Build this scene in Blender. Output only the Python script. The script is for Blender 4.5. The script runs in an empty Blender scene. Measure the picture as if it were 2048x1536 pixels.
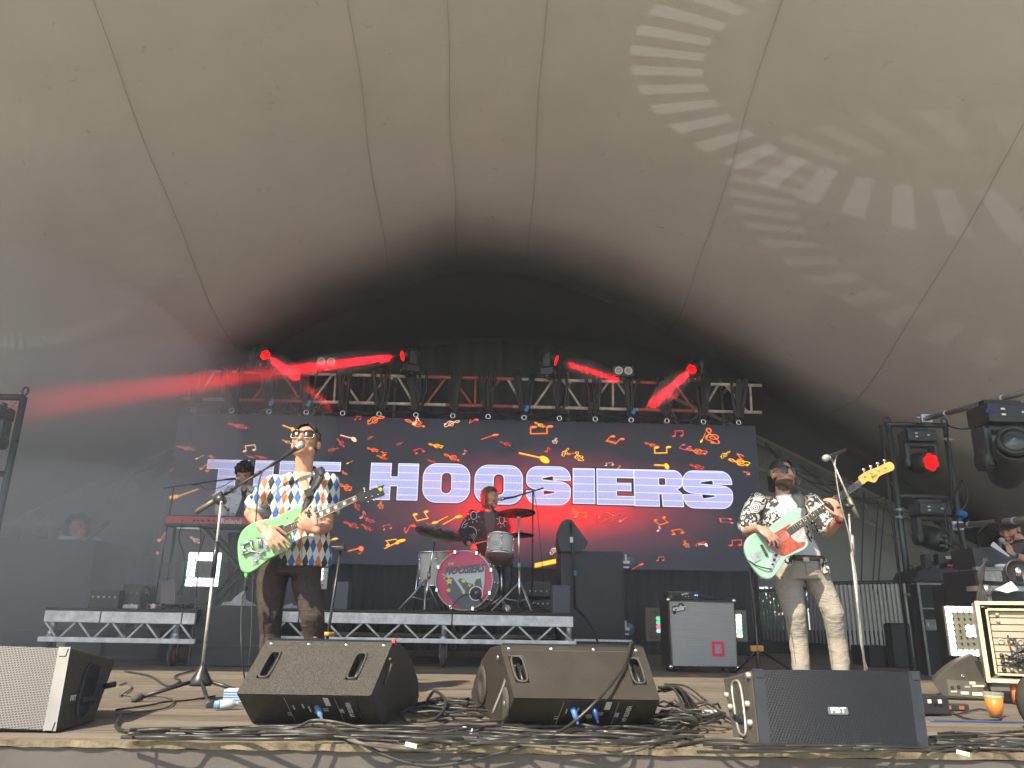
import bpy, bmesh, math, random
from mathutils import Vector, Matrix, Quaternion
import numpy as np
R = math.radians
SC = bpy.context.scene
COL = SC.collection
# ------------------------------------------------------------------ camera, world, sun, exposure
F = 1538.0
H = 0.50
PITCH, ROLL, YAW = R(16.9), R(1.0), R(1.2)
cam = bpy.data.cameras.new('camera'); co = bpy.data.objects.new('camera', cam); COL.objects.link(co)
cam.sensor_width = 36; cam.lens = F/2048*36; cam.clip_end = 600; cam.clip_start = 0.05
CM = Matrix.Rotation(-YAW, 3, 'Z') @ Matrix.Rotation(math.pi/2+PITCH, 3, 'X') @ Matrix.Rotation(ROLL, 3, 'Z')
co.matrix_world = Matrix.Translation((0, 0, H)) @ CM.to_4x4()
SC.camera = co
SUNV = Vector((-0.75, -1.0, 1.2)).normalized()      # towards the sun
SUN_EL = math.asin(SUNV.z); SUN_AZ = math.atan2(SUNV.x, SUNV.y)
w = bpy.data.worlds.new('World'); SC.world = w; w.use_nodes = True
nt = w.node_tree; bg = nt.nodes['Background']
sky = nt.nodes.new('ShaderNodeTexSky'); sky.sky_type = 'NISHITA'; sky.sun_disc = False
sky.sun_elevation = SUN_EL; sky.sun_rotation = SUN_AZ
nt.links.new(sky.outputs[0], bg.inputs[0]); bg.inputs[1].default_value = 0.125
sl = bpy.data.lights.new('sun', 'SUN'); sl.energy = 4.6; sl.angle = R(0.5); sl.color = (1.0, 0.87, 0.68)
so = bpy.data.objects.new('sun', sl); COL.objects.link(so)
so.rotation_euler = SUNV.to_track_quat('Z', 'Y').to_euler(); so.location = (-20, -20, 30)
SC.view_settings.view_transform = 'Standard'; SC.view_settings.look = 'None'
SC.view_settings.exposure = 1.15; SC.view_settings.gamma = 1
SC.render.engine = 'CYCLES'
cy = SC.cycles
cy.use_denoising = True
try: cy.denoiser = 'OPENIMAGEDENOISE'
except Exception: pass
cy.max_bounces = 6; cy.diffuse_bounces = 4; cy.glossy_bounces = 3; cy.transmission_bounces = 4
cy.volume_bounces = 1; cy.transparent_max_bounces = 12; cy.sample_clamp_indirect = 6
cy.caustics_reflective = False; cy.caustics_refractive = False
cy.use_light_tree = True; cy.use_adaptive_sampling = True; cy.adaptive_threshold = .02; cy.adaptive_min_samples = 16

# ------------------------------------------------------------------ helpers
def P(px, py, Y):
    "point at depth Y on the sight line of a pixel of the 2048 x 1536 photograph"
    d = CM @ Vector(((px-1024)/F, -(py-768)/F, -1))
    t = Y/d.y
    return Vector((d.x*t, Y, H+d.z*t))
def PZ(px, py, z):
    d = CM @ Vector(((px-1024)/F, -(py-768)/F, -1))
    t = (z-H)/d.z
    return Vector((d.x*t, d.y*t, z))
def V(*a): return Vector(a)

class MB:
    def __init__(s): s.v = []; s.f = []; s.mi = []; s.cur = 0; s.sm = []; s.smooth = False
    def add(s, vs, fs, smooth=None):
        n = len(s.v); s.v += [tuple(v) for v in vs]
        for f in fs:
            s.f.append(tuple(i+n for i in f)); s.mi.append(s.cur); s.sm.append(s.smooth if smooth is None else smooth)
        return s
    def box(s, c, d, rot=None, bev=0.0):
        x, y, z = d[0]/2, d[1]/2, d[2]/2
        m = rot.to_3x3() if rot is not None else Matrix.Identity(3)
        c = Vector(c)
        if bev <= 0:
            vs = [c + m @ Vector((a*x, b*y, e*z)) for a in (-1, 1) for b in (-1, 1) for e in (-1, 1)]
            fs = [(0,1,3,2),(4,6,7,5),(0,4,5,1),(2,3,7,6),(0,2,6,4),(1,5,7,3)]
            s.add(vs, fs, False); return s
        bm = bmesh.new(); bmesh.ops.create_cube(bm, size=1)
        for v in bm.verts: v.co = Vector((v.co.x*d[0], v.co.y*d[1], v.co.z*d[2]))
        bmesh.ops.bevel(bm, geom=list(bm.edges), offset=bev, segments=2, affect='EDGES', profile=.6)
        for i, v in enumerate(bm.verts): v.index = i
        s.add([c + m @ v.co for v in bm.verts], [[v.index for v in f.verts] for f in bm.faces], False)
        bm.free(); return s
    def tube(s, pts, r, n=8, cap=True, closed=False):
        pts = [Vector(p) for p in pts]; N = len(pts)
        rr = r if isinstance(r, (list, tuple)) else [r]*N
        T = []
        for i in range(N):
            if closed: t = pts[(i+1) % N]-pts[i-1]
            else: t = pts[min(i+1, N-1)]-pts[max(i-1, 0)]
            T.append(t.normalized() if t.length > 1e-9 else Vector((0, 0, 1)))
        u = T[0].orthogonal().normalized()
        vs = []
        for i in range(N):
            u = (u - T[i]*u.dot(T[i]))
            u = u.normalized() if u.length > 1e-6 else T[i].orthogonal().normalized()
            w_ = T[i].cross(u)
            for k in range(n):
                a = 2*math.pi*k/n
                vs.append(pts[i] + (u*math.cos(a)+w_*math.sin(a))*rr[i])
        fs = []
        for i in range(N if closed else N-1):
            j = (i+1) % N
            for k in range(n):
                k2 = (k+1) % n
                fs.append((i*n+k, i*n+k2, j*n+k2, j*n+k))
        s.add(vs, fs, True)
        if cap and not closed:
            s.add(vs[:n], [tuple(range(n))[::-1]], False); s.add(vs[-n:], [tuple(range(n))], False)
        return s
    def bar(s, a, b, r, n=8): return s.tube([a, b], r, n)
    def lathe(s, c, ax, prof, n=24, smooth=True):
        "prof = [(distance along axis, radius)]"
        c = Vector(c); ax = Vector(ax).normalized(); u = ax.orthogonal().normalized(); w_ = ax.cross(u)
        vs = []
        for h, r in prof:
            for k in range(n):
                a = 2*math.pi*k/n; vs.append(c+ax*h+(u*math.cos(a)+w_*math.sin(a))*max(r, 1e-5))
        fs = []
        for i in range(len(prof)-1):
            for k in range(n):
                k2 = (k+1) % n; fs.append((i*n+k, i*n+k2, (i+1)*n+k2, (i+1)*n+k))
        s.add(vs, fs, smooth)
        return s
    def ball(s, c, rad, n=12, m=8, rot=None):
        c = Vector(c); rx, ry, rz = (rad,)*3 if isinstance(rad, (int, float)) else rad
        M3 = rot.to_3x3() if rot is not None else Matrix.Identity(3)
        vs = [c+M3 @ V(0, 0, rz)]
        for i in range(1, m):
            t = math.pi*i/m
            for k in range(n):
                a = 2*math.pi*k/n
                vs.append(c+M3 @ V(rx*math.sin(t)*math.cos(a), ry*math.sin(t)*math.sin(a), rz*math.cos(t)))
        vs.append(c+M3 @ V(0, 0, -rz)); fs = []
        for k in range(n): fs.append((0, 1+k, 1+(k+1) % n))
        for i in range(m-2):
            for k in range(n):
                k2 = (k+1) % n; a = 1+i*n; fs.append((a+k, a+n+k, a+n+k2, a+k2))
        e = len(vs)-1; a = 1+(m-2)*n
        for k in range(n): fs.append((e, a+(k+1) % n, a+k))
        s.add(vs, fs, True); return s
    def prism(s, poly, O, U, W, d, smooth=False):
        "polygon (u,w) in plane O,U,W extruded by vector d"
        O, U, W, d = Vector(O), Vector(U), Vector(W), Vector(d); n = len(poly)
        a = [O+U*p[0]+W*p[1] for p in poly]; b = [q+d for q in a]
        s.add(a+b, [tuple(range(n))[::-1], tuple(range(n, 2*n))], False)
        s.add(a+b, [(i, (i+1) % n, n+(i+1) % n, n+i) for i in range(n)], smooth); return s
    def build(s, name, mat, parent=None, fix=True, loc=None):
        me = bpy.data.meshes.new(name)
        vs = s.v
        if parent is not None:
            inv = WORLD[parent.name].inverted(); vs = [inv @ Vector(v) for v in vs]
        elif loc is not None:
            vs = [Vector(v)-Vector(loc) for v in vs]
        me.from_pydata([tuple(v) for v in vs], [], s.f)
        mats = mat if isinstance(mat, (list, tuple)) else [mat]
        for m in mats: me.materials.append(m)
        me.polygons.foreach_set('material_index', s.mi); me.polygons.foreach_set('use_smooth', s.sm)
        me.update()
        if fix:
            bm = bmesh.new(); bm.from_mesh(me)
            bmesh.ops.remove_doubles(bm, verts=bm.verts, dist=1e-5)
            bmesh.ops.recalc_face_normals(bm, faces=bm.faces); bm.to_mesh(me); bm.free()
        o = bpy.data.objects.new(name, me); COL.objects.link(o)
        if parent is not None: o.parent = parent; WORLD[o.name] = WORLD[parent.name]
        else:
            if loc is not None: o.location = loc
            WORLD[o.name] = Matrix.Translation(loc) if loc is not None else Matrix.Identity(4)
        return o
WORLD = {}
def tag(o, label=None, cat=None, group=None, kind=None):
    if label: o['label'] = label
    if cat: o['category'] = cat
    if group: o['group'] = group
    if kind: o['kind'] = kind
    return o
def thing(name, label, cat, loc=(0, 0, 0), group=None):
    o = bpy.data.objects.new(name, None); COL.objects.link(o); o.location = loc; o.empty_display_size = .1
    WORLD[o.name] = Matrix.Translation(loc)
    return tag(o, label, cat, group)
def copy_tree(src, move, parent=None):
    c = src.copy(); COL.objects.link(c)
    for k in ('label', 'category', 'group'):
        pass
    if parent is not None: c.parent = parent
    else: c.location = src.location + Vector(move)
    for ch in list(src.children): copy_tree(ch, move, c)
    return c

def arc(a, b, sag, n=12):
    a, b = Vector(a), Vector(b); return [a.lerp(b, t/n) - V(0, 0, sag*4*(t/n)*(1-t/n)) for t in range(n+1)]
def spline(pts, n=8):
    pts = [Vector(p) for p in pts]; out = []
    q = [pts[0]*2-pts[1]]+pts+[pts[-1]*2-pts[-2]]
    for i in range(1, len(q)-2):
        p0, p1, p2, p3 = q[i-1:i+3]
        for k in range(n):
            t = k/n
            out.append(.5*((2*p1)+(p2-p0)*t+(2*p0-5*p1+4*p2-p3)*t*t+(3*p1-p0-3*p2+p3)*t**3))
    out.append(pts[-1]); return out

# ------------------------------------------------------------------ materials
def newmat(name):
    m = bpy.data.materials.new(name); m.use_nodes = True; return m, m.node_tree, m.node_tree.nodes['Principled BSDF']
def mat(name, col, rough=.6, metal=0., var=0., vscale=8., bump=0., bscale=60., spec=None, col2=None, trans=0., emit=None, es=0., coat=0., alpha=1.):
    m, t, b = newmat(name)
    b.inputs['Base Color'].default_value = (*col, 1); b.inputs['Roughness'].default_value = rough
    b.inputs['Metallic'].default_value = metal
    if spec is not None: b.inputs['Specular IOR Level'].default_value = spec
    b.inputs['Alpha'].default_value = alpha
    if coat: b.inputs['Coat Weight'].default_value = coat
    if trans: b.inputs['Transmission Weight'].default_value = trans
    if emit: b.inputs['Emission Color'].default_value = (*emit, 1); b.inputs['Emission Strength'].default_value = es
    tc = t.nodes.new('ShaderNodeTexCoord')
    if var > 0 or col2:
        n = t.nodes.new('ShaderNodeTexNoise'); n.inputs['Scale'].default_value = vscale; n.inputs['Detail'].default_value = 8; n.inputs['Roughness'].default_value = .65
        r = t.nodes.new('ShaderNodeValToRGB'); r.color_ramp.elements[0].position = .35; r.color_ramp.elements[1].position = .68
        c2 = col2 or tuple(max(0, c*(1-var)) for c in col)
        c1 = col if col2 else tuple(min(1, c*(1+var*.6)) for c in col)
        r.color_ramp.elements[0].color = (*c2, 1); r.color_ramp.elements[1].color = (*c1, 1)
        t.links.new(tc.outputs['Object'], n.inputs['Vector']); t.links.new(n.outputs['Fac'], r.inputs[0]); t.links.new(r.outputs[0], b.inputs['Base Color'])
        mr = t.nodes.new('ShaderNodeMapRange'); mr.inputs['To Min'].default_value = max(0.02, rough-.12); mr.inputs['To Max'].default_value = min(1, rough+.12)
        t.links.new(n.outputs['Fac'], mr.inputs[0]); t.links.new(mr.outputs[0], b.inputs['Roughness'])
    if bump > 0:
        n2 = t.nodes.new('ShaderNodeTexNoise'); n2.inputs['Scale'].default_value = bscale; n2.inputs['Detail'].default_value = 6
        bp = t.nodes.new('ShaderNodeBump'); bp.inputs['Strength'].default_value = bump; bp.inputs['Distance'].default_value = .01
        t.links.new(tc.outputs['Object'], n2.inputs['Vector']); t.links.new(n2.outputs['Fac'], bp.inputs['Height']); t.links.new(bp.outputs[0], b.inputs['Normal'])
    return m
def emat(name, col, s):
    m = bpy.data.materials.new(name); m.use_nodes = True; t = m.node_tree; t.nodes.clear()
    e = t.nodes.new('ShaderNodeEmission'); e.inputs[0].default_value = (*col, 1); e.inputs[1].default_value = s
    o = t.nodes.new('ShaderNodeOutputMaterial'); t.links.new(e.outputs[0], o.inputs[0]); return m
class N:
    "tiny node maths helper"
    def __init__(s, tree): s.t = tree
    def node(s, ty, **kw):
        n = s.t.nodes.new(ty)
        for k, v in kw.items(): setattr(n, k, v)
        return n
    def m(s, op, a, b=None, c=None):
        n = s.t.nodes.new('ShaderNodeMath'); n.operation = op
        for i, x in enumerate((a, b, c)):
            if x is None: continue
            if isinstance(x, (int, float)): n.inputs[i].default_value = x
            else: s.t.links.new(x, n.inputs[i])
        return n.outputs[0]
    def mix(s, f, a, b):
        n = s.t.nodes.new('ShaderNodeMix'); n.data_type = 'RGBA'
        for i, x in ((0, f), (6, a), (7, b)):
            if isinstance(x, (int, float)): n.inputs[i].default_value = x
            elif isinstance(x, tuple): n.inputs[i].default_value = (*x, 1) if len(x) == 3 else x
            else: s.t.links.new(x, n.inputs[i])
        return n.outputs[2]
    def link(s, a, b): s.t.links.new(a, b)

M = {}
M['black'] = mat('black_paint', (.022, .023, .025), .5, var=.3, vscale=14)
M['blackm'] = mat('black_metal', (.03, .032, .035), .38, .3, var=.3, vscale=20)
M['rubber'] = mat('black_rubber', (.018, .018, .018), .7)
M['cable'] = mat('cable_rubber', (.028, .027, .024), .42, var=.3, vscale=5)
M['cableg'] = mat('grey_cable', (.09, .085, .07), .5, var=.3, vscale=5)
M['alu'] = mat('aluminium', (.52, .53, .54), .42, .75, var=.3, vscale=18)
M['alud'] = mat('dull_aluminium', (.42, .40, .36), .5, .55, var=.35, vscale=20)
M['steel'] = mat('galvanised_steel', (.34, .35, .35), .42, .7, var=.3, vscale=16)
M['chrome'] = mat('chrome', (.75, .75, .76), .16, 1.)
M['white'] = mat('white_plastic', (.75, .75, .72), .5)
M['gaff'] = mat('white_tape', (.7, .7, .68), .7)
M['bluet'] = mat('blue_tape', (.03, .22, .45), .6)
M['red'] = mat('red_plastic', (.6, .03, .03), .5)
M['skin'] = mat('skin', (.50, .265, .18), .5, var=.16, vscale=22, bump=.12, bscale=120)
M['skin2'] = mat('skin_pink', (.48, .25, .18), .5, var=.18, vscale=22, bump=.12, bscale=120)
M['drape'] = mat('black_drape_cloth', (.012, .013, .016), .9, var=.25, vscale=3)
# ------------------------------------------------------------------ ground, stage, tent
def grid_obj(name, fx, nu, nv, m, smooth=True, parent=None):
    mb = MB(); vs = [fx(i/nu, j/nv) for j in range(nv+1) for i in range(nu+1)]
    fs = [(j*(nu+1)+i, j*(nu+1)+i+1, (j+1)*(nu+1)+i+1, (j+1)*(nu+1)+i) for j in range(nv) for i in range(nu)]
    mb.add(vs, fs, smooth); return mb.build(name, m, parent)
gm = mat('trodden_grass', (.50, .485, .39), .95, var=.35, vscale=3, col2=(.38, .385, .30), bump=.4, bscale=30)
g = MB(); g.add([(-70, -60, -1.2), (70, -60, -1.2), (70, 70, -1.2), (-70, 70, -1.2)], [(0, 1, 2, 3)]); tag(g.build('ground', gm), kind='structure')

# stage deck of boards that run from side to side
def deck_mat():
    m, t, b = newmat('weathered_stage_boards'); n = N(t)
    tc = n.node('ShaderNodeTexCoord'); sep = n.node('ShaderNodeSeparateXYZ'); n.link(tc.outputs['Object'], sep.inputs[0])
    row = n.m('FLOOR', n.m('DIVIDE', sep.outputs[1], .225))
    wn = n.node('ShaderNodeTexWhiteNoise'); wn.noise_dimensions = '1D'; n.link(row, wn.inputs['W'])
    cmb = n.node('ShaderNodeCombineXYZ'); n.link(n.m('MULTIPLY', sep.outputs[0], 1.3), cmb.inputs[0]); n.link(n.m('MULTIPLY', sep.outputs[1], 22.), cmb.inputs[1]); n.link(n.m('MULTIPLY', wn.outputs[0], 20), cmb.inputs[2])
    no = n.node('ShaderNodeTexNoise'); no.inputs['Scale'].default_value = 1.; no.inputs['Detail'].default_value = 9; no.inputs['Roughness'].default_value = .7; n.link(cmb.outputs[0], no.inputs['Vector'])
    n2 = n.node('ShaderNodeTexNoise'); n2.inputs['Scale'].default_value = 1.7; n2.inputs['Detail'].default_value = 6; n.link(tc.outputs['Object'], n2.inputs['Vector'])
    r = n.node('ShaderNodeValToRGB'); e = r.color_ramp.elements
    e[0].position = .3; e[0].color = (.05, .04, .03, 1); e[1].position = .72; e[1].color = (.205, .178, .138, 1)
    n.link(n.m('ADD', n.m('MULTIPLY', no.outputs[0], .75), n.m('ADD', n.m('MULTIPLY', wn.outputs[0], .16), n.m('MULTIPLY', n2.outputs[0], .14))), r.inputs[0])
    n.link(r.outputs[0], b.inputs['Base Color']); b.inputs['Roughness'].default_value = .75
    bp = n.node('ShaderNodeBump'); bp.inputs['Strength'].default_value = .35; bp.inputs['Distance'].default_value = .01; n.link(no.outputs[0], bp.inputs['Height']); n.link(bp.outputs[0], b.inputs['Normal'])
    return m
SF = 3.42      # front edge of the stage
dk = MB(); y = SF+.04; rnd = random.Random(3)
M['deck'] = deck_mat()
while y < 15.4:
    wd = .216
    dz = rnd.uniform(-.0015, .0015)
    dk.box((0, y+wd/2, -.03+dz), (24, wd, .06)); y += .225
under = MB(); under.box((0, 9.4, -.12), (24, 11.9, .1)); 
dko = dk.build('stage_floor', M['deck']); tag(dko, kind='structure')
tag(under.build('stage_subfloor', M['black']), kind='structure')
# raw plywood lip and fascia
lipm = mat('chipped_plywood_edge', (.22, .185, .125), .85, col2=(.09, .07, .045), vscale=14, bump=.6, bscale=50)
lp = MB(); xs = [-9+i*.06 for i in range(301)]
top = [(x, SF-.012+rnd.uniform(-.003, .003), .0+rnd.uniform(-.001, .001)) for x in xs]; bot = [(x, SF-.01+rnd.uniform(-.006, .006), -.026+rnd.uniform(-.0025, .0025)) for x in xs]
bk = [(x, SF+.045, .0) for x in xs]
nn = len(xs); lp.add(top+bot+bk, [(i, i+1, nn+i+1, nn+i) for i in range(nn-1)]+[(i, i+1, 2*nn+i+1, 2*nn+i) for i in range(nn-1)], False)
tag(lp.build('stage_edge', lipm), kind='structure')
fsm = mat('grey_brown_fascia_cloth', (.085, .077, .072), .92, var=.12, vscale=3, bump=.2, bscale=14)
fs_ = MB(); fs_.box((0, SF+.02, -.625), (18, .03, 1.19)); tag(fs_.build('stage_fascia', fsm), kind='structure')

# saddle shaped tent membrane
def zc_(Y):
    s = math.sqrt((Y-11)**2+4)-2
    return 5.6+.38*s if Y < 11 else 5.6+.16*s
def zroof(X, Y):
    A = 1.35
    k = min(1, max(0, (11-Y)/8)); B = 2.5+1.5*k
    return zc_(Y)-A*(math.sqrt(1+(X/B)**2)-1)*(1-.12*k)
def yfront(X):
    return 7.5-max(zroof(X, .5), .5)/1.2*1.0
def fabric(name, base, dark, seams=()):
    m, t, b = newmat(name); n = N(t)
    tc = n.node('ShaderNodeTexCoord'); sep = n.node('ShaderNodeSeparateXYZ'); n.link(tc.outputs['Object'], sep.inputs[0])
    a = n.node('ShaderNodeTexNoise'); a.inputs['Scale'].default_value = .8; a.inputs['Detail'].default_value = 11; a.inputs['Roughness'].default_value = .68; n.link(tc.outputs['Object'], a.inputs['Vector'])
    mp = n.node('ShaderNodeMapping'); mp.inputs['Scale'].default_value = (1, 4.5, 1); n.link(tc.outputs['Object'], mp.inputs[0])
    s = n.node('ShaderNodeTexNoise'); s.inputs['Scale'].default_value = 2.4; s.inputs['Detail'].default_value = 10; s.inputs['Roughness'].default_value = .72; s.inputs['Distortion'].default_value = .8; n.link(mp.outputs[0], s.inputs['Vector'])
    sc = n.node('ShaderNodeMapRange'); sc.inputs[1].default_value = .62; sc.inputs[2].default_value = .78; n.link(s.outputs[0], sc.inputs[0])
    s2 = n.node('ShaderNodeTexNoise'); s2.inputs['Scale'].default_value = 6; s2.inputs['Detail'].default_value = 5; s2.inputs['Distortion'].default_value = 1.5; n.link(tc.outputs['Object'], s2.inputs['Vector'])
    sc2 = n.node('ShaderNodeMapRange'); sc2.inputs[1].default_value = .68; sc2.inputs[2].default_value = .76; n.link(s2.outputs[0], sc2.inputs[0])
    c = n.mix(a.outputs[0], tuple(x*.80 for x in base), tuple(min(1, x*1.14) for x in base))
    c = n.mix(n.m('MULTIPLY', sc.outputs[0], .42), c, dark); c = n.mix(n.m('MULTIPLY', sc2.outputs[0], .38), c, (dark[0]*1.2, dark[1], dark[2]*.6))
    n.link(c, b.inputs['Base Color']); b.inputs['Roughness'].default_value = .62
    bp = n.node('ShaderNodeBump'); bp.inputs['Strength'].default_value = .12; bp.inputs['Distance'].default_value = .02; n.link(a.outputs[0], bp.inputs['Height']); n.link(bp.outputs[0], b.inputs['Normal'])
    return m
M['tent'] = fabric('stained_tent_membrane', (.40, .368, .352), (.12, .105, .085))
M['tentw'] = fabric('tent_wall_fabric', (.30, .30, .27), (.10, .10, .085))
XR = 13.
def froof(u, v):
    X = -XR+2*XR*u; y0 = yfront(X); Y = y0+(15.2-y0)*v
    return (X, Y, zroof(X, Y))
roof = MB()
def mkroof():
    nu, nv = 180, 110
    vs = [froof(i/nu, j/nv) for j in range(nv+1) for i in range(nu+1)]
    up = [(a, b, c+.03) for a, b, c in vs]
    fs = [(j*(nu+1)+i, j*(nu+1)+i+1, (j+1)*(nu+1)+i+1, (j+1)*(nu+1)+i) for j in range(nv) for i in range(nu)]
    roof.add(vs, fs, True); roof.add(up, fs, True)
mkroof()
tent = thing('stage_tent', 'big stained grey beige tent membrane arching over the whole stage', 'tent')
roof.build('membrane', M['tent'], tent, fix=False)
YSC = [(-13, 15.), (-9, 14.2), (-6.5, 13.6), (-4.6, 12.0), (-2.5, 11.0), (-.6, 10.5), (1.5, 10.9), (3.6, 11.6), (5.2, 12.6), (7.0, 13.2), (10, 14.2), (13, 15.)]
def ysc(X):
    for (a, ya), (b_, yb) in zip(YSC[:-1], YSC[1:]):
        if X <= b_:
            t = (X-a)/(b_-a); t = t*t*(3-2*t)*.5+t*.5; return ya+(yb-ya)*t
    return 15.
sm_seam = mat('seam_thread', (.26, .24, .205), .8)
for X in (-10.2, -6.6, -4.0, -1.62, -.62, .42, 2.75, 5.4, 8.2, 11):
    mb = MB(); pts = []
    Ye = ysc(X)+.5
    for k in range(60):
        Y = max(yfront(X), 4.)+(Ye-max(yfront(X), 4.))*k/59
        pts.append((X+.015*math.sin(k*.35+X), Y, zroof(X, Y)-.018))
    mb.tube(pts, .0033, 4, cap=False); mb.build('seam', sm_seam, tent)
# rear wall of the tent
mb = MB(); nx = 60
a = [(-XR+2*XR*i/nx, 15.1, -1.2) for i in range(nx+1)]; b = [(-XR+2*XR*i/nx, 15.1+.05*math.sin(i*1.1), max(zroof(-XR+2*XR*i/nx, 15.1), -1.1)) for i in range(nx+1)]
# leave a gap low on the right where the trees show
WGAPX = (4.3, 6.0)
for i in range(nx):
    z0a = z0b = -1.2
    xm = (a[i][0]+a[i+1][0])/2
    if WGAPX[0] < xm < WGAPX[1]: z0a = z0b = 1.15
    mb.add([(a[i][0], 15.1, z0a), (a[i+1][0], 15.1, z0b), b[i+1], b[i]], [(0, 1, 2, 3)], True)
mb.build('rear_wall', M['tentw'], tent, fix=False)

# added dark sheet under the rear roof; its alpha ramp imitates the soft shade there
def shade_sheet_mat():
    m, t, b = newmat('rear_shade_sheet'); n = N(t); b.inputs['Base Color'].default_value = (.022, .021, .021, 1); b.inputs['Roughness'].default_value = .95
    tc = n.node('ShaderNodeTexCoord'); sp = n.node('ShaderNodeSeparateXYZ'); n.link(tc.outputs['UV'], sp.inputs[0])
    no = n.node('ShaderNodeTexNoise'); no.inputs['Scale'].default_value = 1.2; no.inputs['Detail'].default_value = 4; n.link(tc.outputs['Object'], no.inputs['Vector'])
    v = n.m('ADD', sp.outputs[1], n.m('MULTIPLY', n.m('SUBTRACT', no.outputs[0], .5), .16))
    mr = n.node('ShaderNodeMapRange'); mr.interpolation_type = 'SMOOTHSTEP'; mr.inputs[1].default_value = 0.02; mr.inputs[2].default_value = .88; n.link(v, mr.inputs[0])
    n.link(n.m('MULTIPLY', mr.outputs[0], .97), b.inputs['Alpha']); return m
shd = MB(); nu, nv = 90, 30; gv = []
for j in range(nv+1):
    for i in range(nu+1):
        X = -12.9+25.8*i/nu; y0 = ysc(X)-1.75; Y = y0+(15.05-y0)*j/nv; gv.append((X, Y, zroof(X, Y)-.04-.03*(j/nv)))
shd.add(gv, [(j*(nu+1)+i, j*(nu+1)+i+1, (j+1)*(nu+1)+i+1, (j+1)*(nu+1)+i) for j in range(nv) for i in range(nu)], True)
go = shd.build('rear_shade_sheet', shade_sheet_mat(), tent, fix=False)
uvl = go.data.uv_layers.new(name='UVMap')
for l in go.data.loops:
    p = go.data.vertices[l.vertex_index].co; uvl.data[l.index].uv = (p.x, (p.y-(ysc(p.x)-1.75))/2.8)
# ------------------------------------------------------------------ video wall
def fill2d(contours, off=0., depth=0.0015, res=2):
    cu = bpy.data.curves.new('c', 'CURVE'); cu.dimensions = '2D'; cu.fill_mode = 'BOTH'; cu.extrude = depth; cu.offset = off; cu.resolution_u = res
    for c in contours:
        sp = cu.splines.new('POLY'); sp.points.add(len(c)-1)
        for i, (x, y) in enumerate(c): sp.points[i].co = (x, y, 0, 1)
        sp.use_cyclic_u = True
    o = bpy.data.objects.new('c', cu); COL.objects.link(o)
    dg = bpy.context.evaluated_depsgraph_get(); dg.update()
    me = bpy.data.meshes.new_from_object(o.evaluated_get(dg))
    vs = [v.co.copy() for v in me.vertices]; fs = [tuple(p.vertices) for p in me.polygons]
    bpy.data.objects.remove(o); bpy.data.curves.remove(cu); bpy.data.meshes.remove(me)
    return vs, fs
def plate(mb, contours, O, U, W, off=0., depth=.0015):
    vs, fs = fill2d(contours, off, depth); O, U, W = Vector(O), Vector(U), Vector(W); Nn = U.cross(W)
    mb.add([O+U*v.x+W*v.y+Nn*v.z for v in vs], fs, False)
def rrect(x0, y0, x1, y1, r, n=6):
    out = []
    for cx, cy, a0 in ((x1-r, y1-r, 0), (x0+r, y1-r, 90), (x0+r, y0+r, 180), (x1-r, y0+r, 270)):
        for k in range(n+1):
            a = R(a0+90*k/n); out.append((cx+r*math.cos(a), cy+r*math.sin(a)))
    return out
def S_shape(w, h):
    # fat grotesque S inside a w x h box
    t = h*.265; r = h*.30
    out = []
    def A(cx, cy, rx, ry, a0, a1, n=8):
        for k in range(n+1):
            a = R(a0+(a1-a0)*k/n); out.append((cx+rx*math.cos(a), cy+ry*math.sin(a)))
    sw = w*.37
    A(w-r, h-r, r, r, 0, 90); A(r, h-r, r, r, 90, 180); A(r, h*.62-.02*h, r, h*.20, 180, 262)
    out.append((w*.60, h*.365)); A(w*.585, h*.325, w*.075, h*.05, 60, -60, 5)
    A(w*.44, h*.30, w*.07, h*.08, 240, 180, 4); out.append((w*.37, h*.34)); out.append((0, h*.34))
    A(r, r, r, r, 180, 270); A(w-r, r, r, r, 270, 360); A(w-r, h*.38+.02*h, r, h*.2, 0, 82)
    out.append((w*.40, h*.635)); A(w*.415, h*.675, w*.075, h*.05, 240, 120, 5)
    A(w*.56, h*.70, w*.07, h*.08, 60, 0, 4); out.append((w*.63, h*.66)); out.append((w, h*.66))
    return [out]
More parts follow.
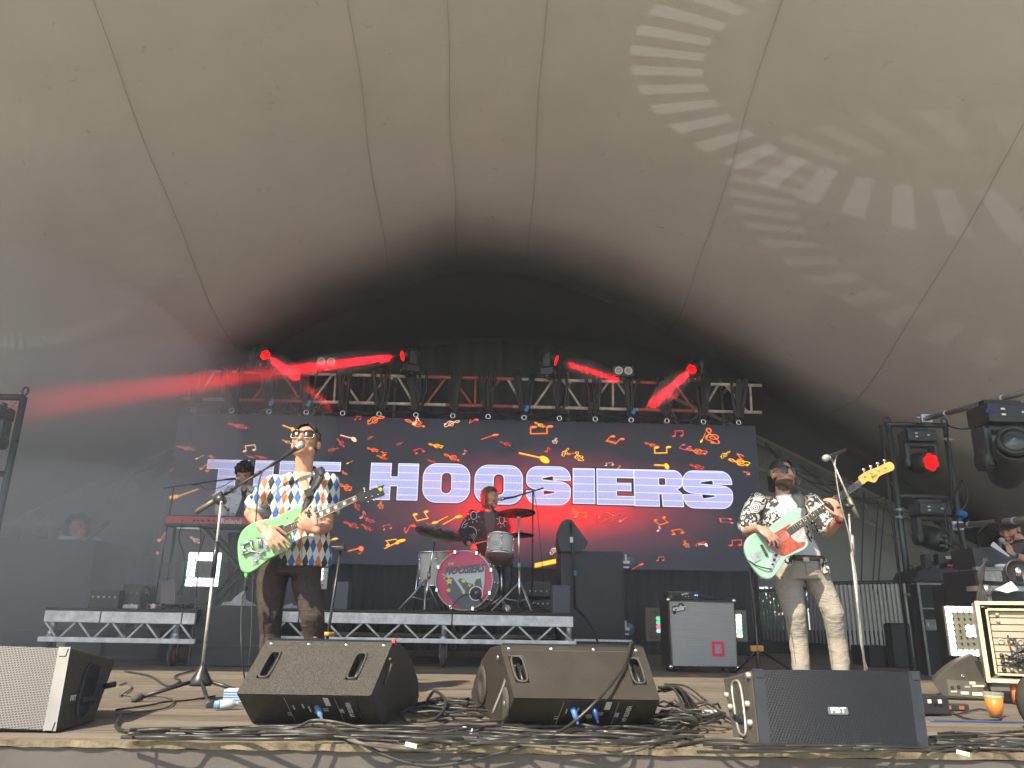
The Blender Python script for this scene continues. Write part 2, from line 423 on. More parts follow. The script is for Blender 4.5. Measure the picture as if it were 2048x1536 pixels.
def glyph(ch, w, h):
    b = h*.225; s = w*.415
    if ch == 'T': return [[(0, h), (w, h), (w, h-b), (w*.5+s*.5, h-b), (w*.5+s*.5, 0), (w*.5-s*.5, 0), (w*.5-s*.5, h-b), (0, h-b)]]
    if ch == 'H': return [[(0, 0), (s, 0), (s, h*.39), (w-s, h*.39), (w-s, 0), (w, 0), (w, h), (w-s, h), (w-s, h*.62), (s, h*.62), (s, h), (0, h)]]
    if ch == 'E': return [[(0, 0), (w, 0), (w, b), (s*1.25, b), (s*1.25, h*.40), (w*.92, h*.40), (w*.92, h*.60), (s*1.25, h*.60), (s*1.25, h-b), (w, h-b), (w, h), (0, h)]]
    if ch == 'I': return [[(0, 0), (w, 0), (w, h), (0, h)]]
    if ch == 'O': return [rrect(0, -h*.02, w, h*1.02, h*.36, 9), rrect(w*.5-w*.12, h*.2, w*.5+w*.12, h*.80, w*.11, 5)[::-1]]
    if ch == 'S': return S_shape(w, h)
    if ch == 'R':
        o = [(0, 0), (0, h)]
        for k in range(9):
            a = R(90-90*k/8); o.append((w-h*.26+h*.26*math.cos(a), h-h*.24+h*.24*math.sin(a)))
        for k in range(7):
            a = R(0-80*k/6); o.append((w-h*.22+h*.20*math.cos(a), h*.62+h*.13*math.sin(a)))
        o += [(w*.90, h*.44), (w*.98, h*.34), (w, 0), (w-s, 0), (w-s-.01*w, h*.34), (s*1.2, h*.36), (s*1.2, 0)]
        return [o, rrect(s*1.2, h*.57, w*.66, h*.80, h*.06, 4)[::-1]]
SY = 12.0
SX0, SX1, SZ0, SZ1 = -5.04, 4.20, 1.24, 3.535
def screen_mat():
    m = bpy.data.materials.new('video_wall_picture'); m.use_nodes = True; t = m.node_tree; t.nodes.clear(); n = N(t)
    tc = n.node('ShaderNodeTexCoord'); sp = n.node('ShaderNodeSeparateXYZ'); n.link(tc.outputs['Object'], sp.inputs[0])
    x = n.m('DIVIDE', n.m('SUBTRACT', sp.outputs[0], .78), 3.0); z = n.m('DIVIDE', n.m('SUBTRACT', sp.outputs[2], 2.20), .92)
    no = n.node('ShaderNodeTexNoise'); no.inputs['Scale'].default_value = 1.1; no.inputs['Detail'].default_value = 3; n.link(tc.outputs['Object'], no.inputs['Vector'])
    d = n.m('SQRT', n.m('ADD', n.m('MULTIPLY', x, x), n.m('MULTIPLY', z, z)))
    d = n.m('ADD', d, n.m('MULTIPLY', n.m('SUBTRACT', no.outputs[0], .5), .5))
    r = n.node('ShaderNodeValToRGB'); e = r.color_ramp.elements
    e[0].position = 0; e[0].color = (.62, .013, .012, 1); e[1].position = 1; e[1].color = (.0075, .008, .013, 1)
    for p, c in ((.30, (.50, .010, .012)), (.46, (.26, .014, .022)), (.66, (.075, .014, .026))):
        q = e.new(p); q.color = (*c, 1)
    n.link(d, r.inputs[0])
    em = n.node('ShaderNodeEmission'); n.link(r.outputs[0], em.inputs[0]); em.inputs[1].default_value = .9
    b = n.node('ShaderNodeBsdfPrincipled'); b.inputs['Base Color'].default_value = (.016, .016, .02, 1); b.inputs['Roughness'].default_value = .55
    add = n.node('ShaderNodeAddShader'); n.link(em.outputs[0], add.inputs[0]); n.link(b.outputs[0], add.inputs[1])
    o = n.node('ShaderNodeOutputMaterial'); n.link(add.outputs[0], o.inputs[0]); return m
def letter_mat():
    m = bpy.data.materials.new('lavender_scan_lines'); m.use_nodes = True; t = m.node_tree; t.nodes.clear(); n = N(t)
    tc = n.node('ShaderNodeTexCoord'); sp = n.node('ShaderNodeSeparateXYZ'); n.link(tc.outputs['Object'], sp.inputs[0])
    ph = n.m('FRACT', n.m('MULTIPLY', n.m('ADD', sp.outputs[2], n.m('MULTIPLY', n.m('SINE', n.m('MULTIPLY', sp.outputs[0], 2.)), .004)), 8.6))
    l = n.m('LESS_THAN', ph, .13)
    c = n.mix(l, (.27, .27, .46), (.45, .45, .50))
    em = n.node('ShaderNodeEmission'); n.link(c, em.inputs[0]); em.inputs[1].default_value = .95
    o = n.node('ShaderNodeOutputMaterial'); n.link(em.outputs[0], o.inputs[0]); return m
scr = thing('video_wall', 'wide video wall showing the band name over red glow and floating music notes', 'video wall', ((SX0+SX1)/2, SY, SZ0))
mb = MB(); mb.box(((SX0+SX1)/2, SY+.10, (SZ0+SZ1)/2), (SX1-SX0, .18, SZ1-SZ0)); mb.build('cabinet', M['black'], scr)
mb = MB(); mb.add([(SX0, SY, SZ0), (SX1, SY, SZ0), (SX1, SY, SZ1), (SX0, SY, SZ1)], [(0, 1, 2, 3)])
spn = MB(); spn.add([(SX0, SY, SZ0), (SX1, SY, SZ0), (SX1, SY, SZ1), (SX0, SY, SZ1)], [(0, 1, 2, 3)])
# the picture panel keeps world coordinates so its pattern sits behind the writing
pan = MB(); pan.add([(SX0, SY, SZ0), (SX1, SY, SZ0), (SX1, SY, SZ1), (SX0, SY, SZ1)], [(0, 1, 2, 3)])
po = pan.build('display_panel', screen_mat()); po.parent = scr; po.matrix_parent_inverse = Matrix.Translation(-scr.location)
M['lav'] = letter_mat(); M['ledge'] = emat('white_letter_edge', (.48, .48, .53), 1.); 
M['lout'] = mat('dark_letter_border', (.035, .037, .045), .6)
LET = [('T', 408, 498, 922, 992), ('H', 505, 597, 924, 994), ('E', 604, 681, 926, 996), ('H', 739, 837, 929, 998), ('O', 845, 940, 931, 1002), ('O', 949, 1045, 934, 1005),
       ('S', 1053, 1140, 935, 1008), ('I', 1147, 1188, 938.5, 1006), ('E', 1195, 1266, 940, 1008), ('R', 1270, 1363, 942, 1011), ('S', 1368, 1461, 944, 1015)]
for ch, x0, x1, y0, y1 in LET:
    a = P(x0, y1, SY); b = P(x1, y0, SY); c1 = glyph(ch, b.x-a.x, b.z-a.z)
    O = V(a.x, SY-.004, a.z)
    mb = MB(); plate(mb, c1, O, (1, 0, 0), (0, 0, 1), .032, .001); pt = mb.build('letter', M['lout'], scr, fix=False)
    mb = MB(); plate(mb, c1, O+V(0, -.005, 0), (1, 0, 0), (0, 0, 1), .011, .001); mb.build('letter_edge', M['ledge'], pt, fix=False)
    mb = MB(); plate(mb, c1, O+V(0, -.010, 0), (1, 0, 0), (0, 0, 1), -.001, .001); lo = mb.build('letter_face', M['lav'], pt, fix=False)
# music notes on the picture
NC = {'r': emat('note_red', (.62, .07, .04), .9), 'o': emat('note_orange', (.78, .17, .04), .9), 'y': emat('note_yellow', (.85, .42, .03), 1.0), 'p': emat('note_pink', (.55, .12, .13), .9), 'w': emat('note_pale', (.85, .45, .32), .9)}
HC = {'r': emat('note_glow_red', (.10, .010, .010), 1.), 'o': emat('note_glow_orange', (.20, .02, .008), 1.), 'y': emat('note_glow_yellow', (.30, .05, .006), 1.), 'p': emat('note_glow_pink', (.085, .014, .018), 1.), 'w': emat('note_glow_pale', (.10, .03, .02), 1.)}
def ribbon(pts, wd):
    "closed outline of a stroke"
    pts = [Vector((p[0], p[1])) for p in pts]; L, Rr = [], []
    for i, p in enumerate(pts):
        t = (pts[min(i+1, len(pts)-1)]-pts[max(i-1, 0)])
        t = t.normalized() if t.length > 1e-9 else Vector((1, 0)); nn = Vector((-t.y, t.x))*wd*.5
        L.append(p+nn); Rr.append(p-nn)
    return [tuple(q) for q in L+Rr[::-1]]
def ell(cx, cy, a, b, th=.4, n=12):
    return [(cx+a*math.cos(k*2*math.pi/n)*math.cos(th)-b*math.sin(k*2*math.pi/n)*math.sin(th), cy+a*math.cos(k*2*math.pi/n)*math.sin(th)+b*math.sin(k*2*math.pi/n)*math.cos(th)) for k in range(n)]
def note_shapes(kind):
    if kind == 'b': return [[(-.5, -.45), (.5, .1), (.5, .5), (-.5, -.05)]]
    if kind == 's': return [ell(-.28, -.38, .20, .14), ribbon([(-.1, -.35), (-.1, .5)], .07), ribbon([(-.1, .5), (.12, .22), (.18, -.02)], .08)]
    if kind == 'q': return [ell(-.36, -.1, .20, .11, .1), ribbon([(-.2, -.08), (.6, .2)], .04)]
    if kind == 'd': return [ell(-.42, -.40, .17, .12), ell(.36, -.30, .17, .12), ribbon([(-.28, -.38), (-.28, .42)], .045), ribbon([(.50, -.28), (.50, .5)], .045), ribbon([(-.31, .40), (.53, .48)], .09)]
    pts = []
    for k in range(26):
        a = k*.42; r = .05+.011*k
        pts.append((-.02+r*math.cos(a), -.12+r*math.sin(a)))
    c = ribbon(pts, .04)
    st = spline([V(-.18, -.55, 0), V(-.04, -.66, 0), V(.07, -.52, 0), V(.0, .1, 0), V(-.06, .45, 0), V(.07, .66, 0), V(.12, .45, 0), V(-.1, .15, 0), V(-.3, -.1, 0)], 4)
    return [c, ribbon([(p.x, p.y) for p in st], .045), ell(-.2, -.52, .08, .08)]
NOTES = [  # x, y, kind, width px, height px, rotation, colour
 (478,852,'c',52,12,70,'r'),(374,897,'c',46,10,75,'p'),(578,858,'q',30,18,150,'y'),(500,897,'d',30,18,10,'w'),(502,914,'c',22,7,70,'p'),(523,915,'c',28,8,75,'r'),(412,936,'d',28,18,-30,'o'),
 (400,915,'q',18,10,20,'y'),(424,918,'s',14,14,50,'o'),(368,988,'q',62,24,12,'y'),(324,1074,'s',16,22,-30,'o'),(323,1105,'q',22,8,-5,'o'),(392,1080,'c',26,14,60,'w'),(345,940,'s',9,8,0,'p'),
 (716,837,'d',16,10,0,'r'),(752,841,'c',38,20,-60,'o'),(832,847,'c',52,18,75,'o'),(832,842,'s',16,22,0,'w'),(904,848,'c',36,16,-60,'w'),(697,877,'q',38,16,150,'w'),(683,886,'c',22,20,60,'r'),
 (668,900,'c',24,9,-60,'r'),(742,876,'c',14,9,-50,'r'),(575,884,'c',24,9,70,'y'),(800,888,'c',16,8,-40,'r'),(872,892,'c',34,10,80,'y'),(746,900,'c',26,10,80,'o'),(768,908,'s',16,10,30,'o'),(838,903,'d',28,14,30,'r'),
 (930,905,'s',12,12,10,'p'),(905,915,'c',40,16,70,'o'),(865,923,'c',24,8,60,'r'),(765,915,'c',26,9,60,'o'),(700,925,'q',14,8,20,'y'),(690,946,'c',14,10,30,'o'),(692,975,'c',28,16,80,'o'),
 (715,1012,'c',20,20,40,'r'),(762,1010,'c',14,18,10,'o'),(842,1032,'d',36,24,-160,'y'),(705,1050,'c',40,14,60,'r'),(735,1055,'c',28,14,50,'r'),(790,1088,'q',46,22,-150,'y'),(785,1085,'d',30,16,20,'y'),
 (660,1082,'q',34,14,-160,'y'),(668,1098,'d',24,12,0,'y'),(712,1098,'q',34,12,170,'o'),(722,1105,'s',10,8,0,'r'),(656,1115,'c',18,16,-50,'w'),(740,1040,'c',24,12,30,'r'),(820,1058,'s',26,20,160,'r'),
 (880,1040,'q',36,18,30,'y'),(905,1040,'q',44,22,-150,'y'),(935,1035,'c',20,14,0,'r'),(775,1055,'d',22,14,20,'r'),(860,1050,'c',20,12,60,'r'),(726,1030,'s',14,18,0,'p'),
 (1083,860,'d',54,22,180,'o'),(1080,850,'c',26,12,60,'y'),(948,843,'s',22,12,140,'r'),(980,874,'q',40,14,-160,'o'),(1012,888,'c',28,10,70,'r'),(1110,882,'c',14,14,0,'w'),(1130,905,'c',18,20,-20,'y'),(1158,913,'c',22,22,20,'y'),
 (1145,907,'q',28,8,0,'o'),(1068,916,'q',70,24,150,'y'),(1095,900,'s',14,12,0,'r'),(1230,880,'d',44,20,150,'o'),(1226,884,'c',24,8,60,'o'),(1355,868,'d',26,16,0,'r'),(1424,872,'c',34,38,20,'o'),(1405,876,'q',14,24,40,'y'),
 (1325,900,'d',40,18,180,'y'),(1303,890,'c',32,10,70,'o'),(1370,895,'d',30,14,150,'p'),(1393,903,'c',50,14,80,'o'),(1450,910,'c',24,18,-40,'y'),(1478,925,'c',50,16,80,'y'),(1480,915,'s',18,18,20,'o'),(1323,933,'q',34,14,160,'y'),
 (1393,934,'c',34,12,80,'r'),(1218,929,'d',22,8,10,'w'),(1238,934,'s',10,8,0,'o'),(1492,947,'s',18,8,40,'o'),(1150,1023,'c',16,14,20,'o'),(1160,1030,'d',30,14,0,'o'),(1220,1035,'c',60,24,-70,'r'),(1245,1040,'q',18,12,0,'o'),
 (1322,1042,'d',34,20,-150,'o'),(1317,1058,'s',10,12,0,'w'),(1355,1064,'d',30,14,20,'o'),(1372,1088,'c',14,16,20,'o'),(1400,1088,'c',24,12,-40,'r'),(1452,1042,'d',32,12,90,'p'),(1470,1086,'d',30,15,0,'r'),(1094,1126,'b',54,21,0,'y'),
 (1108,1100,'c',20,22,-30,'w'),(1275,1133,'q',26,14,-160,'r'),(1320,1118,'d',18,10,0,'r'),(1405,1090,'q',22,8,160,'w')]
NOTES = NOTES[:100]
rn = random.Random(8); used = 0
for i, (nx_, ny_, k, wpx, hpx, rot, c) in enumerate(NOTES):
    ctr = P(nx_, ny_, SY); sx = wpx/1538*12*.88; sz = hpx/1538*12*.88
    th = R(rot); ca, sa = math.cos(th), math.sin(th)
    shp = []
    for co_ in note_shapes(k):
        rotd = [(x*ca-y*sa, x*sa+y*ca) for x, y in co_]; shp.append(rotd)
    xs_ = [p[0] for s_ in shp for p in s_]; ys_ = [p[1] for s_ in shp for p in s_]
    wx, wy = max(xs_)-min(xs_), max(ys_)-min(ys_); mx, my = (max(xs_)+min(xs_))/2, (max(ys_)+min(ys_))/2
    mb = MB(); lay = .0125+.0012*(i % 5)
    for j, s_ in enumerate(shp):
        q = [((x-mx)/wx*sx, (y-my)/wy*sz) for x, y in s_]
        mb.cur = 0
        try: plate(mb, [q], (ctr.x, SY-lay-.007-.0004*j, ctr.z), (1, 0, 0), (0, 0, 1), .0, .0002)
        except Exception: pass
        if wpx > 24:
            mb.cur = 1
            try: plate(mb, [q], (ctr.x, SY-.0022-.0003*j, ctr.z), (1, 0, 0), (0, 0, 1), .008, .0001)
            except Exception: pass
    mb.build('music_note', [NC[c], HC[c]], scr, fix=False)

# black skirt under the wall
def curtain(name, x0, x1, Y, z0, z1, m, label, amp=.03, wl=.17, cat='curtain'):
    mb = MB(); n_ = int((x1-x0)/.03); rr = random.Random(int(x0*10)); ph = 0; pts = []
    for i in range(n_+1):
        ph += .03/wl*2*math.pi*rr.uniform(.7, 1.3); pts.append((x0+(x1-x0)*i/n_, Y+amp*math.sin(ph)))
    rows = 6
    vs = [(p[0], Y+(p[1]-Y)*(.5+.5*j/rows), z1+(z0-z1)*j/rows) for j in range(rows+1) for p in pts]
    mb.add(vs, [(j*(n_+1)+i, j*(n_+1)+i+1, (j+1)*(n_+1)+i+1, (j+1)*(n_+1)+i) for j in range(rows) for i in range(n_)], True)
    return tag(mb.build(name, m, fix=False), label, cat)
curtain('stage_curtain', -6.6, 4.18, 12.35, .0, 1.3, M['drape'], 'black cloth skirt hanging below the video wall to the floor')
curtain('stage_curtain', -5.6, 4.9, 14.7, 1.0, 5.9, M['drape'], 'tall black drape hanging behind the video wall and truss', .05, .3)
curtain('stage_curtain', -12, -5.7, 14.2, .0, 1.9, mat('grey_drape_cloth', (.05, .052, .055), .9, var=.3, vscale=2), 'dark grey drape in the smoke behind the left riser', .04, .2)

# ------------------------------------------------------------------ ladder truss over the wall
TY = 11.6
truss = thing('lighting_truss', 'long silver ladder truss over the video wall with bays tinted for red beam light', 'truss', (-.4, TY, 3.65))
def lad(px): return P(px, 741+(px-365)*(30/1157.), TY), P(px, 797+(px-360)*(28/1162.), TY)
M['trp'] = mat('scuffed_truss_tube', (.66, .62, .55), .5, .15, var=.5, vscale=9, col2=(.36, .31, .25))
M['trr'] = mat('red_lit_tube', (.48, .06, .05), .5, .1, col2=(.32, .12, .09), vscale=9)  # red light of the beams put into the tube colour
for nm, f_ in (('top_chord', 0), ('bottom_chord', 1)):
    mb = MB(); a, b = lad(366)[f_], lad(1523)[f_]; n_ = 60
    for i in range(n_):
        p, q = a.lerp(b, i/n_), a.lerp(b, (i+1)/n_); X = 366+1157*(i+.5)/n_
        mb.cur = 1 if (475 < X < 620) or (845 < X < 1035 and f_ == 0) or (880 < X < 1015 and f_ == 1) or (1265 < X < 1385) else 0
        mb.tube([p, q], .026, 8)
    mb.build(nm, [M['trp'], M['trr']], truss)
braces = [(385, 378, 0), (430, 393, 0), (450, 478, 1), (548, 505, 1), (565, 602, 1), (665, 625, 0), (672, 668, 0), (680, 718, 0), (775, 733, 0), (795, 828, 0), (893, 852, 1), (905, 945, 1), (951, 950, 1), (1000, 960, 1), (1015, 1048, 0), (1106, 1068, 0), (1126, 1163, 0), (1218, 1178, 0), (1226, 1226, 0), (1234, 1270, 0), (1322, 1290, 1), (1350, 1388, 1), (1437, 1405, 0), (1450, 1495, 0), (1500, 1503, 0)]
for x0, x1, c in braces:
    mb = MB(); mb.bar(lad(x0)[0], lad(x1)[1], .019, 7); mb.build('brace', M['trr'] if c else M['trp'], truss)

# cable bundles on the truss, each with its ring
bx = [398, 473, 547, 621, 693, 765, 838, 911, 981, 1052, 1122, 1193, 1264, 1335, 1407, 1477]
rb = random.Random(5)
for i, x in enumerate(bx):
    t_, b_ = lad(x-4); xl = 'leftmost' if i == 0 else ''
    nth = ['first', 'second', 'third', 'fourth', 'fifth', 'sixth', 'seventh', 'eighth'][i if i < 8 else 15-i]
    tagc = {2: ' with a blue tag', 3: ' with a blue tag', 9: ' with a blue tag', 12: ' with a blue tag'}.get(i, '')
    root = thing('cable_bundle', 'black cable loop hanging on the truss%s, %s from the %s end' % (tagc, nth, 'left' if i < 8 else 'right'), 'cable bundle', b_, 'cable bundles strapped round the truss')
    mb = MB()
    for k in range(7):
        dx = rb.uniform(-.16, .16); w2 = rb.uniform(.5, 1)
        top = t_+V(dx, -.05-rb.uniform(0, .03), .045); bot = b_+V(dx*w2*.5, -.06, -.07-rb.uniform(0, .05))
        pts = spline([top+V(0, .1, 0), top, top.lerp(bot, .5)+V(rb.uniform(-.05, .05), -.02, 0), bot, bot+V(.03*(-1)**k, .06, .02)], 4)
        mb.tube(pts, rb.uniform(.018, .030), 6)
    mb.ball(b_+V(0, -.06, -.07), (.07, .05, .05), 8, 6)
    mb.build('cable_coil', M['rubber'], root)
    mb = MB(); c = b_+V(.0, -.07, -.19); mb.tube([c+V(.035*math.cos(a*math.pi/6), 0, .035*math.sin(a*math.pi/6)) for a in range(12)], .0085, 6, closed=True)
    mb.build('ring', M['chrome'], root)
    mb = MB(); mb.bar(b_+V(0, -.06, -.1), c+V(0, 0, .035), .012, 6); mb.build('hook', M['blackm'], root)
    if tagc:
        mb = MB(); mb.box(b_+V(.04, -.12, -.06), (.05, .01, .10), Matrix.Rotation(R(20), 3, 'Y')); mb.build('blue_tag', M['bluet'], root)
# loose cables sagging behind the bundles
mb = MB()
for i in range(15):
    a = lad(bx[i])[1]+V(0, .1, -.05); b = lad(bx[i+1])[1]+V(0, .1, -.05)
    for k in range(2): mb.tube(arc(a, b, rb.uniform(.02, .12)), .009, 5)
tag(mb.build('hanging_cables', M['rubber']), 'black loose cables sagging along the underside of the truss', 'cables')
# scaffold uprights that carry the truss
for j, (x, y0, y1, lb) in enumerate(((452, 715, 850, 'grey scaffold pole behind the left end of the truss'), (792, 755, 845, 'grey scaffold pole behind the truss under the second beam light'), (1135, 745, 850, 'grey scaffold pole behind the truss beside the third beam light'), (1441, 745, 850, 'grey scaffold pole behind the right end of the truss'))):
    a = P(x, y0, 12.5); mb = MB(); mb.tube([(a.x, 12.5, .0), (a.x, 12.5, a.z)], .026, 8); mb.box((a.x, 12.5, .01), (.15, .15, .012)); mb.bar((a.x, 12.5, 4.2), (a.x, 12.0, 4.2), .024)
    tag(mb.build('scaffold_pole', M['steel']), lb, 'scaffold pole')

# ------------------------------------------------------------------ moving heads and blinders
M['lens_red'] = emat('lit_red_lens', (1., .004, .006), 1.1)
M['lens_off'] = mat('dark_lens', (.03, .04, .045), .12, .2, spec=.8)
M['hous'] = mat('fixture_housing', (.020, .021, .023), .42, var=.25, vscale=20)
def flower(c, ax, r, mb, n=7, depth=.012):
    ax = Vector(ax).normalized(); u = ax.orthogonal().normalized(); w_ = ax.cross(u)
    mb.lathe(c, ax, [(0, r*.45), (depth, r*.42), (depth*1.1, 0)], 12)
    for k in range(n-1):
        a = 2*math.pi*k/(n-1); p = Vector(c)+(u*math.cos(a)+w_*math.sin(a))*r*.62
        mb.lathe(p, ax, [(0, r*.38), (depth, r*.35), (depth*1.1, 0)], 12)
def projpx(v):
    q = CM.transposed() @ (Vector(v)-V(0, 0, H)); return 1024+F*q.x/-q.z, 768-F*q.y/-q.z
def moving_head(base, aim, label, s=1., down=False, lit=True, big=False, yaw=0., group='small moving head lights', parked=None):
    """base: centre of the base plate; aim: unit vector of the beam"""
    o = thing('moving_head_light', label, 'stage light', base, group); B = Vector(base); sg = -1 if down else 1
    Rz = Matrix.Rotation(yaw, 3, 'Z')
    def L(x, y, z): return B+Rz @ V(x*s, y*s, z*s*sg)
    mb = MB(); mb.box(L(0, 0, .06), (.27*s, .20*s, .11*s), Rz, .018*s); mb.box(L(0, -.102, .06), (.12*s, .006, .05*s), Rz); mb.box(L(0, 0, -.012), (.2*s, .05*s, .03*s), Rz)
    bs = mb.build('base', M['hous'], o)
    for x_, z_ in ((-.06, .075), (-.06, .045), (.05, .06)): mb = MB(); mb.box(L(x_, -.105, z_), (.022*s, .004, .010*s), Rz); mb.build('marking', M['gaff'], bs)
    mb = MB(); hz_ = .30
    mb.box(L(0, 0, .135), (.26*s, .11*s, .035*s), Rz, .012*s)
    for sx in (-1, 1): mb.box(L(.13*sx, 0, .23), (.045*s, .12*s, .22*s), Rz, .018*s); mb.lathe(L(.13*sx-.024*sx, 0, hz_), Rz @ V(sx, 0, 0), [(0, .0), (0, .062*s), (.05*s, .058*s), (.052*s, 0)], 16)
    mb.build('yoke', M['hous'], o)
    C0 = L(0, 0, hz_); A = Vector(aim).normalized()
    k = 1.35 if big else 1.
    mb = MB(); mb.lathe(C0-A*.13*s*k, A, [(0, 0), (0, .06*s), (.02*s, .085*s), (.10*s*k, .098*s), (.2*s*k, .094*s), (.245*s*k, .088*s), (.25*s*k, .078*s), (.235*s*k, .074*s)], 20)
    for q in range(6):
        mb.lathe(C0-A*(.11-.016*q)*s, A, [(0, .094*s), (.006*s, .094*s)], 20)
    hd = mb.build('head', M['hous'], o)
    lc = C0+A*(.118*s if not big else .205*s)
    if big:
        mb = MB(); mb.lathe(lc, A, [(-.02, .08*s), (.0, .062*s), (.018*s, .045*s), (.028*s, .0)], 24); mb.build('lens', M['lens_off'], hd)
        mb = MB(); mb.lathe(lc, A, [(-.01, .083*s), (.012*s, .083*s), (.016*s, .066*s), (.0, .064*s)], 24); mb.build('lens_ring', M['blackm'], hd)
    else:
        mb = MB(); flower(lc, A, .080*s, mb); mb.build('lens', M['lens_red'] if lit else M['lens_off'], hd)
    return o, lc, A
def beam(name, loc, A, power, ang, blend=.75, col=(1, .004, .012), r=.05):
    l = bpy.data.lights.new(name, 'SPOT'); l.energy = power; l.spot_size = ang; l.spot_blend = blend; l.color = col; l.shadow_soft_size = r
    o = bpy.data.objects.new(name, l); COL.objects.link(o); o.location = loc; o.rotation_euler = (-Vector(A)).to_track_quat('Z', 'Y').to_euler(); return o
BP = 900
BEAMS = []
for px, py, ex, ey, eY, yaw, lb, pw, an, br in (
    (517, 742, 598, 757, 11.0, .2, 'lit red beam light standing at the left end of the truss', 13, 6, .17),
    (818, 748, 560, 742, 10.7, .3, 'lit red beam light right of the left blinder, beam aimed left', 16, 6.0, .17),
    (1097, 754, 1240, 760, 11.25, -.2, 'lit red beam light left of the right blinder, beam aimed right', 8, 5, .16),
    (1393, 770, 1300, 812, 10.75, .2, 'lit red beam light at the right end of the truss', 13, 6, .17)):
    b = P(px, py, 11.45); Lp = b+V(0, 0, .33); tgt = P(ex, ey, eY)
    A = (tgt-Lp).normalized(); yaw = math.atan2(A.x, -A.y)*.92
    o, lc, A = moving_head(b, A, lb, 1.05, yaw=yaw)
    beam('beam_lamp', lc+A*.03, A, BP*pw, R(an))
    q = projpx(lc+A*.1); BEAMS.append((q[0], q[1], 11.3, ex, ey, eY, br, .45 if pw < 20 else .22))
BEAMS.append((50, 800, 9.3, 480, 755, 10.5, .7, .10))
for px, py, lb in ((653, 738, 'twin lamp blinder standing on the left half of the truss'), (1246, 756, 'twin lamp blinder standing on the right half of the truss')):
    c = P(px, py, 11.45)+V(0, 0, .10); o = thing('blinder_light', lb, 'stage light', c-V(0, 0, .1), 'twin blinders on the truss')
    mb = MB(); mb.box(c, (.32, .12, .18), None, .012); mb.box(c+V(0, 0, -.105), (.06, .05, .05)); bo = mb.build('housing', M['hous'], o)
    for sx in (-.075, .075):
        mb = MB(); mb.lathe(c+V(sx, -.062, 0), (0, -1, 0), [(0, .062), (.012, .062), (.014, .052), (.004, .05)], 20); rg = mb.build('lamp_ring', M['white'], o)
        mb = MB(); mb.lathe(c+V(sx, -.064, 0), (0, -1, 0), [(0, .052), (.006, .045), (.012, .02), (.013, 0)], 20); mb.build('bulb', mat('frosted_lamp', (.35, .28, .26), .35), rg)

# ------------------------------------------------------------------ rear arch truss, both sides
archm = mat('dull_arch_tube', (.30, .30, .26), .5, .4, var=.3, vscale=6)
def arch(side, lb):
    pr = []
    xs_ = [3.3+i*.36 for i in range(24)]
    hi = []; lo = []
    for x in xs_:
        X = x*side; z = zroof(X, 14.5)-.28
        dz = .06*(x-3)
        hi.append(V(X, 14.45, z)); lo.append(V(X-.05*side, 14.40, z-.62))
    root = thing('arch_truss', lb, 'truss', (hi[-1].x, 14.4, 0))
    mb = MB(); mb.tube(hi, .035, 7); mb.tube([p+V(0, .35, 0) for p in hi], .03, 6); mb.build('top_chord', archm, root)
    mb = MB(); mb.tube(lo, .035, 7); mb.build('bottom_chord', archm, root)
    mb = MB()
    for i in range(0, len(hi)-2, 2): mb.bar(hi[i], lo[i+1], .018, 6); mb.bar(lo[i+1], hi[i+2], .018, 6); mb.bar(hi[i]+V(0, .35, 0), lo[i+1], .018, 6)
    mb.build('lacing', archm, root)
arch(1, 'rear arch truss sloping down behind the bass player'); arch(-1, 'rear arch truss fading into the smoke above the left riser')
mb = MB(); rc = random.Random(2)
for a_, b_, sg in (((1530, 890), (1700, 960), .35), ((1535, 895), (1790, 985), .45), ((1600, 930), (1800, 1000), .3), ((1530, 885), (1640, 955), .15)):
    mb.tube(arc(P(*a_, 14.1), P(*b_, 14.0), sg, 16), .014, 5)
tag(mb.build('sagging_cables', M['rubber']), 'black cables sagging from the rear arch truss right of the video wall', 'cables')
for x0, y0, x1, y1, lb in ((1728, 985, 1722, 1190, 'thin black rope hanging nearest the bass headstock'), (1757, 1000, 1744, 1190, 'thin black rope hanging between two other ropes'), (1771, 985, 1755, 1190, 'thin black rope hanging closest to the lighting tower')):
    mb = MB(); mb.tube(arc(P(x0, y0, 13.2), P(x1, y1, 13.2), .0, 6), .012, 5)
    tag(mb.build('hanging_rope', M['rubber']), lb, 'rope', 'ropes hanging against the rear wall')

# ------------------------------------------------------------------ slatted barrier and the trees outside
def slats(name, xa, ya0, ya1, xb, yb0, yb1, Y, n_, m, lb, wd=.055):
    root = thing(name, lb, 'barrier', P(xa, ya1, Y)); mb = MB()
    for i in range(n_):
        t = (i+.5)/n_; top = P(xa+(xb-xa)*t, ya0+(yb0-ya0)*t, Y); bt = P(xa+(xb-xa)*t+ (ya1-ya0)*.03, ya1+(yb1-ya1)*t, Y)
        mb.box(((top.x+bt.x)/2, Y, (top.z+bt.z)/2), (wd, .02, top.z-bt.z), None)
    s_ = mb.build('slats', m, root)
    mb = MB(); mb.bar(P(xa, ya0-3, Y+.02), P(xb, yb0-3, Y+.02), .03, 8); mb.bar(P(xa, ya1, Y+.02), P(xb, yb1, Y+.02), .02, 8)
    for t in (0, .5, 1): mb.bar(P(xa+(xb-xa)*t, ya0+(yb0-ya0)*t, Y+.04), PZ(xa+(xb-xa)*t, 1340, 0)*0+V(P(xa+(xb-xa)*t, ya0, Y).x, Y+.04, .0), .02, 6)
    mb.build('frame', M['blackm'], root)
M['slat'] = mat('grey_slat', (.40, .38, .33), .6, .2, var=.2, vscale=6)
M['slatd'] = mat('dark_slat', (.13, .13, .125), .6, .2, var=.2, vscale=6)
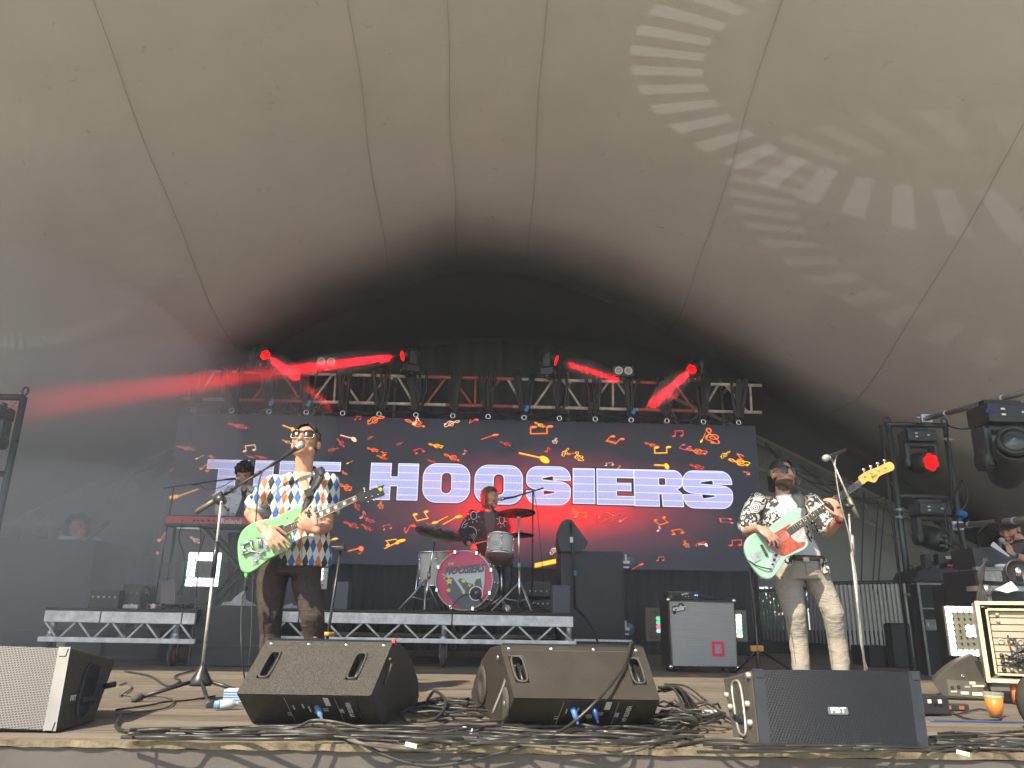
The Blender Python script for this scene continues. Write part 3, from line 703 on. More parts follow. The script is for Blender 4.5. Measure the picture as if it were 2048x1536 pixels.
slats('slatted_barrier', 1664, 1170, 1296, 1872, 1166, 1322, 11.2, 24, M['slat'], 'pale vertical slat barrier between the bass player and the lighting tower', .034)
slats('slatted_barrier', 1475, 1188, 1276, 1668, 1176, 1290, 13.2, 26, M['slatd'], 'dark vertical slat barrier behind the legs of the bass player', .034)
mb = MB(); a = P(1490, 1300, 13.6); b = P(1930, 1330, 13.6); mb.box(((a.x+b.x)/2, 13.6, .17), (b.x-a.x, .1, .36)); mb.box(((a.x+b.x)/2, 13.54, .36), (b.x-a.x, .04, .05)); tag(mb.build('low_wall', mat('dark_low_wall', (.05, .05, .045), .8, var=.3)), 'dark low board wall along the back edge of the stage', 'wall')
# trees behind the tent
leafm = mat('sunlit_leaves', (.16, .24, .03), .6, col2=(.06, .11, .015), vscale=3); leafm.node_tree.nodes['Principled BSDF'].inputs['Subsurface Weight'].default_value = 0
barkm = mat('bark', (.09, .07, .05), .9, var=.3)
def tree(x, y, z, r, h, seed, lb, n_=2600):
    rr = random.Random(seed); root = thing('tree', lb, 'tree', (x, y, -1.2), 'trees behind the tent')
    mb = MB(); mb.tube([(x, y, -1.2), (x+.05, y, z*.5), (x-.05, y, z+h*.5)], [.16, .12, .05], 8)
    for k in range(5):
        a = k*1.3; mb.tube([(x, y, z+h*.1*k*.5), (x+r*.6*math.cos(a), y+r*.6*math.sin(a), z+h*.3+.1*k*h)], [.06, .015], 6)
    mb.build('trunk', barkm, root)
    mb = MB(); cl = [(rr.gauss(0, .45), rr.gauss(0, .45), rr.uniform(-.1, 1)) for _ in range(26)]
    for i in range(n_):
        c = rr.choice(cl); p = V(x+c[0]*r+rr.gauss(0, r*.16), y+c[1]*r+rr.gauss(0, r*.16), z+c[2]*h+rr.gauss(0, h*.1))
        s_ = rr.uniform(.05, .11); d1 = V(rr.gauss(0, 1), rr.gauss(0, 1), rr.gauss(0, 1)).normalized(); d2 = d1.orthogonal().normalized()
        mb.add([p-d1*s_, p+d2*s_*.55, p+d1*s_, p-d2*s_*.55], [(0, 1, 2, 3)], False)
    mb.build('crown', leafm, root, fix=False)
tree(5.3, 17.2, .0, 1.5, 1.3, 4, 'bright green tree seen through and under the dark slats')
tree(5.9, 19.5, .0, 1.2, .9, 5, 'green tree farther back, right of the bright green tree')
tree(3.7, 18.5, .0, 1.4, 1.2, 6, 'green tree behind the edge of the bass cabinet')
# ------------------------------------------------------------------ helpers for gear
def wb(x0, y0, x1, y1, Y, depth):
    xm, ym = (x0+x1)/2, (y0+y1)/2
    a, b = P(x0, ym, Y).x, P(x1, ym, Y).x; zt, zb = P(xm, y0, Y).z, P(xm, y1, Y).z
    return V((a+b)/2, Y+depth/2, (zt+zb)/2), V(b-a, depth, zt-zb)
def text(mb, s, O, U, W, size, bold=.0, shear=0., extr=.0006, align='CENTER', sx=1.):
    cu = bpy.data.curves.new('t', 'FONT'); cu.body = s; cu.size = size; cu.offset = bold; cu.shear = shear; cu.extrude = extr; cu.align_x = align; cu.align_y = 'CENTER'; cu.resolution_u = 2
    o = bpy.data.objects.new('t', cu); COL.objects.link(o); dg = bpy.context.evaluated_depsgraph_get(); dg.update()
    me = bpy.data.meshes.new_from_object(o.evaluated_get(dg)); O, U, W = Vector(O), Vector(U).normalized(), Vector(W).normalized(); Nn = U.cross(W)
    vs = [O+U*v.co.x*sx+W*v.co.y+Nn*v.co.z for v in me.vertices]; fs = [tuple(p.vertices) for p in me.polygons]
    bpy.data.objects.remove(o); bpy.data.curves.remove(cu); bpy.data.meshes.remove(me); mb.add(vs, fs, False)
def set_uv(o, fn):
    me = o.data; uv = me.uv_layers.new(name='UVMap'); mw = WORLD[o.name]
    for l in me.loops: uv.data[l.index].uv = fn(mw @ me.vertices[l.vertex_index].co)
def hexmat(name, metal_c, hole_c, pitch, rad=.36, rough=.45, metal=.3, slotted=False):
    m, t, b = newmat(name); n = N(t); tc = n.node('ShaderNodeTexCoord'); sp = n.node('ShaderNodeSeparateXYZ'); n.link(tc.outputs['UV'], sp.inputs[0])
    def cell(off):
        x = n.m('SUBTRACT', n.m('FRACT', n.m('ADD', n.m('DIVIDE', sp.outputs[0], pitch), off)), .5)
        y = n.m('MULTIPLY', n.m('SUBTRACT', n.m('FRACT', n.m('ADD', n.m('DIVIDE', sp.outputs[1], pitch*1.732), off)), .5), 1.732)
        return n.m('SQRT', n.m('ADD', n.m('MULTIPLY', x, x), n.m('MULTIPLY', y, y)))
    d = n.m('MINIMUM', cell(0.), cell(.5)); f = n.m('LESS_THAN', d, rad)
    n.link(n.mix(f, metal_c, hole_c), b.inputs['Base Color']); b.inputs['Roughness'].default_value = rough
    n.link(n.m('MULTIPLY', n.m('SUBTRACT', 1., f), metal), b.inputs['Metallic'])
    bp = n.node('ShaderNodeBump'); bp.inputs['Strength'].default_value = .8; bp.inputs['Distance'].default_value = .003; mr = n.m('MINIMUM', d, rad+.05); n.link(mr, bp.inputs['Height']); n.link(bp.outputs[0], b.inputs['Normal'])
    return m
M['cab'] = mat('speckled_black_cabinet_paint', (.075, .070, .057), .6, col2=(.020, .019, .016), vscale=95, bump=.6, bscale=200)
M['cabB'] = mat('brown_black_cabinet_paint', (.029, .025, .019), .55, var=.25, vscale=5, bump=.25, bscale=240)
M['cabs'] = mat('dusty_cabinet_side', (.060, .055, .044), .72, var=.35, vscale=6, bump=.5, bscale=220)
M['plate'] = mat('matt_connector_plate', (.028, .026, .022), .5, var=.2)
M['strip'] = mat('grey_metal_grille_edge', (.045, .05, .053), .45, .3, var=.2)
M['stripd'] = mat('dark_metal_grille_edge', (.016, .02, .025), .5, .1, var=.2)
M['print'] = mat('white_print', (.55, .55, .5), .6)

# ------------------------------------------------------------------ risers
M['riser'] = mat('scuffed_riser_aluminium', (.78, .78, .76), .5, .1, col2=(.46, .46, .43), vscale=9)
M['deckt'] = mat('dark_riser_board', (.035, .033, .03), .75, var=.3)
M['tyre'] = mat('grey_caster_rubber', (.06, .055, .05), .8)
def riser(x0, x1, ztop, Y, depth, label, nbr, legs, seam_, floorz=0.):
    root = thing('stage_riser', label, 'stage riser', ((x0+x1)/2, Y, 0))
    mb = MB(); mb.box(((x0+x1)/2, Y+depth/2, ztop+.012), (x1-x0, depth+.02, .022)); mb.build('deck_board', M['deckt'], root)
    cuts = [x0]+seam_+[x1]
    for a, b in zip(cuts[:-1], cuts[1:]):
        mb = MB(); mb.box(((a+b)/2, Y, ztop-.06), (b-a-.012, .04, .105), None, .006)
        for fx in (.3, .36, .7): mb.lathe((a+(b-a)*fx, Y-.021, ztop-.05), (0, -1, 0), [(0, .008), (.003, .007), (.003, 0)], 8)
        mb.build('top_rail', M['riser'], root); mb = MB(); mb.box(((a+b)/2, Y+depth, ztop-.06), (b-a-.012, .04, .105)); mb.build('rear_rail', M['riser'], root)
    mb = MB(); mb.box(((x0+x1)/2, Y, ztop-.27), (x1-x0+.04, .04, .045), None, .004); mb.build('bottom_rail', M['riser'], root); mb = MB(); mb.box(((x0+x1)/2, Y+depth, ztop-.27), (x1-x0+.04, .04, .045)); mb.build('rear_rail', M['riser'], root)
    st = (x1-x0)/nbr
    for i in range(nbr):
        a = x0+st*(i+.12); b = x0+st*(i+.88)
        if i % 2: a, b = b, a
        mb = MB(); mb.bar((a, Y, ztop-.115), (b, Y, ztop-.25), .0105, 7); mb.build('brace', M['riser'], root)
    for lx in legs:
        for ly, fr in ((Y+.07, True), (Y+depth-.07, False)):
            mb = MB(); mb.bar((lx, ly, .27), (lx, ly, ztop-.02), .032, 12); mb.lathe((lx, ly, .24), (0, 0, 1), [(0, .04), (.06, .045), (.07, .03)], 12); lg = mb.build('leg', M['alu'], root)
            mb = MB(); c = V(lx, ly, .105)
            mb.lathe(c+V(-.02, 0, 0), (1, 0, 0), [(0, .06), (0, .10), (.008, .105), (.034, .105), (.04, .10), (.04, .06)], 20); wh = mb.build('wheel', M['tyre'], lg)
            mb = MB(); mb.lathe(c+V(-.024, 0, 0), (1, 0, 0), [(0, 0), (0, .066), (.048, .066), (.048, 0)], 16); mb.build('wheel_hub', mat('rusty_red_hub', (.26, .10, .06), .7, var=.4), lg)
            mb = MB()
            for sx in (-.035, .035): mb.box(c+V(sx, .02, .07), (.005, .05, .17))
            mb.box(c+V(0, .02, .155), (.09, .09, .008)); mb.lathe(c+V(0, 0, .15), (0, 0, 1), [(0, .05), (.025, .045), (.03, .02)], 14); mb.build('caster_fork', M['steel'], lg)
    return root
RL0, RL1 = P(93, 1213, 7.85).x, P(395, 1216, 7.85).x
riser(RL0, RL1, .50, 7.85, 2.0, 'short riser at the left carrying the keyboard gear, on casters', 9, [RL0+.06, P(348, 1280, 7.9).x], [P(206, 1213, 7.85).x, P(368, 1213, 7.85).x])
RR0, RR1 = P(500, 1219, 8.3).x, P(1147, 1226, 8.3).x
riser(RR0, RR1, .53, 8.3, 2.4, 'long drum riser with silver lattice rail on casters', 17, [P(887, 1280, 8.35).x, P(1138, 1280, 8.35).x, RR0+.1], [P(600, 1219, 8.3).x, P(640, 1219, 8.3).x, P(905, 1219, 8.3).x])
RLZ, RRZ = .523, .553

# ------------------------------------------------------------------ wedge monitors seen from behind
def wedge_back(name, label, xn, xf, sec, handles, light_left):
    """xn=(x left,right) at the near edge, xf at the far edge; sec = list of (Y,z)"""
    Y0, Y1 = min(s[0] for s in sec), max(s[0] for s in sec)
    def X(side, Y): t = (Y-Y0)/(Y1-Y0); return xn[side]+(xf[side]-xn[side])*t
    root = thing(name, label, 'stage monitor', ((xn[0]+xn[1])/2, (Y0+Y1)/2, 0), 'floor monitors seen from behind')
    n = len(sec); L = [V(X(0, y), y, z) for y, z in sec]; Rr = [V(X(1, y), y, z) for y, z in sec]
    # sec[0]=top ridge, sec[1]=front bulge, sec[2]=bottom front, then rear ones
    mb = MB(); mb.cur = 0
    T0, T1, B0, B1 = L[0], Rr[0], L[1], Rr[1]
    def F(u, v): return T0.lerp(T1, u).lerp(B0.lerp(B1, u), v)
    us = [0]; vs_ = [0, .22, .72, 1]
    for h in handles: us += [h-.045, h+.045]
    us += [1]
    nrm = (T1-T0).cross(B0-T0).normalized(); 
    if nrm.y > 0: nrm = -nrm
    hs = {(1+2*k, 1) for k in range(len(handles))}
    for i in range(len(us)-1):
        for j in range(3):
            q = [F(us[i], vs_[j]), F(us[i+1], vs_[j]), F(us[i+1], vs_[j+1]), F(us[i], vs_[j+1])]
            if (i, j) in hs:
                d = -nrm*.055; q2 = [p+d for p in q]
                mb.add(q+q2, [(0, 1, 5, 4), (1, 2, 6, 5), (2, 3, 7, 6), (3, 0, 4, 7), (4, 5, 6, 7)], False)
            else: mb.add(q, [(0, 1, 2, 3)], False)
    for k in range(1, n):
        a, b = k, (k+1) % n
        mb.add([L[a], Rr[a], Rr[b], L[b]], [(0, 1, 2, 3)], False)
    mb.add(L, [tuple(range(n))], False); mb.add(Rr, [tuple(range(n))], False)
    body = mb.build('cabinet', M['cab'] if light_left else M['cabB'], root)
    mod = body.modifiers.new('b', 'BEVEL'); mod.width = .007; mod.segments = 2; mod.limit_method = 'ANGLE'; mod.angle_limit = R(28)
    # handle recess rims
    for h in handles:
        mb = MB(); c = [F(h-.04, .24), F(h+.04, .24), F(h+.04, .70), F(h-.04, .70)]; cc = sum(c, V(0, 0, 0))/4
        pts = []
        for k in range(24):
            a = 2*math.pi*k/24; e = 4.; u_ = abs(math.cos(a))**(2/e)*(1 if math.cos(a) > 0 else -1); v_ = abs(math.sin(a))**(2/e)*(1 if math.sin(a) > 0 else -1)
            pts.append(F(h+.042*u_, .47+.24*v_)+nrm*.001)
        mb.tube(pts, .0055, 6, closed=True); mb.build('handle_rim', M['cabs'], root)
        mb = MB(); mb.bar(F(h+.012, .28)-nrm*.03, F(h+.012, .66)-nrm*.03, .010, 8); mb.build('handle', M['blackm'], root)
    # grille edge along the ridge with its screws
    mb = MB(); mb.cur = 0
    a, b = F(.015, 0), F(.985, 0)
    for k in range(90):
        p = a.lerp(b, (k+.5)/90); mb.box(p+V(0, .004, .004), ((b-a).length/90*.55, .012, .012))
    mb.box((a+b)/2+V(0, .016, .0), ((b-a).length, .02, .014), Matrix.Rotation(math.atan2((b-a).y, (b-a).x), 3, 'Z'))
    mb.build('grille_edge', M['blackm'], root)
    mb = MB(); p0, p1 = F(.06, .105), F(.94, .105); mb.box((p0+p1)/2+nrm*.001, ((p1-p0).length, .003, .004), None); mb.build('trim_line', M['cabs'], root)
    for k in range(4):
        p = F(.055+.295*k, .065); mb = MB(); mb.lathe(p, nrm, [(0, .011), (.006, .010), (.008, 0)], 10); mb.build('screw', M['chrome'], root)
    # connector plate on the lower face
    A0, A1, C0, C1 = L[1], Rr[1], L[2], Rr[2]
    def G(u, v): return A0.lerp(A1, u).lerp(C0.lerp(C1, u), v)
    n2 = (A1-A0).cross(C0-A0).normalized(); n2 = -n2 if n2.y > 0 else n2
    mb = MB(); q = [G(.27, .04)+n2*.003, G(.87, .04)+n2*.003, G(.87, .90)+n2*.003, G(.27, .90)+n2*.003]; mb.add(q+[p-n2*.006 for p in q], [(0, 1, 2, 3), (0, 1, 5, 4), (1, 2, 6, 5), (2, 3, 7, 6), (3, 0, 4, 7)], False)
    cp = mb.build('connector_plate', M['plate'], root)
    up = (G(.5, 0)-G(.5, 1)).normalized(); ux = (A1-A0).normalized(); mb = MB(); O = lambda u, v: G(u, v)+n2*.0045
    text(mb, 'VENTIS 6A', O(.80, .45), -up, ux, .030, .0006, 0.2); text(mb, 'FBT', O(.735, .5), -up, ux, .024, .001)
    text(mb, 'C E', O(.33, .62), -up, ux, .022); text(mb, 'ISO 9001', O(.385, .4), -up, ux, .010); text(mb, 'AUDIO', O(.46, .35), -up, ux, .013); text(mb, 'MIX INPUT', O(.50, .45), -up, ux, .011)
    for u_ in (.345, .72): 
        mb.add([O(u_, .07), O(u_+.003, .07), O(u_+.003, .88), O(u_, .88)], [(0, 1, 2, 3)], False)
    mb.lathe(O(.55, .55), n2, [(0, .016), (.001, .016), (.001, .012), (0, .012)], 14); mb.lathe(O(.55, .55), n2, [(0, .007), (.001, .007), (.001, .004)], 10)
    for a_ in (.16, .22): mb.add([O(.60, a_+.25), O(.64, a_+.25), O(.64, a_+.29), O(.60, a_+.29)], [(0, 1, 2, 3)], False)
    mb.build('printed_text', M['print'], cp)
    mb = MB(); q = [O(.635, .06), O(.675, .06), O(.675, .32), O(.635, .32)]; mb.add([p+n2*.0005 for p in q], [(0, 1, 2, 3)], False); mb.build('paper_sticker', M['gaff'], cp)
    return root, F, G, n2
secA = [(4.08, .372), (3.75, .152), (3.99, .0), (4.66, .0), (4.74, .06), (4.70, .15), (4.52, .27), (4.32, .345)]
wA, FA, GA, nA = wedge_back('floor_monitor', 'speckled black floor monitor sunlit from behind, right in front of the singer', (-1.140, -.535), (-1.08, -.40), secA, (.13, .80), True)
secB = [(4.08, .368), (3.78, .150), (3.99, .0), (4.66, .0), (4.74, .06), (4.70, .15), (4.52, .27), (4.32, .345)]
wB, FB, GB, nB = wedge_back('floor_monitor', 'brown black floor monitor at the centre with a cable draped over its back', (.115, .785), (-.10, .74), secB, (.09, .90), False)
# red tape on A's ridge, end cap discs of B
mb = MB(); p = FA(1, 0); mb.box(p+V(.004, .05, -.004), (.012, .10, .022), Matrix.Rotation(R(-14), 3, 'X')); mb.build('red_tape', M['red'], wA)
mb = MB()
sx = lambda Y: .115+(-.10-.115)*(Y-3.78)/(4.74-3.78)
nl = V(-math.cos(R(12.6)), -math.sin(R(12.6)), 0)
for (Y, z, r) in ((3.93, .11, .075),):
    c = V(sx(Y), Y, z)+nl*.004; mb.lathe(c, nl, [(0, r), (.01, r), (.014, r-.01), (.014, 0)], 28)
mb.build('end_cap', M['cabs'], wB)
mb = MB(); c = V(sx(4.45), 4.45, .15)+nl*.004; mb.lathe(c, nl, [(0, .10), (.008, .098), (.01, .05), (.002, .045), (.002, 0)], 28); mb.build('end_cap', M['cab'], wB)
for (Y, z) in ((4.05, .31), (3.90, .115)):
    mb = MB(); mb.lathe(V(sx(Y), Y, z)+nl*.016, nl, [(0, .012), (.005, .011), (.005, .004), (0, .003)], 12); mb.build('bolt', M['steel'], wB)
mb = MB(); mb.tube(spline([V(-.517+.0, 3.98, .30)+V(.03, 0, 0), V(-.48, 4.0, .27), V(-.50, 3.93, .19)], 4), .007, 6); mb.build('side_handle', M['cabs'], wA)
# ------------------------------------------------------------------ wedge monitors with grilles towards us
def wedge_front(label, bl, br, tl, tr, depth, zback, gm, sm, cm, flare=0., nudge=.04, txt=None, strip=.075):
    root = thing('grille_monitor', label, 'stage monitor', (bl+br)/2)
    ux = (br-bl).normalized(); back = V(-ux.y, ux.x, 0)
    rbl, rbr = bl+back*(depth-nudge)-ux*flare, br+back*(depth-nudge)+ux*flare
    rtl, rtr = tl+back*depth-ux*flare*.8, tr+back*depth+ux*flare*.8; rtl.z = rtr.z = zback
    mb = MB(); mb.add([bl, br, tr, tl, rbl, rbr, rtr, rtl], [(0, 1, 2, 3), (4, 7, 6, 5), (3, 2, 6, 7), (0, 4, 5, 1), (1, 5, 6, 2), (0, 3, 7, 4)], False)
    b = mb.build('cabinet', cm, root); md = b.modifiers.new('b', 'BEVEL'); md.width = .010; md.segments = 2; md.limit_method = 'ANGLE'
    up = (tl-bl); n = ux.cross(up.normalized()); n = -n if n.y > 0 else n
    W_ = (br-bl).length
    def F(u, v): return (bl.lerp(br, u)).lerp(tl.lerp(tr, u), v)+n*.012
    s = strip
    mb = MB(); K = 24
    vs = []
    for k in range(K+1):
        u = s+(1-2*s)*k/K
        for v in (.015, .5, .985): vs.append(F(u, v)+n*(.012*math.sin(math.pi*k/K)))
    mb.add(vs, [(3*k+j, 3*k+3+j, 3*k+4+j, 3*k+1+j) for k in range(K) for j in (0, 1)], True)
    g = mb.build('grille', gm, root); o_ = F(0, 0)
    set_uv(g, lambda p: ((p-o_).dot(ux), (p-o_).dot(up.normalized())))
    for a, b_ in ((.0, s), (1-s, 1.0)):
        mb = MB(); q = [F(a, 0), F(b_, 0), F(b_, 1), F(a, 1)]; mb.add(q+[p-n*.010 for p in q], [(0, 1, 2, 3), (0, 1, 5, 4), (1, 2, 6, 5), (2, 3, 7, 6), (3, 0, 4, 7)], False); mb.build('grille_side_strip', sm, root)
        for vv in (.93, .05):
            mb = MB(); q = F((a+b_)/2, vv)+n*.002; mb.box(q, (.03, .006, .035), Matrix.Rotation(math.atan2(up.y, up.z)*-1, 3, 'X')); mb.build('strip_clip', sm, root)
    if txt:
        mb = MB(); c = F(.475, .45)+n*.016; q = rrect(-.042, -.016, .042, .016, .006, 3); plate(mb, [q], c, ux, up.normalized(), 0, .002); bd = mb.build('badge', mat('dark_badge', (.10, .11, .12), .4), root)
        mb = MB(); text(mb, txt, c+n*.003, ux, up.normalized(), .030, .0005, sx=1.35); mb.build('badge_text', mat('badge_white', (.8, .8, .8), .4), bd)
    return root, F, back, ux
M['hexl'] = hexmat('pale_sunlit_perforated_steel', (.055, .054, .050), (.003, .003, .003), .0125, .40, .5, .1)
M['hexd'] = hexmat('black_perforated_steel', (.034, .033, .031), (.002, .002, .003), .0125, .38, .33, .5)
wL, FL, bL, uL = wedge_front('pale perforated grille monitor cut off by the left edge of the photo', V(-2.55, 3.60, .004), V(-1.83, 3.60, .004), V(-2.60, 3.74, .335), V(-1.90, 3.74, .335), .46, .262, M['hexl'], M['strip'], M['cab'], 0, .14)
def sideF(p0, p1, q0, q1):   # near bottom, near top, far bottom, far top
    return lambda u, v: p0.lerp(q0, u).lerp(p1.lerp(q1, u), v)
def side_handle(root, S, nrm, u0, u1, v0, v1, hm, bm_):
    q = [S(.5*(u0+u1)+.5*(u1-u0)*math.copysign(abs(math.cos(k*math.pi/12))**.6, math.cos(k*math.pi/12)), .5*(v0+v1)+.5*(v1-v0)*math.copysign(abs(math.sin(k*math.pi/12))**.6, math.sin(k*math.pi/12)))+nrm*.003 for k in range(24)]
    mb = MB(); mb.add(q, [tuple(range(24))], False); mb.add([p-nrm*.006 for p in q]+q, [(i, (i+1) % 24, 24+(i+1) % 24, 24+i) for i in range(24)], False); mb.build('handle_recess', hm, root)
    mb = MB(); mb.tube([p+nrm*.002 for p in q], .006, 6, closed=True); mb.build('recess_rim', bm_, root)
    mb = MB(); a, b = S(u0+.02, v0+(v1-v0)*.30)+nrm*.006, S(u1-.02, v0+(v1-v0)*.30)+nrm*.006; mb.tube([a, b], .016, 8); mb.build('handle', M['blackm'], root)
SL = sideF(V(-1.83, 3.60, .004), V(-1.90, 3.74, .335), V(-1.83, 3.92, .004), V(-1.90, 4.20, .262)); nl_ = (SL(1, 0)-SL(0, 0)).cross(SL(0, 1)-SL(0, 0)).normalized(); nl_ = nl_ if nl_.x > 0 else -nl_
side_handle(wL, SL, nl_, .36, .72, .12, .86, mat('blue_black_recess', (.008, .012, .022), .5), M['cab'])
mb = MB(); q = SL(.95, .55); mb.bar(q, q+nl_*.05, .013, 8); mb.build('knob', M['rubber'], wL)
mb = MB(); text(mb, 'FBT', SL(.22, .38)+nl_*.004, (0, 1, 0), (0, 0, 1), .03, .001); mb.build('side_text', M['print'], wL)
bl, br = PZ(1528, 1502, .004), PZ(1864, 1505, .004); yl = (bl.y+br.y)/2; bl.y, br.y = yl+.0, yl-.0
bl.y += .04; br.y += .04
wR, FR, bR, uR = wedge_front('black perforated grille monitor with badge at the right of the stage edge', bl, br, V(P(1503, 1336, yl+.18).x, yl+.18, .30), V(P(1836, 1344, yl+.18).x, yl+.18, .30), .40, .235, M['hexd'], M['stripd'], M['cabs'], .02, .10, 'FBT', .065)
_tl, _tr = V(P(1503, 1336, yl+.18).x, yl+.18, .30), V(P(1836, 1344, yl+.18).x, yl+.18, .30)
SR_ = sideF(bl, _tl, bl+bR*.30-uR*.02, V((_tl+bR*.40-uR*.016).x, (_tl+bR*.40-uR*.016).y, .235)); nr_ = (SR_(1, 0)-SR_(0, 0)).cross(SR_(0, 1)-SR_(0, 0)).normalized(); nr_ = nr_ if nr_.x < 0 else -nr_
side_handle(wR, SR_, nr_, .36, .70, .10, .90, M['cab'], M['alud'])
for u_, v_ in ((.2, .30), (.22, .55), (.85, .5), (.92, .7), (.08, .93)):
    mb = MB(); mb.lathe(SR_(u_, v_), nr_, [(0, .014), (.016, .012), (.018, 0)], 10); mb.build('knob', M['alud'], wR)

# small side-on monitor at the right
def sidepoly(name, label, cat, pts, Y, depth, m, dx=0.):
    c = [P(x, y, Y) for x, y in pts]; root = thing(name, label, cat, c[0]*.5+c[len(c)//2]*.5)
    mb = MB(); a = c; b = [p+V(dx, depth, 0) for p in c]; n = len(c); mb.add(a+b, [tuple(range(n)), tuple(range(n, 2*n))[::-1]]+[(i, (i+1) % n, n+(i+1) % n, n+i) for i in range(n)], False)
    o = mb.build('cabinet', m, root); md = o.modifiers.new('b', 'BEVEL'); md.width = .006; md.segments = 2; md.limit_method = 'ANGLE'; return root
YS = 5.70
ws = sidepoly('side_monitor', 'small dusty monitor lying side on with its socket panel showing, beside the rack', 'stage monitor', [(1866, 1366), (1876, 1352), (1892, 1338), (1916, 1321), (1943, 1309), (1951, 1312), (1966, 1335), (1984, 1385), (1986, 1402), (1888, 1396)], YS, .45, M['cabs'], .24)
mb = MB(); q = [P(1894, 1359, YS-.006), P(1975, 1365, YS-.006), P(1981, 1399, YS-.006), P(1898, 1391, YS-.006)]; mb.add(q+[p+V(0, .005, 0) for p in q], [(0, 1, 2, 3), (0, 1, 5, 4), (1, 2, 6, 5), (2, 3, 7, 6), (3, 0, 4, 7)], False); pn = mb.build('socket_panel', mat('olive_grey_panel', (.11, .105, .08), .5, var=.2), ws)
mb = MB()
for x, y, w_, h_ in ((1908, 1383, 12, 3), (1930, 1386, 16, 6), (1955, 1388, 20, 7), (1945, 1366, 12, 6), (1957, 1372, 24, 4)): c, d = wb(x-w_/2, y-h_/2, x+w_/2, y+h_/2, YS-.010, .003); mb.box(c, d)
text(mb, '0000', P(1935, 1374, YS-.010), (1, 0, 0), (0, 0, 1), .02)
mb.build('panel_print', M['print'], pn)
for x, y in ((1904, 1375), (1917, 1374), (1970, 1376)): mb = MB(); mb.lathe(P(x, y, YS-.007), (0, -1, 0), [(0, .012), (.004, .012), (.004, .006), (0, .005)], 12); mb.build('socket', M['blackm'], pn)
mb = MB(); hp = [P(x, y, YS-.004) for x, y in ((1949, 1323), (1956, 1320), (1962, 1324), (1977, 1349), (1974, 1358), (1967, 1356))]; mb.add(hp+[p+V(0, .003, 0) for p in hp], [tuple(range(6)), (0, 1, 7, 6), (1, 2, 8, 7), (2, 3, 9, 8), (3, 4, 10, 9), (4, 5, 11, 10), (5, 0, 6, 11)], False); mb.build('handle_slot', M['black'], ws)
mb = MB(); mb.lathe(P(1925, 1352, YS-.002), (0, -1, 0), [(0, .012), (.006, .011), (.006, .005), (0, .004)], 12); mb.build('bolt', M['steel'], ws)

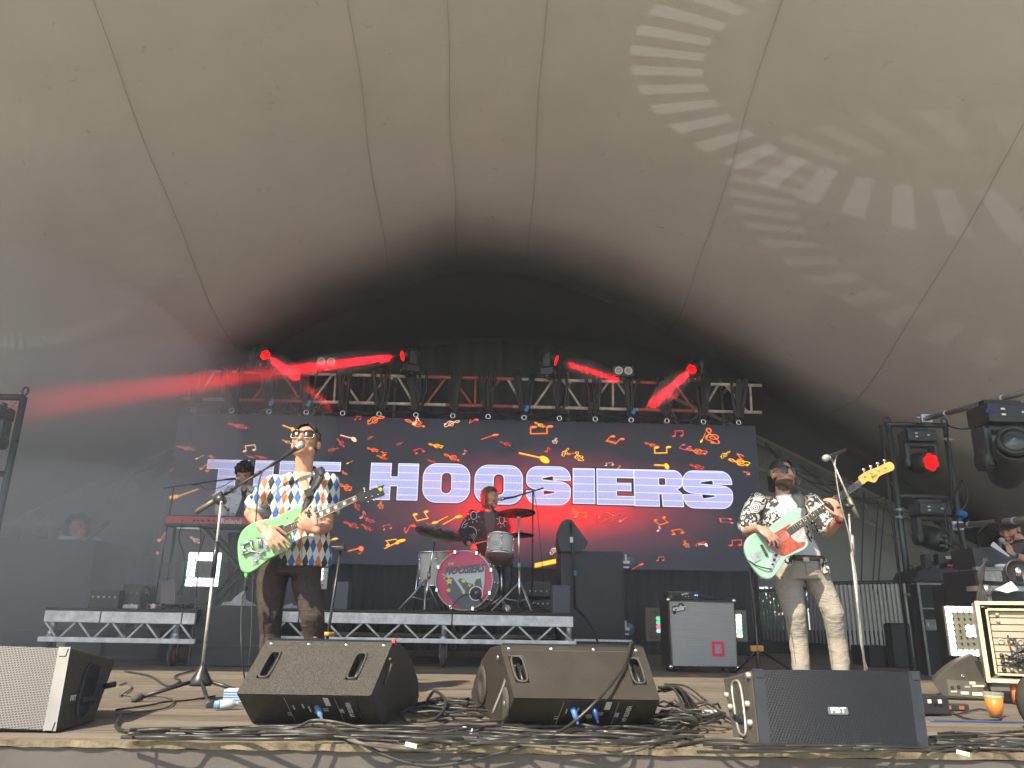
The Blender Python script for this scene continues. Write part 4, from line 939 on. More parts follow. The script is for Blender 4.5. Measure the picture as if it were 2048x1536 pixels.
# ------------------------------------------------------------------ bass cabinet and amplifier
YA = 8.2
def cab_amp():
    c, d = wb(1338, 1199, 1474, 1333, YA, .42); c.z -= 0; z0 = .045; zt = c.z+d.z/2; c.z = (z0+zt)/2; d.z = zt-z0
    root = thing('bass_cabinet', 'bass speaker cabinet with silver grille cloth and a pink tape square', 'speaker cabinet', (c.x, c.y, 0))
    mb = MB(); mb.box(c, d, None, .012); mb.build('cabinet', M['black'], root)
    m, t, b = newmat('silver_grille_cloth'); n = N(t); tc = n.node('ShaderNodeTexCoord'); sp = n.node('ShaderNodeSeparateXYZ'); n.link(tc.outputs['Object'], sp.inputs[0])
    s = n.m('ADD', n.m('MULTIPLY', n.m('SINE', n.m('MULTIPLY', sp.outputs[0], 420.)), .25), n.m('MULTIPLY', n.m('SINE', n.m('MULTIPLY', sp.outputs[2], 420.)), .25))
    no = n.node('ShaderNodeTexNoise'); no.inputs['Scale'].default_value = 6; mp = n.node('ShaderNodeMapping'); mp.inputs['Scale'].default_value = (1, 1, 6); n.link(tc.outputs['Object'], mp.inputs[0]); n.link(mp.outputs[0], no.inputs['Vector'])
    n.link(n.mix(n.m('ADD', n.m('MULTIPLY', no.outputs[0], .6), s), (.30, .31, .29), (.42, .43, .41)), b.inputs['Base Color']); b.inputs['Roughness'].default_value = .7
    mb = MB(); gc = c-V(0, d.y/2+.006, .004); mb.box(gc, (d.x-.05, .012, d.z-.06)); mb.build('grille_cloth', m, root)
    mb = MB(); L, T = d.x/2-.02, d.z/2-.025
    for a, b2 in (((-L, -T), (L, -T)), ((L, -T), (L, T)), ((L, T), (-L, T)), ((-L, T), (-L, -T))): mb.bar(gc+V(a[0], -.004, a[1]), gc+V(b2[0], -.004, b2[1]), .005, 6)
    mb.build('piping', M['alud'], root)
    for sx in (-1, 1):
        for sz in (-1, 1): mb = MB(); mb.ball(c+V(sx*(d.x/2-.008), -d.y/2+.008, sz*(d.z/2-.008)), (.026, .026, .026), 10, 7); mb.build('metal_corner', M['chrome'], root)
    pk = mat('neon_pink_tape', (.85, .03, .13), .6)
    q = P(1437, 1298, YA-.03); mb = MB()
    plate(mb, [rrect(-.062, -.072, .062, .072, .012, 3), rrect(-.034, -.044, .034, .044, .003, 2)[::-1]], (q.x, c.y-d.y/2-.015, q.z), (1, 0, 0), (0, 0, 1), 0, .001); mb.build('pink_tape', pk, root)
    q = P(1358, 1217, YA-.03); y_ = c.y-d.y/2-.016
    mb = MB(); U_ = V(1, 0, .16).normalized(); W_ = V(-.05, 0, 1).normalized()
    plate(mb, [rrect(-.068, -.028, .068, .032, .012, 3)], (q.x, y_, q.z), U_, W_, 0, .002); plate(mb, [rrect(.0, .02, .05, .05, .01, 3)], (q.x, y_+.0005, q.z), U_, W_, 0, .002); plate(mb, [rrect(-.064, -.05, -.03, -.01, .01, 3)], (q.x, y_+.0008, q.z), U_, W_, 0, .002)
    lg = mb.build('logo_plate', M['black'], root)
    mb = MB(); text(mb, 'aguilar', (q.x, y_-.005, q.z+.007), U_, W_, .058, .0022, .25, sx=.86); mb.box((q.x+.01, y_-.005, q.z-.016), (.09, .002, .008), Matrix.Rotation(R(-9), 3, 'Y')); mb.build('logo_text', M['white'], lg)
    for sx in (-1, 1):
        for sy in (-1, 1): mb = MB(); mb.lathe((c.x+sx*(d.x/2-.06), c.y+sy*(d.y/2-.06), .004), (0, 0, 1), [(0, 0), (0, .022), (.045, .026), (.045, 0)], 10); mb.build('foot', M['rubber'], root)
    # amplifier on top
    c2, d2 = wb(1337, 1185, 1399, 1199, YA+.03, .26); c2.z = zt+d2.z/2+.006
    am = thing('bass_amplifier', 'small bass amplifier head with blue lights on top of the silver cabinet', 'amplifier', (c2.x, c2.y, zt))
    mb = MB(); mb.box(c2, d2, None, .004)
    for sx in (-1, 1): mb.box(c2+V(sx*.10, 0, -d2.z/2-.003), (.02, .2, .006))
    mb.build('case', M['plate'], am)
    mb = MB(); pts = [c2+V(a*d2.x/2*.97, -d2.y/2-.002, b2*d2.z/2*.9) for a, b2 in ((-1, -1), (1, -1), (1, 1), (-1, 1))]; mb.tube(pts, .0022, 4, closed=True); mb.build('faceplate_edge', M['alud'], am)
    for k in range(8): mb = MB(); mb.lathe(c2+V(-.135+.03*k, -d2.y/2, -.014), (0, -1, 0), [(0, .007), (.012, .006), (.012, 0)], 8); mb.build('knob', M['alud'] if k in (0, 5, 6) else M['blackm'], am)
    for k in range(2): mb = MB(); mb.lathe(c2+V(.118+.018*k, -d2.y/2-.001, .001), (0, -1, 0), [(0, .007), (.003, .006), (.003, 0)], 8); mb.build('indicator_light', emat('blue_led', (.02, .25, 1.), 3.), am)
    mb = MB(); text(mb, 'aguilar', c2+V(.01, -d2.y/2-.002, .014), (1, 0, .12), (0, 0, 1), .03, .0008, .25); mb.build('logo_text', M['print'], am)
    mb = MB(); c3 = V(P(1415, 1192, YA+.05).x, YA+.16, zt+.028); mb.box(c3, (.13, .12, .05), None, .008); mb.box(c3+V(.05, 0, .03), (.012, .03, .012)); mb.box(c3+V(.09, .01, -.008), (.08, .1, .03), None, .004)
    tag(mb.build('pedal_box', M['black']), 'small black pedal box beside the bass amplifier on the cabinet', 'pedal')
cab_amp()
# ------------------------------------------------------------------ lit matrix panels
def matrix_panel(label, x0, y0, x1, y1, Y, rows, cols, pattern, tilt=.0, e=4., face=(.10, .085, .08)):
    root = thing('led_matrix_panel', label, 'led panel', P((x0+x1)/2, y1, Y), 'square led matrix panels around the stage')
    fc = mat('matrix_face', face, .4, var=.3, vscale=9)
    c, d = wb(x0, y0, x1, y1, Y, .03); mb = MB(); mb.box(c, d, None, .004); hs = mb.build('housing', fc, root)
    pw, ph = d.x/cols, d.z/rows; cells = {}
    for r_ in range(rows):
        for k in range(cols):
            col = pattern(r_, k)
            if col is None: continue
            cells.setdefault(col, []).append((c.x-d.x/2+pw*(k+.5), c.z+d.z/2-ph*(r_+.5)))
    for col, ls in cells.items():
        m_ = emat('lit_cell', col, e)
        for (x, z) in ls:
            mb = MB(); plate(mb, [rrect(-pw*.47, -ph*.47, pw*.47, ph*.47, min(pw, ph)*.22, 3)], (x, c.y-d.y/2-.004, z), (1, 0, 0), (0, 0, 1), 0, .002); mb.build('lit_cell', m_, root, fix=False)
    mb = MB()
    for r_ in range(1, rows):
        for k in range(1, cols): mb.box((c.x-d.x/2+pw*k, c.y-d.y/2-.008, c.z+d.z/2-ph*r_), (.012, .004, .012))
    mb.build('corner_studs', M['black'], root)
    return root
WH, PK, CY, YE, GN = (1., 1., .97), (1., .25, .35), (.45, .85, .9), (1., .9, .35), (.2, .8, .45)
rp = random.Random(4)
matrix_panel('square led panel glowing white and blue behind the keyboard stand', 374, 1105, 440, 1173, 8.9, 8, 8, lambda r, k: None if (2 <= r <= 5 and 2 <= k <= 5) else (PK if r == 7 and 1 < k < 5 else CY if k in (0, 7) and r > 1 else WH), e=2.4)
matrix_panel('led panel half hidden left of the silver bass cabinet, mostly dark', 1292, 1216, 1352, 1283, 9.0, 8, 6, lambda r, k: {2: GN, 3: GN, 4: PK, 5: CY}.get(r) if k == 2 else None, e=.5, face=(.15, .12, .10))
matrix_panel('led panel half hidden right of the silver bass cabinet, glowing white', 1424, 1220, 1494, 1283, 9.0, 8, 7, lambda r, k: None if k in (0, 6) or r in (0, 7) else (CY if (k == 5 and r in (3, 4)) else YE if r in (6,) else WH if (r+k) % 5 else GN), e=1.2, face=(.20, .18, .15))
matrix_panel('brightest square led panel glowing white in front of the open rack', 1896, 1213, 1990, 1312, 6.0, 8, 8, lambda r, k: WH if (r == 0 or k == 0 or r == 7) else ((.45, .42, .42) if (3 <= r <= 4 and 3 <= k <= 4) else None), e=4., face=(.18, .18, .14))
matrix_panel('narrow led panel just right of the singer, upright and pale grey', 612, 1108, 656, 1178, 9.0, 8, 5, lambda r, k: WH if (k == 3 and 2 <= r <= 5) else None, e=1.5, face=(.42, .42, .36))
# ------------------------------------------------------------------ microphones and stands
M['micg'] = mat('mic_grille', (.36, .38, .37), .4, .6, bump=.6, bscale=400)
def microphone(head, tail, label, r=.025, parent=None, L=.17):
    h, t = Vector(head), Vector(tail); d = (t-h).normalized()
    root = thing('microphone', label, 'microphone', h)
    mb = MB(); mb.lathe(h-d*.022, d, [(0, 0), (.004, r*.6), (.014, r*.95), (.028, r), (.044, r*.95), (.052, r*.8)], 16); mb.build('mic_head', M['micg'], root)
    mb = MB(); mb.lathe(h+d*.030, d, [(0, r*.8), (.012, r*.82), (.02, r*.62), (L, r*.42), (L+.004, 0)], 14); mb.build('mic_body', M['blackm'], root)
    mb = MB(); mb.lathe(h+d*.026, d, [(0, r*.98), (.010, r*.98)], 16); mb.build('mic_collar', M['chrome'], root); return root
# the singer's boom stand
Y0 = 5.0
base = V(P(403, 1352, Y0).x, Y0, 0)
st = thing('boom_stand', 'chrome tripod boom stand leaning over the boards in front of the singer', 'microphone stand', base)
hub = P(403, 1352, Y0); top = P(443, 1002, Y0); mid = P(428, 1135, Y0)
mb = MB(); mb.tube([hub, mid], .0105, 10); mb.build('lower_pole', M['alud'], st)
mb = MB(); mb.tube([mid-(top-mid).normalized()*.06, mid+(top-mid).normalized()*.16], .0155, 12); mb.build('grip_sleeve', M['blackm'], st)
mb = MB(); mb.tube([mid, top], .0085, 10); mb.build('upper_pole', M['alud'], st)
mb = MB(); mb.lathe(hub+V(0, 0, -.055), (0, 0, 1), [(0, .0), (0, .062), (.02, .066), (.05, .052), (.10, .022), (.13, .014), (.13, 0)], 20); mb.build('hub', M['blackm'], st)
for fx, fy, nmz in ((270, 1398, 0), (418, 1410, 0), (510, 1392, 0)):
    e = PZ(fx, fy, .016); mb = MB(); s_ = hub+V(0, 0, -.03); s_ += (V(e.x, e.y, s_.z)-s_).normalized()*.05
    mb.tube([s_, e], .0115, 10); lg = mb.build('leg', M['blackm'], st)
    mb = MB(); d = (e-s_).normalized(); mb.tube([e-d*.04, e+d*.02], .02, 10); mb.build('rubber_foot', M['cabs'], lg)
b0, b1 = P(393, 1024, Y0+.05), P(588, 902, Y0+.02)
mb = MB(); mb.tube([b0, b1], .0078, 10); bo = mb.build('boom_arm', M['blackm'], st)
d = (b1-b0).normalized(); mb = MB(); mb.tube([b0, b0+d*.17], [.017, .017], 12); mb.lathe(b0, -d, [(0, .017), (.004, .012), (.004, 0)], 12); mb.build('counterweight', mat('olive_grey_weight', (.14, .135, .11), .45, .3), bo)
for t in (.33, .62, .80): mb = MB(); p = b0.lerp(b1, t); mb.tube([p-d*.03, p+d*.03], .0125, 10); mb.build('arm_clip', M['blackm'], bo)
ck = P(441, 1000, Y0+.03); mb = MB(); mb.lathe(ck+V(0, -.035, 0), (0, 1, 0), [(0, 0), (0, .03), (.03, .034), (.07, .03), (.07, 0)], 18); mb.box(ck+V(-.02, -.005, .025), (.07, .04, .04), Matrix.Rotation(R(-32), 3, 'Y'), .008); mb.build('clutch', M['hous'], st)
mb = MB(); mb.bar(ck+V(.01, -.03, -.02), P(456, 1019, Y0-.02), .006); mb.ball(P(456, 1019, Y0-.02), .012, 8, 6); mb.build('clutch_lever', M['blackm'], st)
MICH = P(603, 889, 5.02)
microphone(MICH, P(572, 911, 5.02), 'silver headed microphone at the mouth of the singer', .027)
# cable from the singer's microphone
mb = MB()
pts = spline([P(572, 912, 5.02), P(548, 925, 4.99), P(522, 950, 4.97), P(514, 1010, 4.96), P(508, 1110, 4.95), P(504, 1230, 4.94), P(498, 1330, 4.92), PZ(488, 1392, .01), PZ(505, 1425, .012)], 8)
mb.tube(pts, .0042, 6); tag(mb.build('microphone_cable', M['cable']), 'thin black microphone cable hanging down across the arm of the singer', 'cable')
# short stand right of the singer
base = V(P(655, 1268, 6.0).x, 6.0, 0); s2 = thing('pedestal_stand', 'short empty stand with yellow foot collar right of the singer', 'microphone stand', base)
a, b = V(base.x-.02, 6.0, .03), P(681, 1103, 6.0); mb = MB(); mb.tube([a, b], .011, 10); mb.build('pole', M['blackm'], s2)
mb = MB(); mb.tube([P(656, 1272, 6.), P(657, 1264, 6.)], .045, 12); mb.build('yellow_collar', mat('amber_collar', (.55, .30, .06), .5), s2)
mb = MB(); mb.box(b+V(0, -.01, .02), (.075, .05, .04), None, .012); mb.box(b+V(.02, -.02, .045), (.02, .03, .02)); mb.build('clip', M['hous'], s2)
for k in range(3): mb = MB(); an = k*2.094+.5; mb.tube([V(base.x, 6., .20), V(base.x+.26*math.cos(an), 6.+.26*math.sin(an), .012)], .010, 8); mb.build('leg', M['blackm'], s2)
# stand in front of the bass player
Yb = 5.9
s3 = thing('boom_stand', 'tall chrome straight stand with boom in front of the bass player', 'microphone stand', V(P(1728, 1340, Yb).x, Yb, 0))
f0 = P(1733, 1362, Yb); f0.z = .08; f1 = P(1703, 1105, Yb); f2 = P(1698, 1028, Yb)
mb = MB(); mb.tube([f0, f1], .0095, 10); mb.build('lower_pole', M['alud'], s3)
mb = MB(); mb.tube([P(1706, 1110, Yb), P(1703, 1070, Yb)], .016, 12); mb.build('grip_sleeve', M['alud'], s3)
mb = MB(); mb.tube([f1, f2], .0075, 10); mb.build('upper_pole', M['alud'], s3)
for k in range(3):
    an = k*2.094+.4; mb = MB(); mb.tube([f0+V(0, 0, .02), V(f0.x+.3*math.cos(an), Yb+.3*math.sin(an), .012)], .011, 8); mb.build('leg', M['blackm'], s3)
mb = MB(); mb.tube([P(1714, 1034, Yb-.03), P(1662, 915, Yb-.05)], .0075, 10); bo = mb.build('boom_arm', M['alud'], s3)
mb = MB(); mb.tube([P(1716, 1036, Yb-.03), P(1697, 995, Yb-.03)], .0165, 12); mb.build('counterweight', mat('grey_weight', (.16, .15, .12), .45, .3), bo)
mb = MB(); c = P(1698, 1012, Yb-.03); mb.lathe(c+V(-.03, 0, 0), (1, 0, 0), [(0, 0), (0, .018), (.06, .018), (.06, 0)], 12); mb.bar(c+V(-.03, 0, 0), c+V(-.08, 0, -.012), .006); mb.ball(c+V(-.085, 0, -.014), .011, 8, 6); mb.build('clutch', M['blackm'], s3)
mb = MB(); mb.tube(spline([P(1676, 905, Yb-.05), P(1670, 930, Yb-.06), P(1680, 1000, Yb-.08), P(1698, 1070, Yb-.05), P(1712, 1150, Yb-.03), P(1716, 1210, Yb-.02), P(1722, 1290, Yb), P(1735, 1340, Yb)], 8), .0045, 6); tag(mb.build('microphone_cable', M['alud']), 'pale microphone cable winding down the tall chrome stand', 'cable')
microphone(P(1650, 917, Yb-.08), P(1678, 905, Yb-.06), 'microphone pointing left above the raised hand of the bass player', .027)
# guitar stand-like pole behind the bass (black telescopic stand with amber brace)
s4 = thing('speaker_stand', 'black tripod stand with amber collar between the silver cabinet and the bass player', 'stand', V(P(1516, 1340, 7.9).x, 7.9, 0))
mb = MB(); mb.tube([P(1517, 1345, 7.9), P(1503, 1130, 7.9)], .017, 8); mb.tube([P(1512, 1250, 7.9), P(1508, 1200, 7.9)], .026, 10); mb.build('pole', M['hous'], s4)
mb = MB(); c, d = wb(1503, 1291, 1528, 1303, 7.87, .05); mb.box(c, d, None, .012); mb.build('amber_collar', mat('amber_clamp', (.65, .30, .05), .5), s4)
for ex, ey in ((1470, 1345), (1550, 1335), (1524, 1352)): mb = MB(); e = PZ(ex, ey, .015); mb.tube([P(1516, 1298, 7.9), V(e.x, min(e.y, 8.6), .015)], .012, 6); mb.build('leg', M['hous'], s4)
# keyboard stage-left boom stand
s5 = thing('boom_stand', 'thin dark boom stand behind the red keyboard with its arm across to the keyboard player', 'microphone stand', V(P(318, 1190, 8.9).x, 8.9, RLZ))
mb = MB(); b_ = P(348, 975, 8.9); mb.tube([V(b_.x-.03, 8.9, RLZ+.02), b_], .010, 8); mb.build('pole', M['hous'], s5)
mb = MB(); mb.tube([P(328, 976, 8.9), P(468, 957, 8.85)], .008, 8); mb.tube([P(385, 969, 8.88), P(400, 967, 8.88)], .013, 8); mb.build('boom_arm', M['hous'], s5)
for k in range(3): an = k*2.094; mb = MB(); mb.tube([V(b_.x-.03, 8.9, RLZ+.08), V(b_.x-.03+.22*math.cos(an), 8.9+.22*math.sin(an), RLZ+.01)], .009, 6); mb.build('leg', M['hous'], s5)
microphone(P(480, 957, 8.82), P(466, 958, 8.84), 'dark microphone close to the chin of the keyboard player', .024)
mb = MB(); mb.tube(spline([P(466, 960, 8.84), P(440, 975, 8.8), P(412, 978, 8.8), P(400, 968, 8.85)], 6), .004, 5); tag(mb.build('microphone_cable', M['rubber']), 'black cable looping below the boom arm of the keyboard player', 'cable')

# ------------------------------------------------------------------ red keyboard on its cross stand
Yk = 8.6
a, b = P(332, 1039, Yk), P(560, 1044, Yk)
kb = thing('keyboard', 'long red stage keyboard with its socket side towards us', 'keyboard', (a+b)/2)
M['kbr'] = mat('red_keyboard_shell', (.36, .035, .05), .42, var=.15)
mb = MB(); c = (a+b)/2; L = (b-a).length; mb.box(c+V(0, .16, 0), (L, .32, .085), None, .008); mb.build('case', M['kbr'], kb)
mb = MB(); mb.box(c+V(0, .16, -.05), (L+.01, .33, .035), None, .006); mb.box(c+V(0, .165, .047), (L+.006, .32, .016), None, .003)
mb.build('black_base', M['black'], kb)
mb = MB(); mb.box(c+V(0, .20, .056), (L-.14, .14, .012)); mb.build('keys', M['white'], kb)
mb = MB(); text(mb, 'Roland', P(462, 1043, Yk-.004), (1, 0, 0), (0, 0, 1), .075, .0015, sx=1.1); mb.build('maker_text', mat('silver_print', (.5, .45, .45), .5), kb)
for x in (365, 388, 396, 405, 417, 427): mb = MB(); mb.lathe(P(x, 1041, Yk-.001), (0, -1, 0), [(0, .012), (.004, .012), (.004, 0)], 10); mb.build('socket', M['black'], kb)
ks = thing('keyboard_stand', 'black cross braced stand under the red keyboard', 'keyboard stand', V(c.x, Yk+.1, RLZ))
zt = a.z-.075
mb = MB(); xa, xb = P(345, 1190, Yk+.1).x, P(345, 1050, Yk+.1).x
mb.tube([V(P(325, 1200, Yk).x, Yk+.1, RLZ+.01), V(P(343, 1055, Yk).x, Yk+.1, zt)], .019, 8); mb.build('leg', M['hous'], ks)
mb = MB(); mb.box(V(P(375, 1060, Yk).x, Yk+.12, zt-.012), (.26, .2, .02)); mb.build('tray', M['steel'], ks)
for dy in (0, .28):
    mb = MB(); mb.tube([V(P(408, 1200, Yk).x, Yk+dy, RLZ+.02), V(P(545, 1050, Yk).x, Yk+dy, zt)], .018, 8); mb.build('cross_leg', M['hous'], ks)
    mb = MB(); mb.tube([V(P(545, 1220, Yk).x, Yk+dy+.03, RLZ+.02), V(P(408, 1052, Yk).x, Yk+dy+.03, zt)], .018, 8); mb.build('cross_leg', M['hous'], ks)
mb = MB(); mb.box(V(P(480, 1056, Yk).x, Yk+.15, zt-.0), (.9, .03, .025)); mb.build('support_bar', M['hous'], ks)
mb = MB(); mb.tube(spline([P(365, 1046, Yk-.02), P(358, 1075, Yk), P(368, 1110, Yk), P(370, 1140, Yk), P(362, 1190, Yk)], 6), .007, 5); mb.tube(spline([P(398, 1046, Yk-.02), P(402, 1075, Yk), P(397, 1120, Yk), P(392, 1195, Yk)], 6), .006, 5); mb.tube(spline([P(410, 1068, Yk-.02), P(400, 1100, Yk), P(375, 1150, Yk), P(355, 1190, Yk)], 6), .006, 5)
tag(mb.build('keyboard_cables', M['rubber']), 'thin dark cables hanging from the sockets of the red keyboard', 'cables')

# ------------------------------------------------------------------ clutter on the left riser
def obj_box(name, label, cat, x0, y0, x1, y1, Y, depth, m, bev=.01, zb=None):
    c, d = wb(x0, y0, x1, y1, Y, depth)
    if zb is not None: zt_ = c.z+d.z/2; c.z = (zt_+zb)/2; d.z = max(.01, zt_-zb)
    mb = MB(); mb.box(c, d, None, bev); return mb, c, d
def simple(name, label, cat, x0, y0, x1, y1, Y, depth, m, det=None, zb=None, bev=.01, group=None):
    root = thing(name, label, cat, P((x0+x1)/2, y1, Y), group); mb, c, d = obj_box(name, label, cat, x0, y0, x1, y1, Y, depth, m, bev, zb); mb.build('case', m, root)
    if det: det(root, c, d)
    return root, c, d
def knobs(n_, m=None, dz=0.):
    def f(root, c, d):
        for k in range(n_): mb = MB(); mb.lathe((c.x-d.x/2+d.x*(k+.7)/(n_+.4), c.y-d.y/2, c.z+dz), (0, -1, 0), [(0, .010), (.010, .008), (.010, 0)], 8); mb.build('knob', m or M['alud'], root)
    return f
simple('audio_mixer', 'low dark mixer with white knobs on the left end of the left riser', 'mixer', 178, 1180, 238, 1210, 8.2, .4, M['plate'], knobs(5, M['white'], .02), RLZ)
simple('effects_rack', 'dark effects box in the middle of the left riser', 'audio equipment', 244, 1168, 282, 1209, 8.3, .35, M['plate'], knobs(3, M['alud'], .03), RLZ)
def lap(label, x0, y0, x1, y1, Y):
    a, b = P(x0, y1, Y), P(x1, y1, Y); t0, t1 = P(x0-8, y0, Y+.08), P(x1-8, y0, Y+.08)
    root = thing('laptop', label, 'laptop', a); a.z = b.z = RLZ+.03
    mb = MB(); mb.add([a, b, t1, t0], [(0, 1, 2, 3)], False); mb.add([p+V(0, .012, 0) for p in (a, b, t1, t0)], [(0, 1, 2, 3)], False); mb.build('lid', M['plate'], root)
    mb = MB(); i = [a.lerp(t1, .08)+V(0, -.003, 0), b.lerp(t0, .08)+V(0, -.003, 0), t1.lerp(a, .08)+V(0, -.003, 0), t0.lerp(b, .08)+V(0, -.003, 0)]; mb.add(i, [(0, 1, 2, 3)], False); mb.build('screen', mat('dim_reddish_screen', (.07, .04, .04), .2), root)
    mb = MB(); mb.tube([a, b, t1, t0], .005, 4, closed=True); mb.build('screen_frame', M['alud'], root)
    mb = MB(); mb.box((a+b)/2+V(0, -.12, -.0), ((b-a).length, .24, .016)); mb.build('keyboard_half', M['plate'], root)
lap('open dark laptop standing behind the stand on the left riser', 326, 1160, 354, 1195, 8.35)
t_ = thing('fan', 'small round dark desk fan on the left riser', 'fan', P(288, 1205, 8.4)); c = P(288, 1186, 8.4)
mb = MB(); mb.tube([c+V(.065*math.cos(k*math.pi/8), 0, .065*math.sin(k*math.pi/8)) for k in range(16)], .010, 6, closed=True); mb.build('guard_ring', M['black'], t_)
mb = MB(); [mb.bar(c, c+V(.06*math.cos(k*math.pi/3), 0, .06*math.sin(k*math.pi/3)), .004) for k in range(6)]; mb.lathe(c, (0, 1, 0), [(-.01, 0), (-.01, .02), (.02, .02)], 10); mb.build('fan_blades', M['alud'], t_)
mb = MB(); mb.tube([c-V(0, -.02, .065), V(c.x, 8.42, RLZ+.01)], .012, 6); mb.box((c.x, 8.42, RLZ+.012), (.12, .1, .02)); mb.build('foot', M['black'], t_)
for i_, (x, y, w_, h_, lb, mm) in enumerate(((262, 1203, 30, 8, 'silver edged pedal in the middle of the left riser', M['alud']), (305, 1202, 18, 9, 'small grey pedal with knobs right of the desk fan', M['steel']), (318, 1206, 16, 7, 'small dark pedal nearest the keyboard stand foot', M['plate']), (298, 1210, 9, 9, 'tiny red pedal on the front rail of the left riser', M['red']))):
    c, d = wb(x-w_/2, y-h_/2, x+w_/2, y+h_/2, 7.98, .08); c.z = RLZ+d.z/2; r_ = thing('effects_pedal', lb, 'pedal', c, 'pedals on the left riser'); mb = MB(); mb.box(c, d, None, .005); mb.build('case', mm, r_)
    mb = MB(); mb.lathe(c+V(0, -.01, d.z/2), (0, 0, 1), [(0, .012), (.012, .01), (.012, 0)], 8); mb.build('switch', M['chrome'], r_)
mb = MB(); rr = random.Random(11)
for k in range(12):
    x0 = rr.uniform(325, 400); p0 = PZ(x0, 1190, RLZ+.01)
    pp = [V(P(x0+rr.uniform(-20, 26), 1195, 8.2).x, rr.uniform(7.95, 8.5), RLZ+rr.uniform(.01, .06)) for _ in range(6)]
    mb.tube(spline(pp, 6), .007, 5)
tag(mb.build('cable_tangle', M['rubber']), 'tangle of black cables at the foot of the keyboard stand on the left riser', 'cables')
# white cloth right of the keyboard stand
def cloth(name, label, x0, y0, x1, y1, Y, m, seed, zb):
    rr = random.Random(seed); a, b = P(x0, y1, Y), P(x1, y1, Y); h = P(x0, y0, Y).z-a.z; nx_, ny_ = 22, 14; vs = []
    ph = [rr.uniform(0, 6) for _ in range(6)]
    for j in range(ny_+1):
        for i in range(nx_+1):
            u, v = i/nx_, j/ny_; e = math.sin(math.pi*u)**.6*math.sin(math.pi*v)**.6
            z = zb+h*e*(.55+.25*math.sin(9*u+4*v+ph[0])+.2*math.sin(17*u-9*v+ph[1]))
            vs.append((a.x+(b.x-a.x)*u+.02*math.sin(12*v+ph[2]), Y+.3*v+.03*math.sin(10*u+ph[3]), max(z, zb+.004)))
    mb = MB(); mb.add(vs, [(j*(nx_+1)+i, j*(nx_+1)+i+1, (j+1)*(nx_+1)+i+1, (j+1)*(nx_+1)+i) for j in range(ny_) for i in range(nx_)], True)
    return tag(mb.build(name, m, fix=False), label, 'towel')
M['towel'] = mat('pale_towel', (.42, .43, .44), .95, var=.2, bump=.4, bscale=120)
# dark flight cases below and beside the risers
M['case'] = mat('dark_flight_case', (.016, .017, .020), .5, var=.3, vscale=4)
def flight_case(label, x0, y0, x1, y1, Y, depth, zb=None, latch=None, wheels=False, name='flight_case', m=None, edge=True, edgem=None):
    root = thing(name, label, 'flight case', P((x0+x1)/2, y1, Y)); c, d = wb(x0, y0, x1, y1, Y, depth)
    if zb is not None: zt_ = c.z+d.z/2; c.z = (zt_+zb)/2; d.z = zt_-zb
    mb = MB(); mb.box(c, d, None, .006); mb.build('case', m or M['case'], root)
    if edge:
        mb = MB(); ex, ez = d.x/2, d.z/2; y_ = c.y-d.y/2-.004
        for s1 in (-1, 1): mb.box((c.x, y_, c.z+s1*ez), (d.x+.012, .012, .022)); mb.box((c.x+s1*ex, y_-.001, c.z), (.022, .012, d.z+.012))
        mb.box((c.x, y_-.001, c.z+ez*.45), (d.x, .008, .012)); mb.build('edging', edgem or M['blackm'], root)
    for lx, ly in (latch or []):
        q = P(lx, ly, Y-.01); mb = MB(); mb.box((q.x, c.y-d.y/2-.008, q.z), (.11, .012, .11), None, .004); lt = mb.build('latch', M['steel'], root)
        mb = MB(); mb.tube([V(q.x+a_*.035, c.y-d.y/2-.018, q.z+b_*.035) for a_, b_ in ((-1, 1), (-1, -1), (1, -1), (1, 1))], .006, 5); mb.build('latch_ring', M['chrome'], lt)
    if wheels:
        for sx in (-1, 1):
            mb = MB(); mb.lathe((c.x+sx*(d.x/2-.1)-.02, c.y-d.y/2+.1, .055), (1, 0, 0), [(0, 0), (0, .05), (.04, .05), (.04, 0)], 16); mb.box((c.x+sx*(d.x/2-.1), c.y-d.y/2+.1, .112), (.07, .08, .012)); mb.build('wheel', M['rubber'], root)
    return root
cb = 8.05
flight_case('big dark equipment case between the left riser and the singer', 384, 1213, 524, 1328, 7.98, .7, .02)
mb = MB(); c, d = wb(372, 1290, 524, 1294, 7.96, .02); mb.box(c, d)
tag(mb.build('case_batten', M['blackm']), 'thin batten across the lower front of the dark case left of the singer', 'batten')
cloth('white_towel', 'crumpled white towel lying left of the singer on the dark case', 443, 1178, 498, 1210, 8.15, M['towel'], 3, P(470, 1212, 8.1).z)
cloth('white_towel', 'white towel lying flat between the legs of the singer on the drum riser', 560, 1200, 602, 1214, 8.6, M['towel'], 5, RRZ)
flight_case('low dark flight case with silver catch below the left riser, at the far left', -30, 1262, 92, 1330, 9.2, .6, .0)
flight_case('dark flight case with handle under the left end of the left riser', 96, 1262, 200, 1328, 9.3, .6, .0, [(120, 1290)])
flight_case('dark case with yellow label under the middle of the left riser', 206, 1258, 316, 1325, 9.4, .6, .0)
mb = MB(); c, d = wb(236, 1268, 250, 1281, 9.36, .01); mb.box(c, d, Matrix.Rotation(R(25), 3, 'Y')); tag(mb.build('yellow_label', mat('yellow_label', (.55, .5, .15), .6)), 'torn yellow label stuck on a dark case under the left riser', 'label')
flight_case('tall dark case in the smoke at the far left, guitar necks above it', -40, 1078, 178, 1262, 9.9, .9, .0, m=mat('smoky_case', (.03, .032, .032), .8), edge=False)
